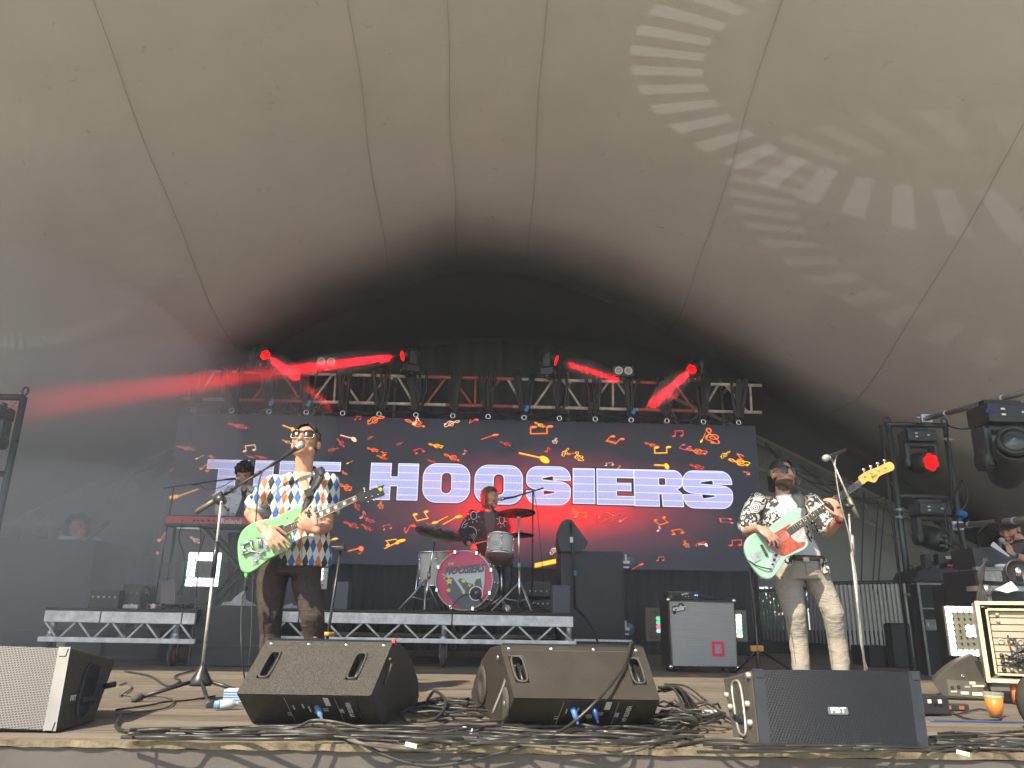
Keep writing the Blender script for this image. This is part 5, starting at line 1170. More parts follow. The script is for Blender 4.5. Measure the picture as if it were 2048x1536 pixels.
# small boxes and amps around the drums
simple('speaker_box', 'plain dark grey upright box on the drum riser right of the singer', 'speaker', 664, 1163, 696, 1214, 8.75, .25, mat('slate_box', (.09, .095, .11), .6), None, RRZ)
simple('speaker_box', 'plain grey upright box at the right end of the drum riser', 'speaker', 1105, 1170, 1141, 1216, 8.45, .25, mat('slate_box2', (.06, .065, .08), .6), None, RRZ)
simple('amplifier', 'black amplifier with a row of pale knobs behind the hi hat', 'amplifier', 1052, 1163, 1101, 1190, 9.3, .3, M['plate'], knobs(4, M['white'], .0), RRZ+.14)
simple('amplifier', 'lower black amplifier with pale buttons under the other amplifier', 'amplifier', 1050, 1191, 1102, 1216, 9.3, .3, M['plate'], knobs(5, M['white'], .01), RRZ)
# big black case stack behind the drummer's monitor
flight_case('tall black flight case right of the drums, spring catches on its side', 1124, 1104, 1246, 1292, 9.6, .9, .0)
for y, lb in ((1125, 'upper'), (1258, 'lower')):
    r_ = thing('caster_wheel', '%s white and blue caster wheel sticking out sideways from the tall black case' % lb, 'caster', P(1248, y, 9.7), 'side casters on the tall case')
    c = P(1258, y, 9.7); mb = MB(); mb.lathe(c+V(0, -.02, 0), (0, 1, 0), [(0, 0), (0, .07), (.04, .07), (.04, 0)], 18); mb.build('wheel', mat('blue_grey_wheel', (.10, .14, .17), .5), r_)
    mb = MB(); mb.box(c+V(-.05, -.02, .0), (.10, .05, .035), None, .006); mb.box(c+V(-.045, -.02, .05), (.02, .05, .09)); mb.box(c+V(-.05, -.03, -.06), (.08, .04, .018)); mb.build('fork', M['white'], r_)
flight_case('pale edged flat case with a number plate behind the centre monitor', 1150, 1281, 1262, 1300, 8.9, .5, .0, m=M['case'], edgem=M['alu'])
# monitor turned sideways on a stand beside the drummer
dm = sidepoly('drum_monitor', 'dark wedge monitor standing on the tall case beside the drums', 'stage monitor', [(1118, 1060), (1124, 1043), (1133, 1038), (1143, 1039), (1150, 1048), (1176, 1084), (1172, 1094), (1162, 1104), (1121, 1103), (1116, 1085)], 9.5, .45, mat('navy_cabinet', (.022, .03, .04), .5, var=.2))
mb = MB(); mb.tube([P(1141, 1045, 9.47), P(1146, 1100, 9.47), P(1150, 1215, 9.45)], .016, 8); mb.build('support_pole', M['hous'], dm)
mb = MB(); c, d = wb(1140, 1074, 1146, 1085, 9.44, .01); mb.box(c, d); mb.build('white_label', M['gaff'], dm)
mb = MB(); c, d = wb(1148, 1141, 1153, 1151, 9.42, .01); mb.box(c, d); mb.build('blue_label', M['bluet'], dm)
mb = MB(); mb.tube(spline([P(1150, 1215, 9.0), P(1170, 1235, 8.8), P(1190, 1270, 8.7), P(1200, 1300, 8.7)], 6), .012, 6); tag(mb.build('power_cable', M['rubber']), 'thick black cable falling from the right end of the drum riser', 'cable')

# ------------------------------------------------------------------ drum kit
M['drum'] = mat('cream_drum_wrap', (.50, .50, .46), .35, var=.12, vscale=5)
M['cym'] = mat('dark_bronze_cymbal', (.19, .155, .13), .28, .85, var=.3, vscale=3)
M['hoop'] = mat('white_hoop', (.62, .62, .60), .35)
Yd = 8.55
def drum(root, c, ax, r, L, name_m, lugs=8, hoopm=None, batter=True):
    ax = Vector(ax).normalized(); c = Vector(c)
    mb = MB(); mb.lathe(c, ax, [(0, r), (L, r)], 36); sh = mb.build('shell', M['drum'], root)
    for h in (0, L): mb = MB(); mb.lathe(c+ax*(h-.012), ax, [(0, r+.002), (0, r+.012), (.024, r+.012), (.024, r+.002)], 36); mb.build('hoop', hoopm or M['chrome'], root)
    mb = MB(); mb.lathe(c, ax, [(.004, 0), (.004, r)], 36, False); mb.build('front_head', name_m, root)
    mb = MB(); mb.lathe(c, ax, [(L-.004, 0), (L-.004, r)], 36, False); mb.build('rear_head', mat('drum_skin', (.5, .48, .44), .6), root)
    u = ax.orthogonal().normalized(); w_ = ax.cross(u)
    for k in range(lugs):
        a = 2*math.pi*k/lugs+.2; d = u*math.cos(a)+w_*math.sin(a); mb = MB(); mb.tube([c+d*(r+.012)-ax*.008, c+d*(r+.012)+ax*(L+.008)], .0035, 5)
        for h in (.22, .78): mb.ball(c+d*(r+.012)+ax*L*h, (.014, .014, .02), 8, 6)
        mb.build('lug', M['chrome'], root)
bd = P(928, 1158, Yd); rB = .305; bd.z = RRZ+rB+.02
kit = thing('bass_drum', 'big bass drum with pink printed head showing the band name and yellow stars', 'drum', V(bd.x, bd.y, RRZ))
axb = V(.16, 1, .0).normalized()
pinkm = mat('pink_drum_head', (.62, .09, .17), .55, var=.05)
drum(kit, bd, axb, rB, .42, pinkm, 10, M['hoop'])
U_ = V(axb.y, -axb.x, 0); W_ = V(0, 0, 1); O_ = bd-axb*.004
# light beam shape, dark trails, stars, lettering, port hole
def hp(x, y): return ((x-674)/570*.61, -(y-1100)/570*.61)    # from the enlarged view of the head
gl, gd, ys = mat('pale_grey_print', (.50, .52, .55), .5), mat('dark_grey_print', (.11, .115, .12), .5), mat('lime_star_print', (.62, .66, .10), .5)
mb = MB(); plate(mb, [[hp(440, 1045), hp(888, 950), hp(885, 1130), hp(870, 1230), hp(780, 1200), hp(640, 1160), hp(560, 1100)]], O_-axb*.001, U_, W_, 0, .0005); mb.build('pale_ray_print', gl, kit, fix=False)
mb = MB(); plate(mb, [[hp(478, 1080), hp(560, 1075), hp(600, 1085), hp(680, 1085), hp(700, 1120), hp(780, 1140), hp(800, 1090), hp(845, 1075), hp(860, 1160), hp(860, 1310), hp(780, 1360), hp(680, 1385), hp(590, 1330), hp(500, 1230), hp(520, 1180)]], O_-axb*.0025, U_, W_, 0, .0005); mb.build('dark_trail_print', gd, kit, fix=False)
mb = MB(); plate(mb, [[hp(560, 1078), hp(600, 1085), hp(690, 1205), hp(665, 1215)]], O_-axb*.004, U_, W_, 0, .0005); mb.build('pale_trail_print', gl, kit, fix=False)
for x, y, r_ in ((524, 1112, 42), (670, 1106, 30), (825, 1070, 26), (524, 1200, 28), (677, 1220, 22), (617, 1088, 16), (735, 1148, 20), (780, 1143, 14), (473, 1080, 14)):
    mb = MB(); cx, cy_ = hp(x, y); q = []
    for k in range(10): rad = (r_ if k % 2 == 0 else r_*.45)/570*.61; a = math.pi/2+k*math.pi/5+.15; q.append((cx+rad*math.cos(a), cy_+rad*math.sin(a)))
    plate(mb, [q], O_-axb*.0055, U_, W_, 0, .0005); mb.build('star_print', ys, kit, fix=False)
mb = MB(); cx, cy_ = hp(672, 1000); text(mb, 'HOOSIERS', O_-axb*.0055+U_*cx+W_*cy_, (U_+W_*.09), W_-U_*.0, .112, .006, .35, sx=.83); mb.build('name_print', gd, kit, fix=False)
mb = MB(); cx, cy_ = hp(530, 945); text(mb, 'THE', O_-axb*.0055+U_*cx+W_*cy_, (U_+W_*.09), W_, .035, .002, .35); mb.build('small_print', gl, kit, fix=False)
cx, cy_ = hp(803, 1228); pc = O_+U_*cx+W_*cy_
mb = MB(); mb.lathe(pc-axb*.006, -axb, [(0, .078), (.006, .078), (.008, .066), (0, .066)], 28); mb.build('port_ring', M['white'], kit)
mb = MB(); mb.lathe(pc-axb*.007, -axb, [(0, .066), (.0005, 0)], 28, False); mb.build('port_hole', M['black'], kit)
for k in range(8):
    a = k*math.pi/4+.35; d = U_*math.cos(a)+W_*math.sin(a); mb = MB(); mb.box(bd+d*(rB+.008)-axb*.012, (.028, .05, .045), None, .006); mb.build('claw', M['chrome'], kit)
km = microphone(pc-axb*.02+U_*.01, pc-axb*.16+U_*.085-W_*.075, 'black kick drum microphone pushed into the bass drum port', .026)
mb = MB(); mb.tube(spline([pc-axb*.02-U_*.02, pc-axb*.05-U_*.14-W_*.03, pc-axb*.07-U_*.22-W_*.11, V(bd.x-.16, Yd-.12, RRZ+.015), V(bd.x-.2, Yd-.2, RRZ+.01)], 8), .005, 5); tag(mb.build('drum_cable', M['rubber']), 'black cable curving out of the bass drum port', 'cable')
# rack tom (tilted cream tom right of the bass drum)
def tom(label, x, y, Y, r, L, tilt, ax=None):
    c = P(x, y, Y); ax = Vector(ax) if ax else V(math.sin(tilt)*.2, math.sin(tilt), -math.cos(tilt)).normalized()
    root = thing('tom_drum', label, 'drum', c); drum(root, c-ax*L/2, ax, r, L, mat('tom_head', (.5, .49, .46), .6), 6); return root, c
tr, tc_ = tom('cream tom drum tilted towards the drummer, above the right of the bass drum', 1000, 1092, 8.75, .148, .22, R(-14))
mb = MB(); c, d = wb(984, 1081, 994, 1088, 8.585, .006); mb.box(c, d); mb.build('badge', M['alud'], tr)
ft, fc_ = tom('cream floor tom standing left of the bass drum', 873, 1137, 8.85, .20, .36, 0, (0.06, .05, -1))
for dx, dy in ((-.2, -.08), (.12, -.18), (.1, .18)): mb = MB(); mb.tube([fc_+V(dx, dy, .0), V(fc_.x+dx*1.1, fc_.y+dy, RRZ+.005)], .007, 6); mb.build('leg', M['chrome'], ft)
sn = thing('snare_stand', 'chrome stand and brown underside of the snare right of the bass drum', 'drum stand', V(P(1003, 1200, 8.9).x, 8.9, RRZ))
mb = MB(); c = P(1003, 1120, 8.85); mb.lathe(c, (0, 0, 1), [(-.06, .0), (-.05, .10), (.02, .155), (.03, .155)], 24); mb.build('snare_underside', mat('brown_snare_skin', (.12, .075, .06), .4), sn)
mb = MB(); mb.tube([c+V(0, 0, -.06), V(c.x+.01, c.y, RRZ+.08)], .011, 8); mb.build('pole', M['chrome'], sn)
for k in range(3): an = k*2.09+.9; mb = MB(); mb.tube([V(c.x, c.y, RRZ+.16), V(c.x+.2*math.cos(an), c.y+.2*math.sin(an), RRZ+.01)], .008, 6); mb.build('leg', M['chrome'], sn)
for k in range(3): an = k*2.09+.2; mb = MB(); mb.tube([c+V(0, 0, -.08), c+V(.15*math.cos(an), .15*math.sin(an), .02)], .006, 6); mb.build('basket_arm', M['chrome'], sn)
def cymbal(label, x, y, Y, r, nrm, name='cymbal'):
    c = P(x, y, Y); root = thing(name, label, 'cymbal', c, 'cymbals of the drum kit'); nrm = Vector(nrm).normalized()
    mb = MB(); mb.lathe(c, nrm, [(.018, 0), (.016, .02), (.006, .035), (0, .045), (-.012, r*.6), (-.026, r), (-.028, r), (-.015, r*.6), (-.003, .045), (.003, .03), (.012, 0)], 40); mb.build('cymbal_disc', M['cym'], root)
    mb = MB(); mb.lathe(c+nrm*.016, nrm, [(0, .012), (.012, .012), (.018, .005), (.02, 0)], 12); mb.build('wing_nut', M['black'], root); return c
c1 = cymbal('big dark cymbal tilted towards us at the left of the drum kit', 880, 1062, 8.5, .27, (.20, -.42, 1))
c2 = cymbal('flat dark cymbal just right of the drummer on the tall chrome stand', 1033, 1022, 8.7, .215, (-.04, .13, 1))
c3 = cymbal('thin flat hi hat cymbals at the right edge of the drum kit', 1042, 1066, 8.9, .15, (0, .10, 1))
def cstand(label, c, foot_x, Y, arms, ht=None):
    root = thing('cymbal_stand', label, 'cymbal stand', V(foot_x, Y, RRZ)); top_ = V(foot_x+(c.x-foot_x)*.6, Y, c.z-.07 if ht is None else ht)
    bt = V(foot_x, Y, RRZ+.06); m1 = bt.lerp(top_, .45)
    mb = MB(); mb.tube([bt, m1], .014, 10); mb.build('lower_tube', M['chrome'], root); mb = MB(); mb.tube([m1, top_], .010, 10); mb.build('upper_tube', M['chrome'], root)
    mb = MB(); mb.tube([m1-V(0, 0, .03), m1+V(0, 0, .03)], .02, 10); mb.build('joint', M['steel'], root); mb = MB(); mb.ball(top_, .022, 8, 6); mb.build('joint', M['steel'], root)
    mb = MB(); mb.tube([top_, c], .006, 6); mb.build('tilter', M['chrome'], root)
    for ax_, ay_ in arms: mb = MB(); mb.tube([bt+V(0, 0, .26), V(foot_x+ax_*.5, Y+ay_*.5, RRZ+.16), V(foot_x+ax_, Y+ay_, RRZ+.012)], .010, 6); mb.tube([bt+V(0, 0, .05), V(foot_x+ax_*.55, Y+ay_*.55, RRZ+.14)], .006, 5); mb.build('leg', M['steel'], root)
cstand('chrome cymbal stand with tripod legs left of the floor tom', c1, P(849, 1190, 8.4).x, 8.45, ((-.26, -.05), (.16, .1), (.02, -.2)), P(851, 1078, 8.4).z)
cstand('tall chrome cymbal stand right of the bass drum', c2, P(1040, 1190, 8.4).x, 8.45, ((-.30, -.06), (.16, .12), (.12, -.14)), P(1040, 1035, 8.4).z)
s6 = thing('boom_stand', 'thin black boom stand right of the drummer reaching to his mouth', 'microphone stand', V(P(1067, 1190, 9.1).x, 9.1, RRZ))
mb = MB(); b_ = P(1066, 983, 9.1); mb.tube([V(b_.x, 9.1, RRZ+.02), b_], .010, 8); mb.build('pole', M['hous'], s6)
mb = MB(); mb.tube([P(1087, 976, 9.1), P(1020, 996, 9.1)], .009, 8); mb.build('boom_arm', M['hous'], s6)
for k in range(3): an = k*2.094; mb = MB(); mb.tube([V(b_.x, 9.1, RRZ+.1), V(b_.x+.22*math.cos(an), 9.1+.22*math.sin(an), RRZ+.01)], .009, 6); mb.build('leg', M['hous'], s6)
microphone(P(1001, 998, 9.1), P(1022, 995, 9.1), 'black microphone right in front of the mouth of the drummer', .024)
mb = MB(); mb.tube(spline([P(1068, 985, 9.08), P(1074, 1020, 9.05), P(1080, 1080, 9.05), P(1086, 1150, 9.05), P(1090, 1212, 9.0)], 6), .004, 5); tag(mb.build('microphone_cable', M['rubber']), 'thin cable hanging from the boom stand of the drummer', 'cable')
th = thing('drum_stool', 'round black drum stool under the drummer', 'stool', V(P(972, 1150, 9.5).x, 9.5, RRZ)); sx_ = P(972, 1150, 9.5).x
mb = MB(); mb.lathe((sx_, 9.5, RRZ+.44), (0, 0, 1), [(0, 0), (0, .17), (.04, .18), (.07, .16), (.07, 0)], 20); mb.build('seat', M['black'], th)
mb = MB(); mb.tube([(sx_, 9.5, RRZ+.1), (sx_, 9.5, RRZ+.44)], .014, 8); mb.build('post', M['chrome'], th)
for k in range(3): an = k*2.09; mb = MB(); mb.tube([(sx_, 9.5, RRZ+.22), (sx_+.24*math.cos(an), 9.5+.24*math.sin(an), RRZ+.01)], .009, 6); mb.build('leg', M['chrome'], th)
# ------------------------------------------------------------------ people
from mathutils.bvhtree import BVHTree
def remesh(mb, vox, smooth=4, disp=None, seed=0):
    me = bpy.data.meshes.new('tmp'); me.from_pydata([tuple(v) for v in mb.v], [], mb.f); me.update()
    bm = bmesh.new(); bm.from_mesh(me); bmesh.ops.remove_doubles(bm, verts=bm.verts, dist=1e-6); bmesh.ops.recalc_face_normals(bm, faces=bm.faces); bm.to_mesh(me); bm.free()
    o = bpy.data.objects.new('tmp', me); COL.objects.link(o)
    r = o.modifiers.new('r', 'REMESH'); r.mode = 'VOXEL'; r.voxel_size = vox; r.use_smooth_shade = True
    s = o.modifiers.new('s', 'SMOOTH'); s.factor = .6; s.iterations = smooth
    if disp:
        t = bpy.data.textures.new('folds', 'CLOUDS'); t.noise_scale = disp[1]; t.noise_depth = 2
        e = None
        d = o.modifiers.new('d', 'DISPLACE'); d.texture = t; d.strength = disp[0]; d.mid_level = .5; d.texture_coords = 'LOCAL'
    dg = bpy.context.evaluated_depsgraph_get(); dg.update(); m2 = bpy.data.meshes.new_from_object(o.evaluated_get(dg))
    out = MB(); out.v = [tuple(v.co) for v in m2.vertices]; out.f = [tuple(p.vertices) for p in m2.polygons]; out.mi = [0]*len(out.f); out.sm = [True]*len(out.f)
    bpy.data.objects.remove(o); bpy.data.meshes.remove(m2); return out
def chain(mb, pts, n=14):
    "closed swept limb through (point, radius)"
    P_ = [Vector(p) for p, r in pts]; Rr = [r for p, r in pts]; q, rr = [], []
    for i in range(len(P_)-1):
        for k in range(4): t = k/4; q.append(P_[i].lerp(P_[i+1], t)); rr.append(Rr[i]+(Rr[i+1]-Rr[i])*t)
    q.append(P_[-1]); rr.append(Rr[-1]); mb.tube(q, rr, n)
    for p, r in zip(P_, Rr): mb.ball(p, r, n, 8)
def loft(mb, lv, n=24):
    "stack of ellipses: (centre, rx, ry, angle)"
    vs = []
    for c, rx, ry, a in lv:
        c = Vector(c)
        for k in range(n):
            t = 2*math.pi*k/n; e = .85
            x = rx*math.copysign(abs(math.cos(t))**e, math.cos(t)); y = ry*math.copysign(abs(math.sin(t))**e, math.sin(t))
            vs.append(c+V(x*math.cos(a)-y*math.sin(a), x*math.sin(a)+y*math.cos(a), 0))
    fs = [(i*n+k, i*n+(k+1) % n, (i+1)*n+(k+1) % n, (i+1)*n+k) for i in range(len(lv)-1) for k in range(n)]
    fs += [tuple(range(n))[::-1], tuple(range((len(lv)-1)*n, len(lv)*n))]
    mb.add(vs, fs, True)
def frame(f, up=(0, 0, 1), roll=0.):
    f = Vector(f).normalized(); u = Vector(up); u = (u-f*u.dot(f)).normalized(); r = f.cross(u)
    m = Matrix((r, f, u)).transposed()         # columns: right, forward, up
    return m @ Matrix.Rotation(roll, 3, 'Y')
def head_geo(mb, c, Mh, s=1., jaw=1.):
    c = Vector(c)
    def B(x, y, z, rx, ry, rz, n=16, m=10, rot=None): mb.ball(c+Mh @ V(x, y, z)*s, (rx*s, ry*s, rz*s), n, m, Mh if rot is None else Mh @ rot)
    B(0, -.018, .03, .076, .095, .088); B(0, .022, .0, .067, .070, .085)           # skull, face mass
    B(0, .030, -.048, .054*jaw, .055, .056); B(0, .058, -.088, .027*jaw, .026, .021)     # jaw, chin
    for sx in (-1, 1):
        B(sx*.040, .052, -.012, .026, .030, .026)                                   # cheek
        B(sx*.030, .074, .030, .028, .015, .010)                                    # brow
        B(sx*.050, .012, -.060, .022*jaw, .038, .024)                                  # jaw corner
        B(sx*.080, -.010, -.004, .010, .019, .032, rot=Matrix.Rotation(R(14*sx), 3, 'Z'))   # ear
        B(sx*.013, .091, -.026, .009, .010, .008)                                   # nostril
    mb.tube([c+Mh @ V(0, .083, .022)*s, c+Mh @ V(0, .100, -.010)*s, c+Mh @ V(0, .106, -.026)*s], [.009*s, .011*s, .012*s], 10); mb.ball(c+Mh @ V(0, .104, -.026)*s, .0125*s, 10, 8)
    B(0, .083, -.052, .024, .012, .0065); B(0, .082, -.064, .020, .012, .0075)     # lips
def hand_geo(mb, wrist, d, nrm, thumb, curl=.5, s=1., spread=.10, curls=None):
    """d: towards the fingers, nrm: where the palm looks, thumb: side of the thumb"""
    d = Vector(d).normalized(); nrm = Vector(nrm); nrm = (nrm-d*nrm.dot(d)).normalized(); side = Vector(thumb); side = (side-d*side.dot(d)-nrm*side.dot(nrm)).normalized(); w_ = Vector(wrist)
    Mh = Matrix((side, d, nrm)).transposed()
    mb.ball(w_+d*.048*s, (.042*s, .052*s, .017*s), 14, 10, Mh); mb.ball(w_+d*.010*s, (.028*s, .030*s, .020*s), 12, 8, Mh)
    L = (.040, .045, .042, .034)
    for i in range(4):
        x = (.030-.020*i)*s; cu = (curls[i] if curls else curl); p = w_+d*(.086-.005*abs(i-1.2))*s+side*x; dr = (d+side*(spread*(1.3-i))).normalized(); a = cu*.9; pts = [(p-d*.025*s, .0105*s), (p, .0105*s)]; ax = side
        for k, (l, r) in enumerate(((1., .0092), (.68, .0084), (.55, .0072))):
            v = dr*math.cos(a)+nrm*math.sin(a); p = p+v*L[i]*l*s; pts.append((p, r*s)); a += cu*1.15
        chain(mb, pts, 9)
    p = w_+d*.022*s+side*.028*s; v1 = (side*.75+d*.55+nrm*.35).normalized(); v2 = (side*.25+d*.85+nrm*(.3+curl*.4)).normalized()
    chain(mb, [(p, .015*s), (p+v1*.038*s, .0118*s), (p+v1*.038*s+v2*.032*s, .0102*s), (p+v1*.038*s+v2*.055*s, .0085*s)], 9)
def shell(c, Mh, s, keep, rad=(.086, .106, .100), off=(0, -.014, .034), bump=.004, seed=1, n=56, m=36, thick=.008, drop=None, inner=True):
    "hair or cap: part of an ellipsoid round the skull"
    rr = random.Random(seed); ph = [rr.uniform(0, 6) for _ in range(8)]; vs = []; ok = []
    for j in range(m+1):
        th = math.pi*j/m
        for k in range(n):
            a = 2*math.pi*k/n; d = V(math.sin(th)*math.cos(a), math.sin(th)*math.sin(a), math.cos(th))
            b = 1+bump/.09*(math.sin(9*a+ph[0]+3*th)+.7*math.sin(17*a+ph[1])+.6*math.sin(13*th+ph[2]+5*a))
            p = V(d.x*rad[0]*b, d.y*rad[1]*b, d.z*rad[2]*b)+V(*off)
            if drop: p = drop(p, d)
            vs.append(Vector(c)+Mh @ p*s); ok.append(keep(d, p))
    mb = MB(); fs = [(j*n+k, j*n+(k+1) % n, (j+1)*n+(k+1) % n, (j+1)*n+k) for j in range(m) for k in range(n)]
    fs = [f for f in fs if sum(ok[i] for i in f) >= 3]; ce = Vector(c)+Mh @ V(*off)*s
    mb.add(vs, fs, True)
    vi = [v.lerp(ce, thick/.09) for v in vs]; mb.add(vi, [f[::-1] for f in fs], True)
    return mb
def bvh_of(o):
    me = o.data; w_ = WORLD[o.name]; return BVHTree.FromPolygons([w_ @ v.co for v in me.vertices], [tuple(p.vertices) for p in me.polygons])
def decal(mb, bv, pix, r, closed=False, lift=.002, n=5):
    org = V(0, 0, H); pts = []
    for x, y in pix:
        d = (P(x, y, 5.)-org).normalized(); h = bv.ray_cast(org, d)
        if h[0] is not None: pts.append(h[0]-d*lift)
    if len(pts) > 1: mb.tube(pts, r, n, closed=closed)
def circ(cx, cy, rx, ry, n=14): return [(cx+rx*math.cos(2*math.pi*k/n), cy+ry*math.sin(2*math.pi*k/n)) for k in range(n)]

# ---- fabrics
def wrinkle(m, sc=14., st=.5, z=.35, dist=.02):
    t = m.node_tree; n = N(t); b = t.nodes['Principled BSDF']; tc = n.node('ShaderNodeTexCoord'); mp = n.node('ShaderNodeMapping'); mp.inputs['Scale'].default_value = (1, 1, 1/z); mp.inputs['Rotation'].default_value = (.3, .5, .2); n.link(tc.outputs['Object'], mp.inputs[0])
    no = n.node('ShaderNodeTexNoise'); no.inputs['Scale'].default_value = sc; no.inputs['Detail'].default_value = 3; no.inputs['Distortion'].default_value = 1.2; n.link(mp.outputs[0], no.inputs['Vector'])
    bp = n.node('ShaderNodeBump'); bp.inputs['Strength'].default_value = st; bp.inputs['Distance'].default_value = dist; n.link(no.outputs[0], bp.inputs['Height']); n.link(bp.outputs[0], b.inputs['Normal']); return m
def harlequin():
    m, t, b = newmat('harlequin_shirt_cloth'); n = N(t); tc = n.node('ShaderNodeTexCoord'); sp = n.node('ShaderNodeSeparateXYZ')
    wv = n.node('ShaderNodeTexNoise'); wv.inputs['Scale'].default_value = 7; n.link(tc.outputs['Object'], wv.inputs['Vector'])
    vm = n.node('ShaderNodeVectorMath'); vm.operation = 'SCALE'; vm.inputs['Scale'].default_value = .022; n.link(wv.outputs['Color'], vm.inputs[0]); va = n.node('ShaderNodeVectorMath'); va.operation = 'ADD'; n.link(vm.outputs[0], va.inputs[0]); n.link(tc.outputs['Object'], va.inputs[1]); n.link(va.outputs[0], sp.inputs[0])
    x = n.m('DIVIDE', n.m('ADD', sp.outputs[0], n.m('MULTIPLY', sp.outputs[1], .35)), .044); z = n.m('DIVIDE', sp.outputs[2], .104)
    fu, fv = n.m('FLOOR', n.m('ADD', x, z)), n.m('FLOOR', n.m('SUBTRACT', x, z))
    row = n.m('FLOORED_MODULO', n.m('SUBTRACT', fu, fv), 2.); cc = n.m('FLOORED_MODULO', n.m('FLOOR', n.m('DIVIDE', n.m('ADD', fu, fv), 2.)), 3.)
    col = n.mix(n.m('GREATER_THAN', cc, .5), (.42, .13, .045), (.02, .022, .028)); col = n.mix(n.m('GREATER_THAN', cc, 1.5), col, (.035, .11, .32)); col = n.mix(n.m('GREATER_THAN', row, .5), col, (.52, .52, .48))
    n.link(col, b.inputs['Base Color']); b.inputs['Roughness'].default_value = .7; return wrinkle(m, 9, .5, .8)
def floralbw():
    m, t, b = newmat('black_and_white_print_shirt'); n = N(t); tc = n.node('ShaderNodeTexCoord')
    no = n.node('ShaderNodeTexNoise'); no.inputs['Scale'].default_value = 15; no.inputs['Detail'].default_value = 1.5; no.inputs['Distortion'].default_value = 2.2; n.link(tc.outputs['Object'], no.inputs['Vector'])
    vo = n.node('ShaderNodeTexVoronoi'); vo.inputs['Scale'].default_value = 7.5; n.link(tc.outputs['Object'], vo.inputs['Vector'])
    ring = n.m('MULTIPLY', n.m('LESS_THAN', vo.outputs['Distance'], .33), n.m('GREATER_THAN', n.m('FRACT', n.m('MULTIPLY', vo.outputs['Distance'], 9.)), .5))
    w1 = n.m('GREATER_THAN', no.outputs[0], .525); k = n.mix(n.m('LESS_THAN', vo.outputs['Distance'], .33), n.mix(w1, (.018, .018, .02), (.47, .47, .45)), n.mix(ring, (.018, .018, .02), (.60, .60, .58)))
    n.link(k, b.inputs['Base Color']); b.inputs['Roughness'].default_value = .7; return wrinkle(m, 8, .5, .8)
def jeans(nm, c, c2):
    m = mat(nm, c, .85, col2=c2, vscale=5); return wrinkle(m, 10, .42, .28, .02)
def tattoo_skin():
    m = mat('tattooed_skin', (.42, .26, .19), .55, col2=(.12, .11, .12), vscale=55, bump=.15); return m
def beardmat(nm, c): return mat(nm, c, .85, var=.4, vscale=90, bump=.8, bscale=220)
M['hairb'] = beardmat('dark_brown_hair', (.035, .022, .015)); M['hairm'] = beardmat('mid_brown_hair', (.14, .065, .032)); M['hairk'] = beardmat('black_hair', (.012, .011, .012))
M['beard'] = beardmat('brown_beard', (.10, .058, .035)); M['stub'] = mat('shaved_grey_hair', (.17, .13, .10), .8, var=.2, vscale=60)
M['lip'] = mat('lip', (.34, .13, .11), .45); M['lens'] = mat('smoked_lens', (.02, .022, .025), .06, spec=.9); M['lensy'] = mat('olive_tinted_lens', (.028, .024, .008), .15, spec=.4)

def glasses(par, c, Mh, s, lens, top, rim=None, w=.036, h=.024):
    c = Vector(c)
    def q(x, y, z): return c+Mh @ V(x, y, z)*s
    for sx in (-1, 1):
        mb = MB(); k = 22; pts = []
        for i in range(k):
            a = 2*math.pi*i/k; e = .72; x = w*math.copysign(abs(math.cos(a))**e, math.cos(a)); z = h*math.copysign(abs(math.sin(a))**e, math.sin(a)); z *= 1. if z > 0 else 1.12
            pts.append(q(sx*.037+x*.92, .098-.012*abs(x+.037*0)/.036-abs(sx*.037+x)*.12, .014+z))
        ce = q(sx*.037, .0985, .014); mb.add([ce]+pts, [(0, 1+i, 1+(i+1) % k) for i in range(k)], True); mb.add([p-Mh @ V(0, .003, 0)*s for p in [ce]+pts], [(0, 1+(i+1) % k, 1+i) for i in range(k)], True); mb.build('lens', lens, par)
        mb = MB(); mb.tube(pts, .0024*s, 6, closed=True); mb.build('rim', rim or top, par)
        mb = MB(); mb.tube([p+Mh @ V(0, .002, .001)*s for p in pts[1:11]], .0042*s, 6); mb.tube([q(sx*.074, .082, .026), q(sx*.084, .02, .018), q(sx*.084, -.02, .010)], .0035*s, 6); mb.build('temple', top, par)
    mb = MB(); mb.tube([q(-.010, .100, .024), q(0, .103, .027), q(.010, .100, .024)], .0036*s, 6); mb.build('bridge', top, par)

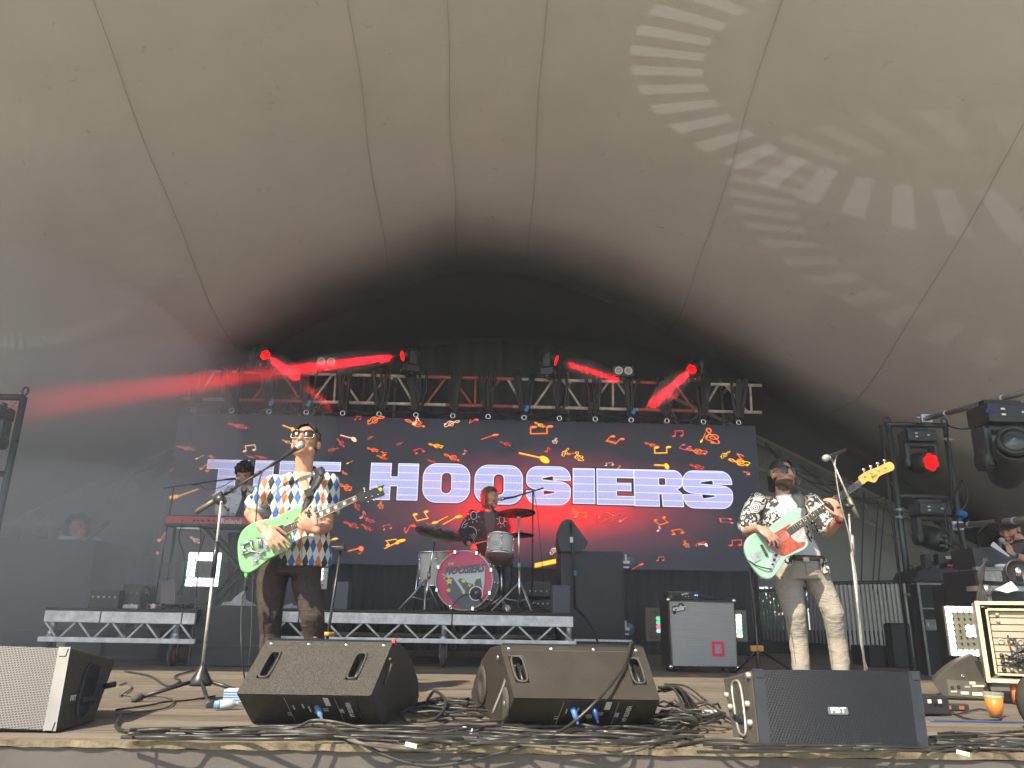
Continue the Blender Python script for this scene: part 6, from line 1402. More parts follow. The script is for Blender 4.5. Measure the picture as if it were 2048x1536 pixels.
# ================= singer
def person(label, loc): return loc
def build_person(label, head, hf, hs, neck, shL, shR, arms, hips, legs, skin, vox, tor=None, feet=True, jaw=1., hroll=0., cat='person'):
    """arms: list of (shoulder, elbow, wrist, handdir, palm, thumb, curls); legs: list of (hip, knee, ankle)"""
    Mh = frame(hf, roll=hroll); mb = MB(); head_geo(mb, head, Mh, hs, jaw)
    nb = Vector(head)+Mh @ V(0, -.02, -.06)*hs; chain(mb, [(nb, .056*hs), (Vector(neck)+V(0, 0, .02), .058), (Vector(neck)-V(0, 0, .06), .07)])
    for sh in (shL, shR): chain(mb, [(Vector(neck)-V(0, 0, .05), .055), (Vector(sh), .055)])
    for a in arms:
        s_, e, w_ = Vector(a[0]), Vector(a[1]), Vector(a[2]); chain(mb, [(s_, .056), (s_.lerp(e, .5), .050), (e, .040), (e.lerp(w_, .3), .042), (e.lerp(w_, .75), .031), (w_, .026)])
        hand_geo(mb, w_, *a[3:6], curl=.5, curls=a[6], s=a[7] if len(a) > 7 else 1.)
    tc_ = (Vector(hips[0])+Vector(hips[1]))/2; chain(mb, [(Vector(neck)-V(0, 0, .12), .10), ((Vector(neck)+tc_)/2, .085), (tc_, .075)])
    for l in legs:
        chain(mb, [(l[0], .055), (l[1], .042), (l[2], .034)])
        f_ = Vector(l[3]) if len(l) > 3 else V(0, -1, 0); chain(mb, [(Vector(l[2])-V(0, 0, .03), .036), (Vector(l[2])+f_*.13-V(0, 0, .05), .028)])
    mesh = remesh(mb, vox, 3 if vox < .006 else 2); base = V(tc_.x, tc_.y, 0)
    o = mesh.build('person', skin, None, fix=False); WORLD[o.name] = Matrix.Identity(4); tag(o, label, 'person'); return o, Mh
def shoe(par, ankle, f_, m, name='shoe'):
    mb = MB(); a = Vector(ankle); f_ = Vector(f_).normalized(); z0 = a.z-.075
    t = MB(); chain(t, [(V(a.x, a.y, a.z-.02), .045), (V(a.x, a.y, z0+.04)-f_*.03, .042), (V(a.x, a.y, z0+.035)+f_*.08, .044), (V(a.x, a.y, z0+.028)+f_*.17, .036)]); remesh(t, .01, 2).build(name, m, par, fix=False)
    mb.tube([V(a.x, a.y, z0+.004)-f_*.06, V(a.x, a.y, z0+.004)+f_*.2], [.04, .038], 12); 
Y = 5.22
hd = P(611, 887, Y); nk = P(607, 952, Y+.02); sL, sR = P(548, 968, Y), P(656, 965, Y+.02)
eL, wL_, eR, wR_ = P(500, 1027, Y+.06), P(528, 1058, Y-.36), P(654, 1052, Y-.02), P(634, 1060, Y-.34)
hL, hR = P(555, 1122, Y), P(615, 1120, Y)
kL, kR = P(541, 1225, Y-.04), P(625, 1232, Y-.05); aL, aR = P(538, 1378, Y+.02), P(634, 1385, Y+.02); aL.z = aR.z = .085
body, Mh = build_person('singer in sunglasses and a harlequin shirt with a green guitar, head tilted back', hd, (-.07, -.95, .30), 1.13, nk, sL, sR,
    [(sL, eL, wL_, P(556, 1084, Y-.40)-wL_, (-.1, .85, -.4), (.6, 0, .8), (.20, .26, .32, .4), 1.15), (sR, eR, wR_, V(-.85, -.12, .42), (.25, .9, .3), (.1, .1, 1), (.75, .7, .7, .65), 1.15)],
    (hL, hR), [(hL, kL, aL), (hR, kR, aR)], M['skin'], .0048, jaw=.94)
singer = body
M['harl'] = harlequin(); M['brown'] = jeans('dark_brown_trousers', (.042, .028, .023), (.034, .022, .018))
t = MB(); c = lambda x, y, dy=0: P(x, y, Y+dy)
loft(t, [(c(607, 946, .02), .075, .070, 0), (c(604, 957, .02), .15, .095, 0), (c(602, 970, .02), .205, .115, 0), (c(600, 1000, .0), .21, .13, 0), (c(600, 1045), .195, .13, 0), (c(602, 1085, -.0), .195, .135, 0), (c(606, 1118, -.0), .19, .14, 0), (c(607, 1133, 0), .185, .14, 0)])
for s_, e, k in ((sL, eL, .60), (sR, eR, .55)): chain(t, [(s_+V(0, 0, -.01), .078), (s_.lerp(e, k*.5), .080), (s_.lerp(e, k), .074)])
shirt = remesh(t, .0075, 3, (.020, .09)).build('shirt', M['harl'], body, fix=False)
for s_, e, k in ((sL, eL, .60), (sR, eR, .55)):
    mb = MB(); d = (e-s_).normalized(); p = s_.lerp(e, k); mb.lathe(p+d*.005, d, [(0, .083), (.05, .080), (.052, .070), (0, .072), (0, .083)], 20); mb.build('sleeve_cuff', mat('white_cuff', (.62, .62, .58), .7), shirt)
# open collar: a wedge of skin on the chest and two collar wings
bv = bvh_of(shirt)
def patch(par, name, m, bv, poly, lift=.004, sub=10):
    "a thin cloth or skin patch that follows the surface under a polygon of the photograph"
    org = V(0, 0, H); mb = MB(); xs_ = [p[0] for p in poly]; ys_ = [p[1] for p in poly]; x0, x1, y0, y1 = min(xs_), max(xs_), min(ys_), max(ys_)
    def inside(x, y):
        r_ = False; j = len(poly)-1
        for i in range(len(poly)):
            if (poly[i][1] > y) != (poly[j][1] > y) and x < (poly[j][0]-poly[i][0])*(y-poly[i][1])/(poly[j][1]-poly[i][1])+poly[i][0]: r_ = not r_
            j = i
        return r_
    nx_ = max(3, int((x1-x0)/1.2)); ny_ = max(3, int((y1-y0)/1.2)); idx = {}; vs = []
    for j in range(ny_+1):
        for i in range(nx_+1):
            x, y = x0+(x1-x0)*i/nx_, y0+(y1-y0)*j/ny_
            d = (P(x, y, 5.)-org).normalized(); h = bv.ray_cast(org, d)
            if h[0] is not None: idx[i, j] = len(vs); vs.append(h[0]-d*lift)
    fs = []
    for j in range(ny_):
        for i in range(nx_):
            k4 = [(i, j), (i+1, j), (i+1, j+1), (i, j+1)]
            if all(k_ in idx for k_ in k4) and inside(x0+(x1-x0)*(i+.5)/nx_, y0+(y1-y0)*(j+.5)/ny_): fs.append(tuple(idx[k_] for k_ in k4))
    if fs:
        mb.add(vs, fs, True); return mb.build(name, m, par, fix=False)
patch(shirt, 'open_neckline', M['skin'], bv, [(588, 936), (622, 936), (626, 950), (612, 985), (606, 988), (596, 965)], .006)
for pl in ([(584, 932), (590, 938), (586, 960), (576, 950)], [(628, 935), (632, 945), (617, 968), (612, 962)]): patch(shirt, 'collar', M['harl'], bv, pl, .014)
mb = MB(); decal(mb, bv, [(606, 988), (603, 1030), (603, 1080), (604, 1125)], .0028); mb.build('button_placket_shadow', mat('placket_shadow_line', (.30, .30, .28), .8), shirt)
t = MB(); loft(t, [(c(585, 1108), .155, .12, 0), (c(584, 1130), .175, .125, 0), (c(580, 1150), .18, .12, 0)])
chain(t, [(hL+V(.0, 0, -.03), .10), (P(543, 1165, Y), .098), (kL, .078), (P(541, 1265, Y), .066), (P(539, 1330, Y), .064), (aL+V(0, 0, .02), .066)]); chain(t, [(hR+V(0, 0, -.03), .10), (P(612, 1165, Y), .096), (kR, .078), (P(628, 1270, Y), .068), (P(631, 1335, Y), .064), (aR+V(0, 0, .02), .066)])
remesh(t, .0085, 4, (.012, .07)).build('trousers', M['brown'], body, fix=False)
for a in (aL, aR): shoe(body, a, (0, -1, 0), M['black'])
mb = shell(hd, Mh, 1.13, lambda d, p: (p.z > .055 and p.y < .058) or (p.y < .0 and p.z > -.02), rad=(.0815, .104, .098), bump=.002, seed=3); mb.build('hair', M['hairb'], body, fix=False)
mb = MB(); chain(mb, [(hd+Mh @ V(.05, -.085, -.03)*1.13, .035), (hd+Mh @ V(.045, -.09, -.10)*1.13, .03), (P(628, 938, Y+.06), .018)]); mb.build('back_hair', M['hairb'], body)
mb = shell(hd, Mh, 1.13, lambda d, p: p.y < .035 and -.045 < p.z < .06 and abs(p.x) > .05, rad=(.0795, .1, .094), bump=.001, seed=3); mb.build('shaved_sides', M['stub'], body, fix=False)
mb = MB(); mb.ball(hd+Mh @ V(0, .090, -.058)*1.13, (.018, .008, .009), 12, 8, Mh); mb.build('mouth', M['lip'], body)
glasses(body, hd, Mh, 1.13, M['lensy'], mat('dark_browline', (.03, .012, .012), .3), mat('clear_rim', (.55, .50, .40), .25))
# ================= bass player
Y = 6.4
hd = P(1566, 950, Y); nk = P(1566, 996, Y+.02); sL, sR = P(1514, 1003, Y), P(1624, 1004, Y+.03)
eL, wL_, eR, wR_ = P(1492, 1064, Y+.02), P(1518, 1056, Y-.44), P(1657, 1064, Y-.12), P(1681, 1036, Y-.44)
hL, hR = P(1583, 1128, Y), P(1626, 1126, Y); kL, kR = P(1590, 1228, Y-.05), P(1667, 1228, Y-.05); aL, aR = P(1602, 1340, Y), P(1681, 1342, Y); aL.z = aR.z = .085
b2, Mh = build_person('bass player in a backward black cap and black and white print shirt', hd, (.24, -.95, .12), 1.12, nk, sL, sR,
    [(sL, eL, wL_, P(1548, 1076, Y-.47)-wL_, (-.2, .8, -.5), (.6, 0, .8), (.22, .3, .4, .5), 1.12), (sR, eR, wR_, V(-.22, -.05, .93), (-.6, .75, .15), (-.8, -.3, .3), (.45, .5, .45, .4), 1.15)],
    (hL, hR), [(hL, kL, aL), (hR, kR, aR)], M['skin2'], .0052, jaw=1.06)
M['flo'] = floralbw(); M['jean'] = jeans('faded_beige_jeans', (.30, .27, .225), (.24, .22, .185)); M['tee'] = wrinkle(mat('white_tee_cloth', (.43, .44, .47), .85), 9, .5, .8)
c = lambda x, y, dy=0: P(x, y, Y+dy)
t = MB(); loft(t, [(c(1568, 990, .02), .070, .066, .2), (c(1569, 998, .02), .13, .10, .2), (c(1570, 1020, .0), .17, .13, .2), (c(1582, 1070), .165, .135, .2), (c(1600, 1110), .165, .14, .2), (c(1604, 1121), .16, .14, .2)])
tee = remesh(t, .008, 3, (.010, .08)).build('white_shirt', M['tee'], b2, fix=False)
mb = MB(); bt = bvh_of(tee)
for cx, cy_ in ((1576, 1022), (1584, 1023)): decal(mb, bt, circ(cx, cy_, 3.5, 3.5), .002, True)
mb.build('grey_print', mat('grey_print', (.3, .3, .34), .7), tee); mb = MB(); decal(mb, bt, [(1576, 1030), (1582, 1029), (1588, 1027)], .004); decal(mb, bt, [(1577, 1034), (1583, 1034), (1588, 1031)], .003); mb.build('pink_print', mat('pink_print', (.7, .12, .16), .7), tee)
t = MB(); loft(t, [(c(1566, 992, .04), .085, .070, .2), (c(1567, 1000, .03), .17, .105, .15), (c(1567, 1012, .03), .225, .125, .15), (c(1570, 1040, .02), .215, .145, .15), (c(1582, 1085, .02), .195, .155, .15), (c(1600, 1125, .02), .20, .16, .15), (c(1606, 1138, .02), .205, .16, .15)])
for s_, e, k in ((sL, eL, .80), (sR, eR, .80)): chain(t, [(s_+V(0, 0, -.01), .085), (s_.lerp(e, k*.5), .088), (s_.lerp(e, k), .088)])
om = remesh(t, .0085, 3, (.022, .10))
# cut the shirt open down the front
def opened(v):
    if v[1] > Y-.02: return False
    x, y = projpx(v); f = max(0, min(1, (y-990)/140)); l = 1552+(1585-1552)*f+12*math.sin(f*3); r_ = 1583+(1640-1583)*f+3*math.sin(f*9); return l < x < r_
om.f = [f for f in om.f if not any(opened(om.v[i]) for i in f)]; om.mi = [0]*len(om.f); om.sm = [True]*len(om.f)
oshirt = om.build('open_shirt', M['flo'], b2, fix=False); md = oshirt.modifiers.new('s', 'SOLIDIFY'); md.thickness = .004
mb = MB(); pts = []
tail = [P(1640, 1118, Y-.13), P(1652, 1115, Y-.10), P(1661, 1145, Y-.12), P(1650, 1150, Y-.14), P(1643, 1138, Y-.15)]
mb.add(tail+[p+V(0, .006, 0) for p in tail], [tuple(range(5)), tuple(range(5, 10))[::-1]]+[(i, (i+1) % 5, 5+(i+1) % 5, 5+i) for i in range(5)], True); mb.build('shirt_tail', M['flo'], b2, fix=False)
t = MB(); loft(t, [(c(1604, 1116), .158, .135, .2), (c(1604, 1135), .175, .14, .15), (c(1602, 1160), .185, .14, .1)])
chain(t, [(hL+V(-.02, 0, -.04), .11), (P(1578, 1178, Y), .108), (kL, .086), (P(1596, 1275, Y), .075), (P(1601, 1318, Y), .072), (aL+V(0, 0, .02), .068)]); chain(t, [(hR+V(0, 0, -.04), .11), (P(1642, 1178, Y), .105), (kR, .084), (P(1673, 1275, Y), .074), (P(1680, 1320, Y), .074), (aR+V(0, 0, .02), .068)])
jn = remesh(t, .0085, 4, (.013, .07)).build('jeans', M['jean'], b2, fix=False); bj = bvh_of(jn)
mb = MB(); decal(mb, bj, [(1611, 1128), (1613, 1150), (1612, 1180)], .003); decal(mb, bj, [(1560, 1170), (1575, 1230), (1588, 1300), (1592, 1330)], .002); decal(mb, bj, [(1640, 1215), (1654, 1260), (1662, 1300), (1666, 1330)], .002); mb.build('seams', mat('jean_seam', (.16, .13, .09), .9), jn)
mb = MB()
for i in range(26): pass
loft(mb, [(c(1604, 1113, 0), .168, .148, .2), (c(1604, 1123.5, 0), .170, .150, .2)], 32); bl_ = mb.build('belt', mat('dark_leather', (.06, .035, .028), .45, var=.3), b2, fix=False)
mb = MB(); cbk = P(1612, 1119, Y-.165); mb.box(cbk, (.05, .012, .036), None, .004); mb.build('buckle', M['alud'], bl_)
for a in (aL, aR): shoe(body if False else b2, a, (.1, -1, 0), mat('white_shoe', (.5, .5, .48), .6))
cap = shell(hd, Mh, 1.12, lambda d, p: p.z > .040-.30*(p.y if p.y < 0 else p.y*.0)+.0 and not (p.y > .055 and abs(p.x) < .034 and .050 < p.z < .088), rad=(.088, .110, .100), off=(0, -.014, .032), bump=.0, seed=3, n=72, m=48)
cp = cap.build('cap', M['black'], b2, fix=False)
mb = MB(); q = lambda x, y, z: hd+Mh @ V(x, y, z)*1.12
vis = []
for k in range(13):
    a = math.pi*(k/12); vis.append((q(-.07*math.cos(a), -.095-.030*math.sin(a), .02), q(-.062*math.cos(a), -.10-.075*math.sin(a), -.06-.03*math.sin(a))))
mb.add([p for pr in vis for p in pr], [(2*i, 2*i+1, 2*i+3, 2*i+2) for i in range(12)], True); mb.add([p+Mh @ V(0, .006, 0) for pr in vis for p in pr], [(2*i, 2*i+2, 2*i+3, 2*i+1) for i in range(12)], True); mb.build('peak', M['black'], cp, fix=False)
bhd = bvh_of(b2); patch(b2, 'beard', M['beard'], bhd, [(1546, 952), (1549, 968), (1556, 978), (1567, 983), (1579, 980), (1586, 970), (1587, 954), (1582, 958), (1574, 957), (1562, 958), (1554, 961)], .008)
mb = MB(); mb.ball(q(0, .098, -.060), (.017, .006, .007), 12, 8, Mh); mb.build('mouth', M['lip'], b2)
glasses(b2, hd, Mh, 1.12, M['lens'], mat('black_frame', (.01, .01, .012), .2), None, .037, .026)
for sx, w_, e_, m_, nm in ((1, wR_, eR, mat('neon_red_band', (.85, .02, .05), .5), 'wrist_band'),):
    d = (w_-e_).normalized(); mb = MB(); mb.lathe(e_.lerp(w_, .80), d, [(0, .035), (.018, .034), (.018, .03), (0, .03), (0, .035)], 18); mb.build(nm, m_, b2); mb = MB(); mb.lathe(e_.lerp(w_, .90), d, [(0, .034), (.02, .033)], 18); mb.build('watch_strap', M['black'], b2)
# tattooed forearm: ink lines that follow the arm
bvb = bvh_of(b2); mb = MB(); rr = random.Random(5)
for k in range(16):
    x, y = rr.uniform(1483, 1516), rr.uniform(1050, 1074); decal(mb, bvb, [(x+rr.uniform(2, 6)*math.cos(t_*.8+k), y+rr.uniform(2, 5)*math.sin(t_*.9+k)) for t_ in range(7)], .0016, lift=.001)
mb.build('tattoo_lines', mat('tattoo_ink', (.10, .09, .09), .7), b2)

# ================= drummer
Y = 9.35
hd = P(981, 997, Y); nk = P(975, 1022, Y+.02); sL, sR = P(944, 1033, Y-.02), P(1006, 1037, Y+.05)
eL, wL_, eR, wR_ = P(928, 1066, Y-.05), P(938, 1088, Y-.28), P(1021, 1066, Y-.02), P(1014, 1082, Y-.25)
hL, hR = P(965, 1112, Y+.1), P(992, 1112, Y+.1); kL, kR = P(940, 1128, Y-.32), P(1012, 1125, Y-.32); aL, aR = P(938, 1200, Y-.30), P(1012, 1200, Y-.30); aL.z = aR.z = RRZ+.085
b3, Mh = build_person('drummer with long brown hair and a black jacket sitting behind the kit', hd, (.85, -.5, .05), 1.05, nk, sL, sR,
    [(sL, eL, wL_, (.5, -.6, -.2), (0, 0, -1), (.6, .3, .3), (.9, .9, .9, .9)), (sR, eR, wR_, (-.4, -.7, -.1), (0, 0, -1), (-.6, .3, .3), (.9, .9, .9, .9))], (hL, hR), [(hL, kL, aL), (hR, kR, aR)], M['skin2'], .007)
M['jack'] = wrinkle(mat('black_jacket_cloth', (.016, .015, .020), .75, var=.2), 9, .5, .8)
c = lambda x, y, dy=0: P(x, y, Y+dy)
t = MB(); loft(t, [(c(975, 1019), .08, .07, 0), (c(975, 1026), .17, .11, 0), (c(975, 1036), .225, .13, 0), (c(975, 1065), .22, .14, 0), (c(977, 1100, .05), .21, .15, 0), (c(978, 1115, .08), .20, .15, 0)])
for s_, e, w_ in ((sL, eL, wL_), (sR, eR, wR_)): chain(t, [(s_, .085), (e, .075), (e.lerp(w_, .75), .055)])
jk = remesh(t, .011, 3, (.02, .1)).build('jacket', M['jack'], b3, fix=False); bk = bvh_of(jk)
patch(jk, 'grey_tee', mat('grey_tee_cloth', (.075, .075, .085), .9), bk, [(968, 1019), (986, 1019), (990, 1035), (988, 1065), (975, 1068), (969, 1045)], .008)
patch(jk, 'neck_skin', M['skin2'], bk, [(969, 1014), (985, 1014), (984, 1021), (977, 1025), (970, 1021)], .012)
sun = mat('white_drawn_lines', (.62, .62, .62), .7); mb = MB()
for cx, cy_, rx in ((947.5, 1031, 6.2), (1003.5, 1040, 5.2)):
    decal(mb, bk, circ(cx, cy_, rx, 8), .0045, True, .006)
    for k in range(8): a = k*math.pi/4+.2; decal(mb, bk, [(cx+rx*1.35*math.cos(a), cy_+11*math.sin(a)), (cx+rx*2.1*math.cos(a), cy_+16*math.sin(a))], .0045, False, .006)
for pl in ([(938, 1053), (946, 1054), (953, 1060), (953, 1070)], [(940, 1070), (946, 1078), (951, 1088)], [(943, 1068), (950, 1078)], [(946, 1066), (952, 1074)], [(939, 1076), (945, 1084), (950, 1090), (945, 1087)], [(932, 1040), (926, 1048), (923, 1056)], [(936, 1046), (929, 1050)], [(934, 1051), (927, 1056)]): decal(mb, bk, pl, .0045, False, .006)
mb.build('drawn_suns', sun, jk)
for x, y in ((964, 1044), (958, 1060)): mb = MB(); decal(mb, bk, [(x, y), (x+.6, y+.2)], .010, False, .008); mb.build('button', sun, jk)
t = MB(); [chain(t, [(l[0], .10), (l[1], .08), (l[2]+V(0, 0, .03), .06)]) for l in ((hL, kL, aL), (hR, kR, aR))]; remesh(t, .013, 2, (.015, .06)).build('trousers', M['black'], b3, fix=False)
for a in (aL, aR): shoe(b3, a, (.1, -1, 0), M['white'])
def longdrop(p, d):
    if d.z < .1 and d.y < .45: k = (.1-d.z); return V(p.x*(1+.05*k), p.y, p.z-.085*k)
    return p
mb = shell(hd, Mh, 1.05, lambda d, p: (d.y < .42 or p.z > .075) and not (d.y > .25 and p.z < .05), rad=(.094, .108, .105), bump=.004, seed=9, drop=longdrop); mb.build('hair', M['hairm'], b3, fix=False)
mb = shell(hd, Mh, 1.05, lambda d, p: p.z < -.035 and p.y > .0 and not (p.z > -.060 and p.y > .05 and abs(p.x) < .03), rad=(.055, .078, .100), off=(0, .020, -.010), bump=.002, seed=5, thick=.008); mb.build('beard', M['hairm'], b3, fix=False)
for sx in (-.032, .032): mb = MB(); mb.ball(hd+Mh @ V(sx, .080, .014), (.011, .006, .006), 8, 6, Mh); mb.build('eye', M['black'], b3)
for w_, tgt in ((wL_, P(990, 1078, 8.8)), (wR_, P(1030, 1060, 8.9))): mb = MB(); mb.tube([w_+V(0, -.08, -.02), tgt], [.009, .006], 6); tag(mb.build('drumstick', mat('pale_stick', (.45, .33, .18), .6)), 'wooden drumstick in the hand of the drummer, %s' % ('left of the cream tom' if w_ is wL_ else 'right of the cream tom'), 'drumstick')
# ================= keyboard player
Y = 9.25
hd = P(488, 951, Y-.04); nk = P(490, 978, Y+.02); sL, sR = P(462, 985, Y), P(520, 984, Y+.02); eL, wL_, eR, wR_ = P(442, 1018, Y-.02), P(446, 1034, Y-.30), P(531, 1020, Y), P(520, 1034, Y-.30)
hL, hR = P(476, 1068, Y+.05), P(500, 1068, Y+.05); kL, kR = P(470, 1130, Y), P(500, 1130, Y); aL, aR = P(466, 1195, Y), P(500, 1195, Y); aL.z = aR.z = RLZ+.085
b4, Mh = build_person('keyboard player in a white embroidered jacket looking down, behind the singer', hd, (.10, -.85, -.48), 1.08, nk, sL, sR,
    [(sL, eL, wL_, (.2, -.7, -.1), (0, 0, -1), (.6, 0, .1), (.4,)*4), (sR, eR, wR_, (-.2, -.7, -.1), (0, 0, -1), (-.6, 0, .1), (.4,)*4)], (hL, hR), [(hL, kL, aL), (hR, kR, aR)], M['skin2'], .007)
wj = wrinkle(mat('white_denim_jacket', (.50, .50, .52), .8), 9, .5, .8); c = lambda x, y, dy=0: P(x, y, Y+dy)
t = MB(); loft(t, [(c(489, 972, .03), .09, .07, 0), (c(489, 979, .02), .17, .11, 0), (c(490, 990, .02), .22, .13, 0), (c(488, 1020), .22, .14, 0), (c(488, 1050), .21, .14, 0), (c(488, 1066), .20, .14, 0)])
for s_, e, w_ in ((sL, eL, wL_), (sR, eR, wR_)): chain(t, [(s_, .085), (e, .075), (e.lerp(w_, .85), .055)])
jk = remesh(t, .011, 3, (.02, .1)).build('jacket', wj, b4, fix=False); bk = bvh_of(jk)
patch(jk, 'dark_tee', mat('petrol_tee_cloth', (.02, .03, .04), .9), bk, [(481, 975), (494, 975), (493, 990), (489, 1006), (491, 1036), (468, 1036), (478, 1012), (484, 994)], .008)
patch(jk, 'neck_skin', M['skin2'], bk, [(481, 970), (494, 970), (492, 980), (488, 983), (484, 980)], .012)
mb = MB()
for cx in (465, 503):
    for k in range(9): a = math.pi*(.05+k*.9/8); decal(mb, bk, [(cx+7*math.cos(a), 974+9*math.sin(a)), (cx+10*math.cos(a), 974+13*math.sin(a))], .0045, False, .006)
for x, y in ((478, 987), (473, 1009), (466, 1027), (459, 996)): decal(mb, bk, [(x, y), (x+.5, y+.3)], .009, False, .006)
mb.build('stud_pattern', M['black'], jk)
t = MB(); [chain(t, [(l[0], .11), (l[1], .08), (l[2]+V(0, 0, .03), .06)]) for l in ((hL, kL, aL), (hR, kR, aR))]; remesh(t, .013, 2, (.015, .06)).build('trousers', mat('dark_navy_trousers', (.02, .024, .03), .8), b4, fix=False)
mb = shell(hd, Mh, 1.08, lambda d, p: (d.y < .35 or p.z > .062), rad=(.096, .112, .112), off=(0, -.016, .045), bump=.008, seed=12); mb.f = [f for f in mb.f]; mb.build('hair', M['hairk'], b4, fix=False)
mb = shell(hd, Mh, 1.08, lambda d, p: p.z < -.030 and p.y > -.005 and not (p.z > -.058 and p.y > .05 and abs(p.x) < .03), rad=(.060, .082, .100), off=(0, .020, -.008), bump=.003, seed=5, thick=.008); mb.build('beard', M['hairk'], b4, fix=False)
for sx in (-.032, .032): mb = MB(); mb.ball(hd+Mh @ V(sx, .084, .014), (.012, .006, .005), 8, 6, Mh); mb.build('eye', M['black'], b4); mb = MB(); mb.ball(hd+Mh @ V(sx, .092, .036), (.02, .006, .005), 8, 6, Mh); mb.build('eyebrow', M['hairk'], b4)
# ================= crew member in the smoke, far left
Y = 10.35
hd = P(154, 1053, Y); nk = P(154, 1073, Y); sL, sR = P(130, 1083, Y), P(186, 1085, Y); eL, wL_, eR, wR_ = P(138, 1098, Y-.12), P(158, 1076, Y-.22), P(200, 1103, Y), P(180, 1100, Y-.2)
hL, hR = P(150, 1160, Y), P(176, 1160, Y); kL, kR = P(150, 1230, Y), P(176, 1230, Y); aL, aR = V(kL.x, Y, .085), V(kR.x, Y, .085)
b5, Mh = build_person('crew member with curly dark hair and white tee behind the tall case in the smoke', hd, (.25, -.95, .0), 1.05, nk, sL, sR,
    [(sL, eL, wL_, (.25, -.2, .6), (-.3, .9, 0), (0, -.2, 1), (.9,)*4), (sR, eR, wR_, (-.6, -.4, .1), (0, .9, 0), (0, -.2, 1), (.8,)*4)], (hL, hR), [(hL, kL, aL), (hR, kR, aR)], M['skin2'], .008)
t = MB(); c = lambda x, y, dy=0: P(x, y, Y+dy); loft(t, [(c(155, 1072), .08, .08, 0), (c(156, 1080), .18, .12, 0), (c(157, 1100), .21, .13, 0), (c(160, 1150), .19, .13, 0)])
for s_, e in ((sL, eL), (sR, eR)): chain(t, [(s_, .09), (s_.lerp(e, .7), .085)])
remesh(t, .013, 3, (.02, .1)).build('tee_shirt', M['tee'], b5, fix=False)
t = MB(); [chain(t, [(l[0], .10), (l[1], .08), (l[2]+V(0, 0, .03), .06)]) for l in ((hL, kL, aL), (hR, kR, aR))]; remesh(t, .015, 2).build('trousers', M['black'], b5, fix=False)
mb = shell(hd, Mh, 1.1, lambda d, p: (d.y < .4 or p.z > .065), rad=(.118, .118, .118), off=(0, -.022, .02), bump=.014, seed=21, drop=lambda p, d: V(p.x*1.12, p.y, p.z-.05) if d.z < -.1 else p); mb.build('curly_hair', M['hairk'], b5, fix=False)
for sx in (-.03, .03): mb = MB(); mb.tube([hd+Mh @ (V(sx, .092, .012)+V(.022*math.cos(k*.7), 0, .016*math.sin(k*.7))) for k in range(9)], .003, 5, closed=True); mb.build('glasses_rim', M['black'], b5)
# ================= crew member at the right edge
Y = 7.4
hd = P(2018, 1060, Y); nk = P(2036, 1082, Y+.05); sL, sR = P(2014, 1098, Y+.18), P(2062, 1098, Y+.05); eL, wL_, eR, wR_ = P(2000, 1140, Y+.1), P(2010, 1104, Y-.05), P(2058, 1122, Y-.12), P(2024, 1108, Y-.22)
hL, hR = P(2030, 1190, Y+.2), P(2058, 1190, Y+.2); kL, kR = V(hL.x, Y+.1, .5), V(hR.x, Y+.1, .5); aL, aR = V(hL.x, Y+.2, .085), V(hR.x, Y+.2, .085)
b6, Mh = build_person('crew man in a black hat speaking into a hand microphone at the right edge', hd, (-.78, -.5, -.38), 1.05, nk, sL, sR,
    [(sR, eR, wR_, P(2008, 1093, Y-.24)-wR_, (-.3, .8, .2), (-.3, -.3, .8), (1.1,)*4)], (hL, hR), [(hL, kL, aL), (hR, kR, aR)], M['skin2'], .006)
t = MB(); c = lambda x, y, dy=0: P(x, y, Y+dy); loft(t, [(c(2036, 1080, .07), .085, .08, .8), (c(2038, 1088, .1), .18, .13, .8), (c(2040, 1110, .12), .21, .15, .8), (c(2044, 1180, .15), .20, .15, .8)])
for s_, e in ((sL, eL), (sR, eR)): chain(t, [(s_, .09), (s_.lerp(e, .6), .085)])
remesh(t, .012, 3, (.02, .1)).build('black_shirt', M['black'], b6, fix=False)
t = MB(); [chain(t, [(l[0], .10), (l[1], .08), (l[2]+V(0, 0, .03), .06)]) for l in ((hL, kL, aL), (hR, kR, aR))]; remesh(t, .015, 2).build('trousers', M['black'], b6, fix=False)
mb = MB(); ax = Mh @ V(0, .12, 1); hc = hd+Mh @ V(0, -.01, .055); mb.lathe(hc, ax, [(0, 0), (0, .155), (.006, .158), (.012, .12), (.02, .094), (.07, .088), (.10, .07), (.108, 0)], 30); mb.build('hat', mat('brown_black_felt', (.022, .016, .016), .9), b6)
mb = shell(hd, Mh, 1.05, lambda d, p: p.y < .0 and p.z > -.06, rad=(.088, .106, .1), bump=.004, seed=9); mb.build('hair', M['hairb'], b6, fix=False)
mb = shell(hd, Mh, 1.05, lambda d, p: p.z < -.030 and p.y > -.005 and not (p.z > -.058 and p.y > .05 and abs(p.x) < .026), rad=(.060, .082, .100), off=(0, .020, -.010), bump=.003, seed=5, thick=.008); mb.build('beard', mat('ginger_beard', (.13, .05, .03), .85, var=.4, vscale=80), b6, fix=False)
for sx in (-.032, .032): mb = MB(); mb.ball(hd+Mh @ V(sx, .084, .014), (.012, .006, .005), 8, 6, Mh); mb.build('eye', M['black'], b6)
d = (wR_-eR).normalized(); mb = MB(); mb.lathe(eR.lerp(wR_, .82), d, [(0, .036), (.03, .035)], 16); mb.build('wrist_watch', M['black'], b6)
microphone(P(2003, 1080, Y-.30), P(2012, 1108, Y-.24), 'hand microphone held by the crew man in the black hat', .027)
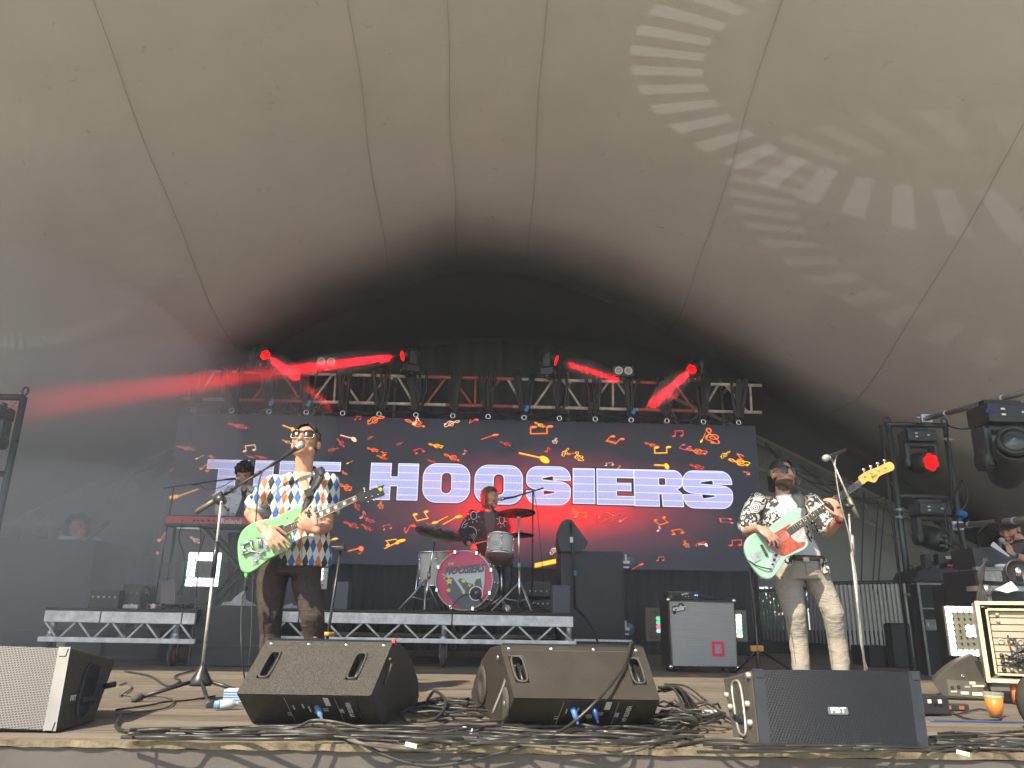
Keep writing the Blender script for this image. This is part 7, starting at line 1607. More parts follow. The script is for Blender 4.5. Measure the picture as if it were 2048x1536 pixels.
# ------------------------------------------------------------------ guitars
def zp(z, s, ox, oy, Y): return P(z[0]/s+ox, z[1]/s+oy, Y)
def smoothpoly(pts, n=5):
    q = [V(a, b, 0) for a, b in pts]; N_ = len(q); out = []
    for i in range(N_):
        p0, p1, p2, p3 = q[i-1], q[i], q[(i+1) % N_], q[(i+2) % N_]
        for k in range(n): t = k/n; out.append(.5*((2*p1)+(p2-p0)*t+(2*p0-5*p1+4*p2-p3)*t*t+(3*p1-p0-3*p2+p3)*t**3))
    return [(p.x, p.y) for p in out]
def slab(mb, pts3, d, bev=.006):
    "outline of 3D points extruded by d, with a softened rim"
    c = sum(pts3, V(0, 0, 0))/len(pts3); n = len(pts3); dn = Vector(d).normalized(); L = Vector(d).length
    rings = [[p.lerp(c, .05)+dn*0 for p in pts3], [p.lerp(c, .018)+dn*bev*.35 for p in pts3], [p+dn*bev*1.2 for p in pts3], [p+dn*(L-bev*1.2) for p in pts3], [p.lerp(c, .03)+dn*L for p in pts3]]
    vs = [p for r_ in rings for p in r_]; fs = [(i*n+k, i*n+(k+1) % n, (i+1)*n+(k+1) % n, (i+1)*n+k) for i in range(len(rings)-1) for k in range(n)]
    mb.add(vs, fs, True); mb.add(rings[0], [tuple(range(n))[::-1]], False); mb.add(rings[-1], [tuple(range(n))], False)
def flat(mb, pts3, d): 
    n = len(pts3); b = [p+Vector(d) for p in pts3]; mb.add(pts3+b, [tuple(range(n)), tuple(range(n, 2*n))[::-1]]+[(i, (i+1) % n, n+(i+1) % n, n+i) for i in range(n)], False)
def quadrod(mb, a0, a1, b0, b1, d): flat(mb, [a0, b0, b1, a1], d)
# --- green guitar of the singer
S1 = (3.2, 400, 820); Yg = 4.93
z = lambda x, y, dy=0.: zp((x, y), *S1, Yg+dy)
g = thing('electric_guitar', 'sea green offset guitar with chrome vibrato held by the singer', 'guitar', z(400, 850))
out = [(648, 612), (655, 640), (632, 680), (612, 700), (590, 722), (560, 738), (560, 770), (578, 800), (584, 850), (574, 882), (545, 905), (490, 930), (440, 955), (395, 990), (350, 1025), (300, 1046), (262, 1025), (244, 965), (238, 885), (248, 815), (275, 765), (325, 727), (395, 703), (460, 692), (520, 668), (585, 632)]
gm_ = mat('sea_green_lacquer', (.19, .41, .19), .25, var=.04, coat=.2)
mb = MB(); slab(mb, [z(*p) for p in smoothpoly(out, 4)], (0, .042, 0)); mb.build('body', gm_, g)
mb = MB(); flat(mb, [z(*p, -.003) for p in smoothpoly([(520, 735), (560, 760), (545, 790), (520, 830), (470, 870), (410, 915), (365, 975), (340, 1000), (337, 975), (345, 930), (400, 880), (400, 820), (430, 790), (480, 760)], 3)], (0, .003, 0)); pg = mb.build('pickguard', mat('silver_grey_pickguard', (.30, .31, .32), .22, .8, var=.2), g)
mb = MB(); flat(mb, [z(480, 750, -.006), z(530, 735, -.006), z(545, 800, -.006), z(500, 815, -.006)], (0, .004, 0)); mb.build('neck_pickup', M['black'], g)
mb = MB(); flat(mb, [z(400, 808, -.008), z(425, 800, -.008), z(445, 855, -.008), z(418, 865, -.008)], (0, .006, 0)); mb.build('bridge_pickup', M['chrome'], g)
for a in (365, 375, 385): mb = MB(); mb.bar(z(a, 815, -.010), z(a+14, 885, -.010), .0035); mb.build('bridge_bar', M['chrome'], g)
vb = MB(); vb.bar(z(262, 865, -.010), z(335, 835, -.010), .008); vb.bar(z(272, 925, -.010), z(345, 895, -.010), .008); vb.bar(z(270, 860, -.012), z(285, 930, -.012), .007); vb.bar(z(322, 835, -.012), z(340, 900, -.012), .006); vb.ball(z(290, 900, -.014), .012, 8, 6); v_ = vb.build('vibrato', M['chrome'], g)
mb = MB(); mb.tube(spline([z(300, 900, -.02), z(345, 905, -.03), z(385, 915, -.03), z(410, 900, -.035)], 4), .0035, 6); mb.build('vibrato_arm', M['chrome'], v_)
for x, y in ((375, 912), (406, 910), (388, 925), (360, 965), (430, 880)): mb = MB(); mb.lathe(z(x, y, -.003), (0, -1, 0), [(0, .010), (.014, .008), (.016, 0)], 10); mb.build('knob', M['chrome'], g)
mb = MB(); mb.lathe(z(556, 688, -.002), (0, -1, 0), [(0, .006), (.002, .006), (.002, 0)], 10); mb.build('emblem', M['alud'], g)
neckm = mat('rosewood_board', (.075, .045, .03), .45, var=.3); n0a, n0b, n1a, n1b = z(536, 745, -.010), z(548, 796, -.010), z(998, 548, .03), z(1006, 578, .03)
mb = MB(); quadrod(mb, n0a, n0b, n1a, n1b, (0, .010, 0)); mb.build('fingerboard', neckm, g)
mb = MB(); quadrod(mb, n0a+V(0, .008, .001), n0b+V(0, .008, 0), n1a+V(0, .008, 0), n1b+V(0, .008, 0), (0, .016, 0)); mb.bar(n0a, n1a, .0022); mb.bar(n0b, n1b, .0022); mb.build('neck', mat('cream_neck', (.50, .42, .27), .4), g)
mb = MB(); fr = [1-2**(-k/12) for k in range(0, 22)]; nut = (n1a+n1b)/2
for f in fr: t = 1-f*1.28; mb.bar(n0a.lerp(n1a, t)+V(0, -.002, 0), n0b.lerp(n1b, t)+V(0, -.002, 0), .0013, 5)
mb.build('frets', M['chrome'], g)
for k in (1, 3, 5, 7, 9, 12, 15):
    t = 1-(1-2**(-(k-.5)/12))*1.28; t2 = .018; a, b = n0a.lerp(n1a, t), n0b.lerp(n1b, t); mb = MB(); c_ = (a+b)/2+V(0, -.0015, 0); u_ = (n1a-n0a).normalized()*.009; w_ = (a-b)*.30; flat(mb, [c_-u_+w_, c_+u_+w_, c_+u_-w_, c_-u_-w_], (0, .001, 0)); mb.build('inlay', M['white'], g)
mb = MB(); hsp = [(998, 540), (1030, 520), (1090, 508), (1180, 478), (1168, 500), (1182, 540), (1175, 548), (1100, 570), (1040, 592), (1004, 582)]; flat(mb, [z(*p, .028) for p in hsp], (0, .014, 0)); hs_ = mb.build('headstock', mat('gloss_black_headstock', (.008, .008, .008), .35), g)
mb = MB(); mb.ball(z(1157, 510, .026), (.011, .003, .013), 10, 8); mb.bar(z(1145, 500, .026), z(1146, 516, .026), .004); mb.build('gold_emblem', mat('gold_leaf', (.62, .42, .06), .35, .6), hs_)
for i in range(3):
    for j, (x, y) in enumerate(((1055+40*i, 523-12*i), (1065+38*i, 562-10*i))): mb = MB(); mb.lathe(z(x, y, .026), (0, -1, 0), [(0, .0055), (.008, .0045), (.008, 0)], 8); q_ = z(x+(-4 if j == 0 else 12), y+(-22 if j == 0 else 24), .036); mb.bar(z(x, y, .036), q_, .003); mb.ball(q_, (.008, .006, .006), 8, 6); mb.build('tuner', M['chrome'], hs_)
mb = MB()
for k in range(6): t = (k+.5)/6; mb.bar(z(330, 860, -.016).lerp(z(345, 895, -.016), t), n1a.lerp(n1b, t)+V(0, -.006, 0), .0007, 4)
mb.build('strings', M['alu'], g)
strap = MB(); sp_ = spline([P(634, 936, 5.10), P(640, 945, 5.055), P(634, 965, 5.02), P(620, 990, 5.01), P(612, 1010, 5.0), P(605, 1020, 4.985)], 6)
for i in range(len(sp_)-1):
    w0 = V(.034, .0, .012)*(1-.35*i/len(sp_)); a, b = sp_[i], sp_[i+1]; strap.add([a-w0, a+w0, b+w0*.97, b-w0*.97, a-w0+V(0, .006, 0), a+w0+V(0, .006, 0), b+w0*.97+V(0, .006, 0), b-w0*.97+V(0, .006, 0)], [(0, 1, 2, 3), (4, 7, 6, 5), (0, 3, 7, 4), (1, 5, 6, 2)], True)
strap.build('strap', mat('navy_black_strap', (.012, .014, .02), .6), g)
mb = MB(); mb.bar(P(636, 947, 5.035), P(644, 951, 5.03), .003); mb.box(P(618, 985, 4.995), (.055, .01, .05), Matrix.Rotation(R(-25), 3, 'Y')); mb.build('strap_buckle', M['hous'], g)
# lead with green plug
q0 = z(292, 1045, .01); mb = MB(); mb.tube([q0, z(297, 1075, .01)], .009, 8); tag(mb.build('green_plug', mat('bright_green_plug', (.10, .75, .05), .5)), 'bright green jack plug below the green guitar', 'plug')
mb = MB(); mb.tube(spline([z(297, 1075, .01), z(288, 1120, .02), z(285, 1170, .05), P(484, 1200, 5.0), P(482, 1260, 5.02), P(484, 1310, 5.05), PZ(490, 1385, .01), PZ(470, 1400, .008)], 8), .0048, 6); tag(mb.build('guitar_lead', M['cableg']), 'grey guitar lead falling from the green guitar to the boards', 'cable')
mb = MB(); mb.lathe(P(491, 1181, 4.98), (0, 0, 1), [(0, 0), (.0, .012), (.02, .014), (.03, 0)], 10); tag(mb.build('lead_joint', M['blackm']), 'small dark joint in the guitar lead at knee height', 'connector')
# --- mint bass
S2 = (3.2, 1440, 880); Yb_ = 6.02
z = lambda x, y, dy=0.: zp((x, y), *S2, Yb_+dy)
g = thing('bass_guitar', 'pale mint bass guitar with red tortoiseshell guard held by the bass player', 'guitar', z(330, 720))
out = [(518, 434), (524, 455), (500, 495), (462, 530), (440, 560), (450, 600), (470, 635), (505, 655), (535, 645), (556, 636), (570, 650), (560, 685), (525, 712), (470, 735), (425, 758), (395, 800), (365, 850), (335, 882), (300, 892), (255, 870), (210, 815), (172, 750), (158, 695), (168, 645), (205, 605), (262, 582), (315, 560), (350, 530), (395, 495), (430, 460), (470, 440)]
mint = mat('worn_mint_lacquer', (.27, .45, .34), .22, col2=(.23, .40, .31), vscale=4, coat=.5)
mb = MB(); slab(mb, [z(*p) for p in smoothpoly(out, 4)], (0, .042, 0)); mb.build('body', mint, g)
tort = mat('red_tortoiseshell', (.50, .075, .022), .2, col2=(.16, .018, .01), vscale=26, coat=.5)
mb = MB(); flat(mb, [z(*p, -.003) for p in smoothpoly([(452, 535), (440, 565), (438, 590), (458, 625), (500, 655), (545, 650), (535, 680), (490, 702), (440, 728), (398, 742), (350, 715), (318, 680), (300, 650), (305, 625), (345, 598), (400, 565)], 3)], (0, .003, 0)); mb.build('pickguard', tort, g)
mb = MB(); flat(mb, [z(*p, -.0045) for p in smoothpoly([(330, 725), (375, 735), (385, 745), (350, 800), (335, 832), (312, 822), (322, 780)], 3)], (0, .004, 0)); mb.build('control_plate', M['alu'], g)
for x, y, r_ in ((358, 737, .012), (346, 766, .012), (336, 795, .009)): mb = MB(); mb.lathe(z(x, y, -.004), (0, -1, 0), [(0, r_), (.012, r_*.8), (.013, 0)], 12); mb.build('knob', M['black'], g)
for pl in ([(258, 672), (272, 668), (312, 742), (298, 748)], [(335, 632), (350, 625), (382, 688), (368, 694)]): mb = MB(); flat(mb, [z(*p, -.010) for p in pl], (0, .010, 0)); mb.build('pickup', M['black'], g)
mb = MB(); flat(mb, [z(*p, -.008) for p in ((195, 728), (235, 712), (260, 765), (222, 783))], (0, .008, 0)); mb.build('bridge', M['alu'], g)
n0a, n0b, n1a, n1b = z(424, 572, -.010), z(452, 612, -.010), z(892, 256, .03), z(914, 284, .03)
mb = MB(); quadrod(mb, n0a, n0b, n1a, n1b, (0, .010, 0)); mb.build('fingerboard', mat('dark_rosewood_board', (.05, .05, .045), .45, var=.3), g)
mb = MB(); quadrod(mb, n0a+V(0, .008, 0), n0b+V(0, .008, 0), n1a+V(0, .008, 0), n1b+V(0, .008, 0), (0, .016, 0)); mb.bar(n0a+V(0, .003, 0), n1a+V(0, .003, 0), .0025); mb.bar(n0b+V(0, .003, 0), n1b+V(0, .003, 0), .0025); mb.build('neck', mat('maple_neck', (.50, .36, .17), .4), g)
mb = MB()
for k in range(21): f = (1-2**(-k/12))*1.36; t = 1-f; t > 0 and mb.bar(n0a.lerp(n1a, t)+V(0, -.002, 0), n0b.lerp(n1b, t)+V(0, -.002, 0), .0014, 5)
mb.build('frets', M['alu'], g)
for k in (3, 5, 7, 9, 12, 15, 17): t = 1-(1-2**(-(k-.5)/12))*1.36; mb = MB(); mb.ball((n0a.lerp(n1a, t)+n0b.lerp(n1b, t))/2+V(0, -.001, 0), (.0045, .002, .0045), 8, 6); mb.build('inlay', M['white'], g)
mb = MB(); hsp = smoothpoly([(898, 228), (890, 250), (914, 284), (945, 262), (985, 272), (1002, 262), (1020, 232), (1062, 212), (1110, 190), (1114, 162), (1090, 140), (1064, 146), (1010, 172), (950, 195)], 3); flat(mb, [z(*p, .028) for p in hsp], (0, .016, 0)); hs_ = mb.build('headstock', mat('amber_maple', (.58, .33, .07), .3, var=.15, vscale=10), g)
for i, (x, y) in enumerate(((924, 232), (968, 211), (1012, 192), (1056, 174))): mb = MB(); mb.lathe(z(x, y, .026), (0, -1, 0), [(0, .0075), (.010, .006), (.010, 0)], 10); q_ = z(x-4, y-42, .036); mb.bar(z(x, y, .036), q_, .0035); mb.ball(q_, (.015, .006, .011), 10, 8); mb.build('tuner', M['alu'], hs_)
mb = MB(); U_ = (z(1050, 190)-z(920, 265)).normalized(); text(mb, 'Bass', z(985, 232, .026), U_, (U_.cross(V(0, 1, 0)))*-1 if (U_.cross(V(0, 1, 0))).z < 0 else U_.cross(V(0, 1, 0)), .032, .0004, .3); mb.build('headstock_text', mat('brown_print', (.22, .10, .03), .5), hs_)
mb = MB()
for k in range(4): t = (k+.5)/4; mb.bar(z(215, 725, -.014).lerp(z(245, 765, -.014), t), n1a.lerp(n1b, t)+V(0, -.006, 0), .0012, 4)
mb.build('strings', M['alu'], g)
strap = MB(); sp_ = spline([P(1584, 984, 6.42), P(1590, 989, 6.33), P(1602, 1000, 6.24), P(1603, 1012, 6.17), P(1602, 1018, 6.06)], 6)
for i in range(len(sp_)-1):
    w0 = V(.034, .0, .018); a, b = sp_[i], sp_[i+1]; strap.add([a-w0, a+w0, b+w0, b-w0, a-w0+V(0, .006, 0), a+w0+V(0, .006, 0), b+w0+V(0, .006, 0), b-w0+V(0, .006, 0)], [(0, 1, 2, 3), (4, 7, 6, 5), (0, 3, 7, 4), (1, 5, 6, 2)], True)
strap.build('strap', mat('charcoal_strap', (.04, .05, .055), .6), g)
mb = MB(); mb.tube(spline([z(332, 825, -.012), z(300, 822, -.02), z(240, 805, -.015), z(190, 775, .0), z(172, 765, .05), P(1500, 1150, 6.1), P(1512, 1250, 6.2), P(1518, 1340, 6.3), PZ(1530, 1360, .01)], 8), .0045, 6); tag(mb.build('bass_lead', M['cable']), 'black lead plugged into the mint bass and falling to the boards', 'cable')
# --- guitars in the smoke behind the tall case
for i, (x0, y0, x1, y1, lb) in enumerate(((72, 1056, 84, 1090, 'leftmost guitar headstock poking above the dark case in the smoke'), (90, 1058, 96, 1090, 'middle guitar headstock poking above the dark case in the smoke'), (112, 1060, 116, 1090, 'guitar headstock above the dark case nearest the curly haired crew member'))):
    r_ = thing('spare_guitar', lb, 'guitar', P(x1, 1110, 10.9), 'spare guitars in a rack')
    mb = MB(); mb.bar(P(x0, y0+14, 10.9), P(x1+2, 1130, 10.9), .022, 8); mb.build('neck', neckm, r_)
    mb = MB(); mb.box(P(x0, y0+6, 10.9), (.075, .02, .15), Matrix.Rotation(R(8), 3, 'Y'), .008); hs_ = mb.build('headstock', M['black'], r_)
    mb = MB(); [mb.ball(P(x0+sx, y0+dy, 10.9), .010, 6, 5) for sx in (-8, 8) for dy in (-1, 6, 13)]; mb.build('tuners', M['alud'], hs_)
    mb = MB(); mb.ball(P(x1+3, 1165, 10.95), (.16, .025, .2), 16, 8); mb.build('body', M['black'], r_)
r_ = thing('spare_guitar', 'dark guitar held slantwise by the curly haired crew member in the smoke', 'guitar', P(175, 1085, 10.1), 'spare guitars in a rack')
mb = MB(); mb.bar(P(160, 1098, 10.1), P(203, 1056, 10.1), .02, 8); mb.build('neck', neckm, r_)
mb = MB(); mb.box(P(208, 1051, 10.1), (.05, .02, .16), Matrix.Rotation(R(45), 3, 'Y'), .008); mb.build('headstock', M['black'], r_)
mb = MB(); mb.ball(P(146, 1118, 10.15), (.2, .03, .16), 16, 8); mb.build('body', M['black'], r_)
# ------------------------------------------------------------------ right hand lighting tower
YT = 8.8
def post(root, x, y, yb, nm, m, r=.026):
    a = P(x, y, YT); mb = MB(); mb.tube([a, V(a.x, YT, .02)], r, 10); mb.build(nm, m, root); return a
tw = thing('lighting_tower', 'black H shaped lighting tower right of the bass player, two heads hanging in it', 'lighting tower', V(P(1768, 845, YT).x, YT, 0))
pm = mat('blue_black_tube', (.05, .065, .07), .3, .5, var=.2)
pa = post(tw, 1776, 850, 0, 'post', pm, .035); pb = post(tw, 1890, 852, 0, 'post', pm, .032)
mb = MB(); mb.bar(pa+V(-.09, 0, 0), V(pa.x-.09, YT, .02), .018)
mb.build('cable_run', M['rubber'], tw)
for y, r in ((850, .032), (993, .03), (1160, .035)): z_ = P(1840, y, YT).z; mb = MB(); mb.bar((pa.x-.03, YT, z_), (pb.x+.03, YT, z_), r, 10); mb.build('cross_bar', M['hous'], tw)
for p in (pa, pb): mb = MB(); c = p+V(0, 0, .05); mb.tube([c+V(.035*math.cos(k*math.pi/6), 0, .045*math.sin(k*math.pi/6)) for k in range(12)], .012, 6, closed=True); mb.build('eye_ring', M['hous'], tw)
for p, zz in ((pa, P(1790, 1020, YT).z), (pa, P(1800, 1035, YT).z), (pa, P(1820, 1190, YT).z), (pb, P(1900, 880, YT).z)): mb = MB(); mb.tube([(p.x, YT, zz-.02), (p.x, YT, zz+.02)], .045, 10); mb.bar((p.x-.07, YT-.03, zz), (p.x+.07, YT-.03, zz), .008); mb.build('clamp', M['steel'], tw)
mb = MB(); mb.bar(P(1822, 1130, YT), P(1850, 1160, YT), .016); mb.bar(P(1800, 985, YT), P(1775, 960, YT), .012); mb.build('brace', M['hous'], tw)
for x0, y0, Y0_, x1, y1, Y1_, lb, rings in ((1850, 838, 8.7, 2110, 768, 6.3, 'long grey pipe reaching forward from the top of the lighting tower', (1892, 2005)), (1912, 1052, 8.7, 2110, 1034, 6.3, 'lower grey pipe reaching forward from the tower above the crew man', (1940, 2030))):
    a, b = P(x0, y0, Y0_), P(x1, y1, Y1_); r_ = thing('scaffold_pipe', lb, 'pipe', a, 'pipes clamped to the lighting tower'); mb = MB(); mb.tube([a, b], .031, 12); mb.build('pipe', M['steel'], r_)
    mb = MB(); mb.box(a, (.13, .09, .10), None, .01); mb.bar(a+V(-.1, 0, .02), a+V(.1, -.02, 0), .014); mb.build('swivel_clamp', M['alu'], r_)
    for x in rings: t = min(range(100), key=lambda k: abs(projpx(a.lerp(b, k/100))[0]-x))/100; q = a.lerp(b, t); d = (b-a).normalized(); mb = MB(); mb.tube([q-d*.02, q+d*.02], .0335, 12); mb.build('tape_ring', M['gaff'], r_)
o, lc, A = moving_head(P(1832, 862, 8.75), (.25, -1, -.08), 'lit red beam light hanging from the top bar of the lighting tower', 1.3, down=True, group='heads on the towers')
o, lc, A = moving_head(P(1857, 1006, 8.75), (.35, -1, -.35), 'unlit beam light hanging from the middle bar of the lighting tower', 1.35, down=True, lit=False, group='heads on the towers')
o, lc, A = moving_head(P(2000, 812, 6.9), (-.35, -.8, .30), 'big unlit moving head hanging from the long pipe at the right edge', 1.75, down=True, lit=False, big=True, group='heads on the towers')
c, d = wb(1966, 905, 1971, 927, 6.55, .004); bigx = o
mb = MB(); mb.box(P(1982, 822, 6.72), (.09, .01, .035)); mb.build('display', emat('dim_blue_display', (.03, .03, .12), .6), o)
for x0, dy in ((1850, 0), (2000, 0)):
    pass
mb = MB(); mb.tube(arc(P(1895, 860, 8.6), P(1905, 1010, 8.6), -.0, 8), .012, 5); tag(mb.build('tower_cable', M['rubber']), 'straight black cable running down the right post of the tower', 'cable'); mb = MB(); mb.tube(spline([P(1905, 1000, 8.6), P(1925, 960, 8.5), P(1935, 1000, 8.5), P(1915, 1040, 8.5), P(1930, 1100, 8.5)], 6), .010, 5); mb.tube(spline([P(1900, 990, 8.6), P(1890, 1040, 8.5), P(1905, 1090, 8.5), P(1920, 1150, 8.5)], 6), .012, 5); mb.tube(arc(P(1895, 850, 8.6), P(1990, 815, 7.3), .12, 10), .009, 5); mb.tube(spline([P(1958, 1100, 7.6), P(1955, 1070, 7.5), P(1975, 1050, 7.4), P(2000, 1048, 7.2)], 6), .010, 5)
tag(mb.build('tower_cables', M['rubber']), 'black cables looping along the right post of the lighting tower', 'cables')
for x, y, lb in ((1922, 1028, 'blue power plug on the right post of the lighting tower'), (1941, 1122, 'blue power plug beside the mixing desk')):
    c = P(x, y, 8.4); mb = MB(); mb.lathe(c, (1, .3, -.2), [(-.05, 0), (-.05, .035), (0, .045), (.05, .04), (.05, 0)], 12); r_ = mb.build('power_plug', mat('blue_plug', (.01, .10, .32), .5)); tag(r_, lb, 'plug')
# left tower
YL = 8.0; a = P(48, 795, YL); tl = thing('lighting_tower', 'dark lighting pole and arm at the far left edge in the smoke', 'lighting tower', V(a.x, YL, 0))
mb = MB(); mb.tube([a, V(a.x, YL, .01)], .036, 10); mb.build('post', pm, tl)
mb = MB(); mb.bar(a, a-V(1.2, 0, 0), .035, 10); mb.build('arm', M['hous'], tl); zz = P(30, 948, YL).z; mb = MB(); mb.bar((a.x, YL, zz), (a.x-1.2, YL, zz), .03, 10); mb.build('arm', M['hous'], tl)
mb = MB(); c = a+V(0, 0, .07); mb.tube([c+V(.03*math.cos(k*math.pi/6), 0, .045*math.sin(k*math.pi/6)) for k in range(12)], .011, 6, closed=True); mb.build('eye_ring', M['hous'], tl)
mb = MB(); mb.tube(arc(a+V(-.25, -.03, .0), a+V(-.05, -.03, -.06), .10, 10), .006, 5); mb.build('safety_wire', M['alud'], tl)
moving_head(P(-14, 812, YL), (.3, -.8, -.6), 'unlit beam light hanging from the left pole, cut by the photo edge', 1.3, down=True, lit=False, group='heads on the towers')

# ------------------------------------------------------------------ mixing position and racks at the right
flight_case('tall black case with silver butterfly latches behind the lighting tower', 1846, 1168, 1900, 1330, 8.3, .18, .0, [(1862, 1250), (1889, 1246)], edgem=M['steel'])
flight_case('black case behind the bright led panel, below the mixing desk', 1896, 1170, 1962, 1335, 7.6, .2, .0)
def slope_desk():
    r_ = thing('mixing_desk', 'black mixing desk with tilted screens beside the lighting tower', 'mixing desk', P(1900, 1165, 8.6))
    for nm, pts, dp in (('desk_body', [(1828, 1162), (1838, 1142), (1940, 1108), (1945, 1165)], .5), ('screen_back', [(1850, 1108), (1862, 1108), (1866, 1136), (1852, 1140)], .1), ('screen_back', [(1876, 1108), (1922, 1100), (1928, 1128), (1880, 1140)], .1)):
        c = [P(x, y, 8.5) for x, y in pts]; mb = MB(); flat(mb, c, (0, dp, 0)); mb.build(nm, M['hous'], r_)
    mb = MB(); mb.box(P(1900, 1115, 8.48), (.10, .01, .03)); mb.build('display', M['alud'], r_); mb = MB(); mb.box(P(1902, 1131, 8.48), (.08, .01, .02)); mb.build('red_button_row', M['red'], r_)
slope_desk()
r_ = thing('console_lid', 'black folding console lid with white sheets leaning on it in front of the crew man', 'console', P(1985, 1135, 7.0))
mb = MB(); flat(mb, [P(x, y, 7.0) for x, y in ((1944, 1096), (1975, 1093), (2000, 1097), (2046, 1122), (2048, 1136), (1952, 1134))], (0, .35, 0)); mb.build('lid', M['hous'], r_)
mb = MB(); c, d = wb(1952, 1134, 2022, 1141, 6.98, .05); mb.box(c, d); mb.build('metal_edge', M['steel'], r_)
c0, d0 = wb(1952, 1141, 2060, 1200, 6.98, .5); zt_ = c0.z+d0.z/2; c0.z = zt_/2; d0.z = zt_; mb = MB(); mb.box(c0, d0); mb.build('table_case', M['case'], r_)
mb = MB(); c, d = wb(1960, 1172, 2060, 1182, 6.8, .2); mb.box(c, d); mb.build('shelf_edge', M['steel'], r_); mb = MB(); mb.tube([P(1974, 1184, 6.85), P(1980, 1230, 6.85)], .03, 10); mb.ball(P(1973, 1180, 6.8), .045, 10, 8); mb.build('shelf_leg', M['alu'], r_)
mb = MB(); mb.box(P(1985, 1152, 6.95), (.16, .02, .09)); mb.build('recessed_latch', M['alud'], r_)
for nm, pts, Yp, lb in (('paper_sheet', [(1982, 1092), (1988, 1084), (2020, 1112), (2018, 1114)], 6.9, 'white sheet of paper slanting below the hand of the crew man'), ('paper_sheet', [(1992, 1180), (2024, 1163), (2038, 1180), (2014, 1186)], 6.6, 'folded white paper lying on the shelf at the right edge')):
    mb = MB(); flat(mb, [P(x, y, Yp) for x, y in pts], (0, .012, .004)); tag(mb.build(nm, mat('paper', (.5, .53, .58), .8)), lb, 'paper')
mb = MB(); mb.lathe(P(2003, 1133, 6.9)+V(0, 0, -.01), (0, 0, 1), [(0, 0), (0, .05), (.02, .055), (.03, .04), (.032, 0)], 20); tag(mb.build('plastic_tub', M['white']), 'small white round tub standing on the console edge', 'tub')
r_ = thing('round_lamp', 'round black lamp head at the right edge below the crew man', 'lamp', P(2036, 1143, 6.5)); mb = MB(); mb.lathe(P(2036, 1143, 6.6), (-.2, -1, 0), [(-.12, 0), (-.12, .07), (0, .105), (.03, .10), (.0, .085), (.0, 0)], 24); mb.build('housing', M['hous'], r_); mb = MB(); mb.ball(P(2036, 1143, 6.55), (.03, .02, .04), 10, 8); mb.build('bulb', M['chrome'], r_)
mb = MB(); [mb.tube(spline([P(1968+k*2, 1118, 6.6), P(1966-k*3, 1150, 6.6), P(1957+k*4, 1185, 6.6), P(1955+k*7, 1215, 6.5)], 6), .012, 6) for k in range(4)]; tag(mb.build('cable_loom', M['rubber']), 'thick black cable loom hanging from the console lid', 'cables')
# dark stack left of the tower foot
simple('speaker_stack', 'black speaker box in the shade at the foot of the lighting tower', 'speaker', 1786, 1246, 1826, 1335, 9.6, .2, M['case'], None, .0, .03)
simple('speaker_stack', 'low dark case in the shade under the pale slat barrier', 'flight case', 1740, 1292, 1790, 1335, 9.8, .5, M['case'], None, .0)
# open rack with cream edges
YR = 5.45
rk = thing('open_rack', 'open equipment rack with cream wooden edges and a nest of patch cables', 'rack', V(P(1962, 1290, YR).x, YR, 0))
crm = mat('cream_rack_edge', (.62, .53, .36), .6, col2=(.45, .37, .24), vscale=8)
c, d = wb(1962, 1205, 2110, 1364, YR, .5); zb = c.z-d.z/2
mb = MB(); f = .035
for sx in (-1, 1): mb.box((c.x+sx*(d.x/2-.012), c.y, c.z), (.024, d.y, d.z))
for sz in (-1, 1): mb.box((c.x, c.y, c.z+sz*(d.z/2-.012)), (d.x-.048, d.y, .024))
mb.box((c.x, c.y+d.y/2-.01, c.z), (d.x-.06, .02, d.z-.05)); mb.build('shell', mat('brown_grey_rack_ply', (.20, .17, .12), .7, var=.2), rk)
mb = MB()
for sx in (-1, 1): mb.box((c.x+sx*(d.x/2-.01), c.y-d.y/2-.006, c.z), (.026, .016, d.z+.01)); mb.box((c.x+sx*(d.x/2-.06), c.y-d.y/2-.002, c.z), (.014, .014, d.z-.10))
for sz in (-1, 1): mb.box((c.x, c.y-d.y/2-.0065, c.z+sz*(d.z/2-.008)), (d.x-.03, .016, .022)); mb.box((c.x, c.y-d.y/2-.0025, c.z+sz*(d.z/2-.05)), (d.x-.135, .014, .014))
mb.build('edge_trim', crm, rk)
fp = mat('pale_brown_panel', (.36, .31, .23), .5, var=.15); n_ = 9; ph = (d.z-.12)/n_
for k in range(n_):
    zc2 = c.z+d.z/2-.06-ph*(k+.5); mb = MB(); mb.box((c.x, c.y-d.y/2+.03, zc2), (d.x-.15, .02, ph-.006)); pn = mb.build('rack_unit', fp, rk)
    if k in (0, 1): mb = MB(); mb.lathe((c.x-d.x/2+.12, c.y-d.y/2+.02, zc2), (0, -1, 0), [(0, .014), (.012, .012), (.012, 0)], 12); mb.build('dial', fp, pn)
    if k == 4:
        for q_ in range(4): mb = MB(); mb.lathe((c.x-d.x/2+.12+.055*q_, c.y-d.y/2+.02, zc2), (0, -1, 0), [(0, .020), (.006, .020), (.006, .012), (0, .010)], 14); mb.build('socket', M['blackm'] if q_ % 2 else M['alud'], pn)
    if k > 5:
        for q_ in range(7): mb = MB(); mb.lathe((c.x-d.x/2+.11+.045*q_, c.y-d.y/2+.02, zc2), (0, -1, 0), [(0, .014), (.03, .012), (.03, .0)], 8); mb.build('plug', M['alud'] if q_ % 3 else M['hous'], pn)
mb = MB(); rr = random.Random(6)
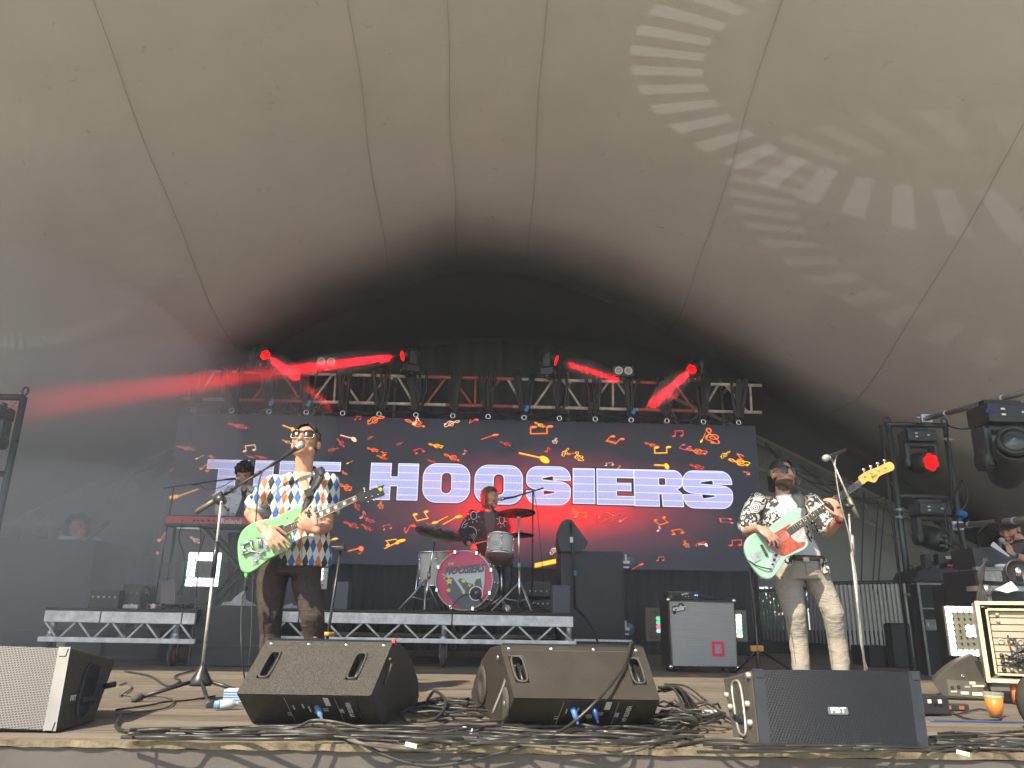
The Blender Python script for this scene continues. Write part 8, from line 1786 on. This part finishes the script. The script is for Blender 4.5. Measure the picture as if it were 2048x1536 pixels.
for k in range(26):
    p0 = V(c.x-d.x/2+.10+.3*rr.random(), c.y-d.y/2, zb+.07+.13*rr.random()); p1 = V(c.x-d.x/2+.15+.35*rr.random(), c.y-d.y/2-.02, zb+.2+.13*rr.random()); mb.tube(spline([p0, p0.lerp(p1, .4)+V(rr.uniform(-.05, .08), -.05, rr.uniform(-.06, .02)), p1], 5), .0055, 5)
mb.build('patch_cables', M['hous'], rk)
rk.rotation_euler.z = -.50
for sx in (-.10, .2):
    mb = MB(); cc = V(c.x+sx, c.y-d.y/2+.10, .075); mb.lathe(cc+V(-.02, 0, 0), (1, 0, 0), [(0, .045), (0, .07), (.04, .07), (.04, .045)], 20); wh = mb.build('wheel', mat('orange_wheel', (.75, .14, .04), .5), rk)
    mb = MB(); mb.lathe(cc+V(-.022, 0, 0), (1, 0, 0), [(0, 0), (0, .046), (.044, .046), (.044, 0)], 14); mb.box(cc+V(0, 0, .07), (.07, .09, .012)); mb.box(cc+V(.03, 0, .03), (.006, .05, .09)); mb.build('wheel_hub', M['steel'], rk)
# beer
cb_ = PZ(1993, 1434, .002); bm_ = thing('beer_cup', 'clear plastic cup of amber beer standing on the boards beside the side monitor', 'cup', cb_)
hC = P(1990, 1386, cb_.y).z
cm_ = mat('clear_cup', (.8, .8, .78), .08, alpha=.10)
mb = MB(); mb.lathe(cb_, (0, 0, 1), [(0, 0), (.002, .036), (hC*.78, .050), (hC*.80, .053), (hC, .056), (hC+.002, .058), (hC, .0545), (.004, .034), (.004, 0)], 28); mb.build('cup', cm_, bm_)
mb = MB(); mb.lathe(cb_, (0, 0, 1), [(.005, 0), (.005, .0335), (hC*.80, .0475), (hC*.80, 0)], 28); mb.build('beer', mat('amber_beer', (.78, .25, .004), .25), bm_)
mb = MB(); mb.lathe(cb_, (0, 0, 1), [(hC*.802, 0), (hC*.802, .048), (hC*.85, .049), (hC*.86, 0)], 24); mb.build('foam', mat('beer_foam', (.62, .50, .28), .8), bm_)
# stage box, power strip and other things on the boards
c = PZ(1866, 1432, 0); sb = thing('stage_box', 'small black stage box with white labels right of the grille monitor', 'stage box', c)
mb = MB(); c1_ = V(c.x+.0, c.y+.05, .06); mb.box(c1_, (.20, .12, .10), Matrix.Rotation(.2, 3, 'Z'), .006); mb.build('case', M['black'], sb)
for k in range(3): mb = MB(); mb.box(c1_+V(.03+.03*k-.05, -.07, .02), (.02, .006, .02), Matrix.Rotation(.2, 3, 'Z')); mb.build('label', (M['gaff'], M['plate'], M['gaff'])[k], sb)
c = PZ(1898, 1422, 0); r_ = thing('power_strip', 'black power strip with orange sockets lying beside the stage box', 'power strip', c); mb = MB(); mb.box(c+V(0, .03, .02), (.26, .06, .04), None, .008); mb.build('case', M['black'], r_)
for k in range(3): mb = MB(); mb.box(c+V(-.08+.08*k, -.001, .02), (.03, .006, .02)); mb.build('socket', mat('orange_socket', (.35, .09, .04), .5), r_)
c = PZ(464, 1405, 0); r_ = thing('tissue_box', 'pale blue striped paper pack behind the sunlit floor monitor', 'box', c); mb = MB(); mb.box(c+V(.04, .06, .035), (.20, .11, .07), Matrix.Rotation(.12, 3, 'Z'), .006); b_ = mb.build('carton', mat('pale_blue_card', (.45, .55, .66), .6), r_)
mb = MB(); [mb.box(c+V(.04, .003+.0, .015+.014*k), (.19, .003, .004), Matrix.Rotation(.12, 3, 'Z')) for k in range(4)]; mb.build('stripes', mat('stripe_blue', (.10, .22, .5), .6), b_)
c = PZ(437, 1409, .03); r_ = thing('water_bottle', 'small blue capped water bottle lying on the boards beside the pale blue pack', 'bottle', c); mb = MB(); mb.lathe(c, (1, .5, 0), [(0, 0), (.004, .022), (.06, .024), (.075, .02), (.09, .010), (.10, .010)], 16); mb.build('bottle', mat('bottle_plastic', (.42, .50, .56), .15), r_); mb = MB(); mb.lathe(c+V(-.02, -.01, 0), (1, .5, 0), [(0, 0), (0, .018), (.022, .023)], 14); mb.build('cap', mat('blue_cap', (.12, .28, .48), .4), r_)
c = PZ(1405, 1424, .003); mb = MB(); flat(mb, [c+V(-.10, -.04, 0), c+V(.09, -.05, 0), c+V(.10, .05, .004), c+V(-.08, .06, 0)], (0, 0, .003)); tag(mb.build('set_list', M['gaff']), 'white paper set list taped to the boards left of the grille monitor', 'paper')
c = PZ(2052, 1455, .0); r_ = thing('dark_monitor', 'rounded black monitor just entering at the bottom right corner', 'stage monitor', c)
mb = MB(); mb.lathe(P(2085, 1408, 4.2), (.1, -1, .1), [(0, 0), (.0, .15), (.05, .165), (.40, .14), (.40, 0)], 28); mb.build('cabinet', M['cabs'], r_)

# ------------------------------------------------------------------ cables along the front of the stage
CB = {'b': M['cable'], 'g': M['cableg'], 'k': M['rubber']}
def cable(pix, r, m, label, name='cable', lift=0.):
    pts = []
    for q in pix:
        if len(q) == 2: p = PZ(q[0], q[1], r+.004+lift)
        elif q[2] < 1: p = PZ(q[0], q[1], q[2])
        else: p = P(q[0], q[1], q[2])
        pts.append(p)
    mb = MB(); mb.tube(spline(pts, 8), r, 7); return tag(mb.build(name, m), label, 'cable')
YF = SF-.035
cable([(262, 1462), (330, 1464), (440, 1454), (520, 1462), (590, 1455, .03), (625, 1441, .05), (670, 1444, .05), (760, 1462), (900, 1464), (1020, 1455), (1150, 1452), (1300, 1448)], .0065, CB['g'], 'pale grey cable arching over the connector side of the sunlit floor monitor')
cable([(255, 1468), (400, 1460), (560, 1456), (640, 1452, .03), (700, 1475, YF), (760, 1506, YF-.01), (820, 1526, YF-.02), (880, 1531, YF-.02), (960, 1516, YF-.01), (1050, 1494, YF), (1080, 1484, .012), (1140, 1450, 3.66), (1195, 1400, 3.7), (1240, 1345, 3.88), (1255, 1312, 3.98), (1262, 1287, 4.07), (1270, 1292, 4.15), (1300, 1330, 4.4)], .0075, CB['b'], 'thick cable looping below the stage edge, then up over the brown black monitor')
cable([(580, 1452), (660, 1450, .02), (700, 1480, YF-.005), (790, 1496, YF-.01), (900, 1499, YF-.005), (1020, 1488, YF), (1140, 1500, YF-.01), (1230, 1506, YF-.02), (1290, 1495, YF-.01), (1330, 1470, .02), (1390, 1430, .02), (1350, 1400, .04)], .007, CB['g'], 'grey cable hanging in two shallow loops over the plywood edge')
cable([(985, 1428, 3.9), (1008, 1370, 3.95), (1014, 1345, 4.0)], .008, CB['g'], 'grey cable running down the left end of the brown black monitor')
cable([(1330, 1368), (1370, 1372, .05), (1410, 1400, .05), (1450, 1432, .03), (1500, 1462, .015), (1560, 1500, YF+.0), (1640, 1501, YF), (1760, 1497, .02), (1880, 1500, .012), (2050, 1492, .012)], .0065, CB['b'], 'cable sweeping from the monitor pile along the foot of the black grille monitor')
cable([(240, 1432, .02), (232, 1452, .012), (250, 1462, .01), (300, 1466), (470, 1470), (700, 1474), (860, 1478), (1010, 1475)], .0075, CB['b'], 'black cable curling out from behind the pale grille monitor')
cable([(858, 1432, .02), (828, 1420, .05), (805, 1426, .04), (812, 1440, .02), (870, 1438, .03), (892, 1405, .07), (870, 1382, .09), (855, 1400, .06)], .0085, CB['k'], 'black cable coil right beside the sunlit floor monitor')
cable([(950, 1408, .03), (945, 1385, .07), (952, 1373, .09), (963, 1385, .06), (968, 1412, .02)], .0075, CB['k'], 'short black cable arch left of the brown black monitor')
cable([(825, 1412), (880, 1404), (940, 1406), (990, 1418)], .016, CB['k'], 'thick black multicore connector lying between the two floor monitors')
cable([(1860, 1441), (1930, 1442), (2000, 1444), (2060, 1445)], .0055, mat('blue_cable', (.035, .07, .20), .4), 'blue cable lying straight across the boards at the right')
cable([(240, 1392), (262, 1376), (255, 1366), (238, 1370)], .005, CB['g'], 'small pale cable loop on the boards beside the pale grille monitor')
cable([(232, 1430), (275, 1424), (330, 1416), (348, 1400), (320, 1392), (280, 1394), (240, 1388)], .005, CB['g'], 'pale cable snaking round the foot of the chrome tripod')
cable([(232, 1420), (300, 1410), (330, 1404), (380, 1400), (430, 1392)], .0055, CB['k'], 'black cable running behind the foot of the chrome tripod')
cable([(250, 1342), (300, 1352), (335, 1372), (360, 1362), (350, 1352), (390, 1340)], .007, CB['k'], 'black cable in the shade line behind the chrome tripod')
cable([(1860, 1420), (1910, 1428), (1960, 1418), (2000, 1432), (1990, 1440), (1930, 1436), (1880, 1410)], .005, CB['k'], 'thin black cable looping round the beer cup')
cable([(1350, 1490), (1420, 1478), (1500, 1480), (1560, 1494), (1700, 1504, YF), (1900, 1496), (2060, 1498)], .0085, CB['g'], 'olive grey cable along the plywood edge under the black grille monitor')
rr = random.Random(31); mb = MB()
def strand(x0, x1, y0, y1, n_, amp, r):
    pts = []; y = rr.uniform(y0, y1)
    for k in range(n_+1):
        x = x0+(x1-x0)*k/n_+rr.uniform(-12, 12); y = min(y1, max(y0, y+rr.uniform(-amp, amp))); pts.append(PZ(x, y, r+rr.uniform(.002, .025)))
    mb.tube(spline(pts, 6), r, 6)
for k in range(9): strand(255, 960, 1452, 1478, 9, 5, rr.choice((.005, .0065, .0075)))
for k in range(16): strand(rr.uniform(760, 900), rr.uniform(1250, 1440), 1440, 1486, 8, 9, rr.choice((.005, .0065, .0075)))
for k in range(7): strand(rr.uniform(1400, 1500), 2060, 1488, 1504, 8, 4, .006)
for k in range(8): strand(1868, 2060, 1462, 1496, 5, 5, .0065)
tag(mb.build('cable_bed', CB['b'], fix=False), 'flat bed of black cables along the whole front edge of the stage', 'cables', kind='stuff')
mb = MB()
for k in range(16):
    c = PZ(rr.uniform(1320, 1420), rr.uniform(1425, 1465), .01); a0 = rr.uniform(0, 6); R_ = rr.uniform(.05, .13)
    mb.tube([c+V(R_*1.3*math.cos(a0+t*.5), R_*.8*math.sin(a0+t*.5), .008+.03*rr.random()+.0025*k) for t in range(14)], .0065, 6)
for k in range(8):
    c = PZ(rr.uniform(840, 960), rr.uniform(1405, 1440), .01); a0 = rr.uniform(0, 6); R_ = rr.uniform(.06, .13)
    mb.tube([c+V(R_*1.5*math.cos(a0+t*.5), R_*.7*math.sin(a0+t*.5), .008+.02*rr.random()+.003*k) for t in range(13)], .007, 6)
for k in range(6):
    a_ = P(1316+rr.uniform(0, 18), 1372+rr.uniform(0, 12), 4.3); b_ = PZ(1400+rr.uniform(-20, 30), 1440+rr.uniform(-15, 15), .01); mb.tube(spline([a_, a_.lerp(b_, .35)+V(.03, 0, .05), b_], 6), .0065, 6)
tag(mb.build('cable_pile', CB['b'], fix=False), 'tangled pile of cable coils between the floor monitors', 'cables', kind='stuff')
for i, (x, y, z_, ax, m_, lb) in enumerate(((637, 1432, .07, (.45, -.3, -.75), mat('slate_blue_plug', (.10, .20, .36), .4), 'blue grey connector plugged into the sunlit floor monitor'), (1148, 1436, .05, (.3, -.3, -.9), mat('bright_blue_plug', (.05, .15, .42), .4), 'bright blue ringed connector under the brown black monitor'), (1190, 1433, .05, (.2, -.3, -.9), mat('deep_blue_plug', (.015, .04, .16), .4), 'dark blue connector under the brown black monitor'))):
    c = P(x, y-12, 3.83); r_ = thing('cable_connector', lb, 'connector', c); mb = MB(); mb.lathe(c, ax, [(-.02, 0), (-.02, .014), (.025, .013), (.035, .007), (.055, .005)], 12); mb.build('shell', m_, r_)
for x, y, lb in ((935, 1458, 'white tape tab on the cables left of the brown black monitor'), (1218, 1467, 'white label wrapped round a cable under the brown black monitor'), (822, 1490, 'scrap of white tape on the plywood edge'), (1926, 1506, 'scrap of white tape at the right of the plywood edge')):
    c = PZ(x, y, .022); mb = MB(); mb.box(c, (.045, .012, .014), Matrix.Rotation(.2, 3, 'Y')); tag(mb.build('tape_tab', M['gaff']), lb, 'tape')
# ------------------------------------------------------------------ projected bar patterns from two unseen lamp heads on the floor
def gobo(loc, ax, a1, a2, nbars, energy, phase, col=(.78, .9, .85)):
    loc = Vector(loc); ax = Vector(ax).normalized(); a1, a2 = math.tan(a1), math.tan(a2)
    l = bpy.data.lights.new('unseen_pattern_lamp', 'SPOT'); l.energy = energy; l.spot_size = min(R(170), 2*math.atan(a2)*1.2+.05); l.spot_blend = .05; l.color = col; l.shadow_soft_size = .0
    l.use_nodes = True; t = l.node_tree; n = N(t); em = [x for x in t.nodes if x.type == 'EMISSION'][0]
    tc = n.node('ShaderNodeTexCoord'); sp = n.node('ShaderNodeSeparateXYZ'); n.link(tc.outputs['Normal'], sp.inputs[0])
    az = n.m('MAXIMUM', n.m('ABSOLUTE', sp.outputs[2]), .01); x, y = n.m('DIVIDE', sp.outputs[0], az), n.m('DIVIDE', sp.outputs[1], az)
    r = n.m('SQRT', n.m('ADD', n.m('MULTIPLY', x, x), n.m('MULTIPLY', y, y))); an = n.m('DIVIDE', n.m('ARCTAN2', y, x), 2*math.pi)
    def edge(v, e, w_):
        mr = n.node('ShaderNodeMapRange'); mr.interpolation_type = 'SMOOTHSTEP'; mr.inputs[1].default_value = e-w_; mr.inputs[2].default_value = e+w_; n.link(v, mr.inputs[0]); return mr.outputs[0]
    s = n.m('ABSOLUTE', n.m('SUBTRACT', n.m('FRACT', n.m('ADD', n.m('MULTIPLY', an, nbars), phase)), .5))
    bar = n.m('SUBTRACT', 1., edge(s, .24, .035)); k = n.m('MULTIPLY', bar, n.m('MULTIPLY', edge(r, a1, a1*.006), n.m('SUBTRACT', 1., edge(r, a2, a2*.008))))
    n.link(k, em.inputs['Strength'])
    o = bpy.data.objects.new('unseen_pattern_lamp', l); COL.objects.link(o); o.location = loc; o.rotation_euler = (-ax).to_track_quat('Z', 'Y').to_euler()
gobo((-6.24, 6.03, 3.31), (.968, .060, .242), .106, .154, 34, 560, .1)
gobo((-6.5, 7.43, 4.1), (.999, .034, .038), .102, .138, 37, 420, .3)
gobo((-6.0, 8.8, 2.8), (0, .04, 1), .58, .72, 58, 9, .6)
# ------------------------------------------------------------------ haze and smoke
def volmat(name, col, dens, an=0.):
    m = bpy.data.materials.new(name); m.use_nodes = True; t = m.node_tree; t.nodes.clear()
    v = t.nodes.new('ShaderNodeVolumePrincipled'); v.inputs['Color'].default_value = (*col, 1); v.inputs['Density'].default_value = dens; v.inputs['Anisotropy'].default_value = an
    o = t.nodes.new('ShaderNodeOutputMaterial'); t.links.new(v.outputs[0], o.inputs['Volume']); return m
hz = MB(); hz.box((0, 5, 4.4), (144, 134, 13.2)); ho = hz.build('haze', volmat('haze_air', (.74, .82, .90), .0020)); tag(ho, kind='stuff')
def puff(c, rad, dens, rot=None, col=(.93, .97, 1.)):
    mb = MB(); mb.ball(c, rad, 28, 18, rot); o = mb.build('smoke', volmat('smoke', col, dens)); tag(o, kind='stuff')
puff((-7.2, 9.6, 2.2), (4.0, 3.0, 3.0), .11)
puff((-5.4, 10.6, 2.9), (3.2, 1.1, 1.5), .15)
puff((-8.6, 8.6, 3.9), (3.6, 3.2, 2.6), .05)
puff((-5.2, 8.6, .9), (3.4, 1.9, 1.2), .11)
puff((.5, 13.0, 2.5), (7.5, 1.2, 2.8), .05)
puff((-.5, 10.2, 1.0), (5.5, 1.6, 1.3), .03)
def tube_puff(x0, y0, Y0_, x1, y1, Y1_, r, dens):
    a, b = P(x0, y0, Y0_), P(x1, y1, Y1_); d = b-a; rot = d.to_track_quat('X', 'Z').to_matrix(); puff((a+b)/2, (d.length/2, r, r), dens, rot)
for b_ in BEAMS: tube_puff(*b_)
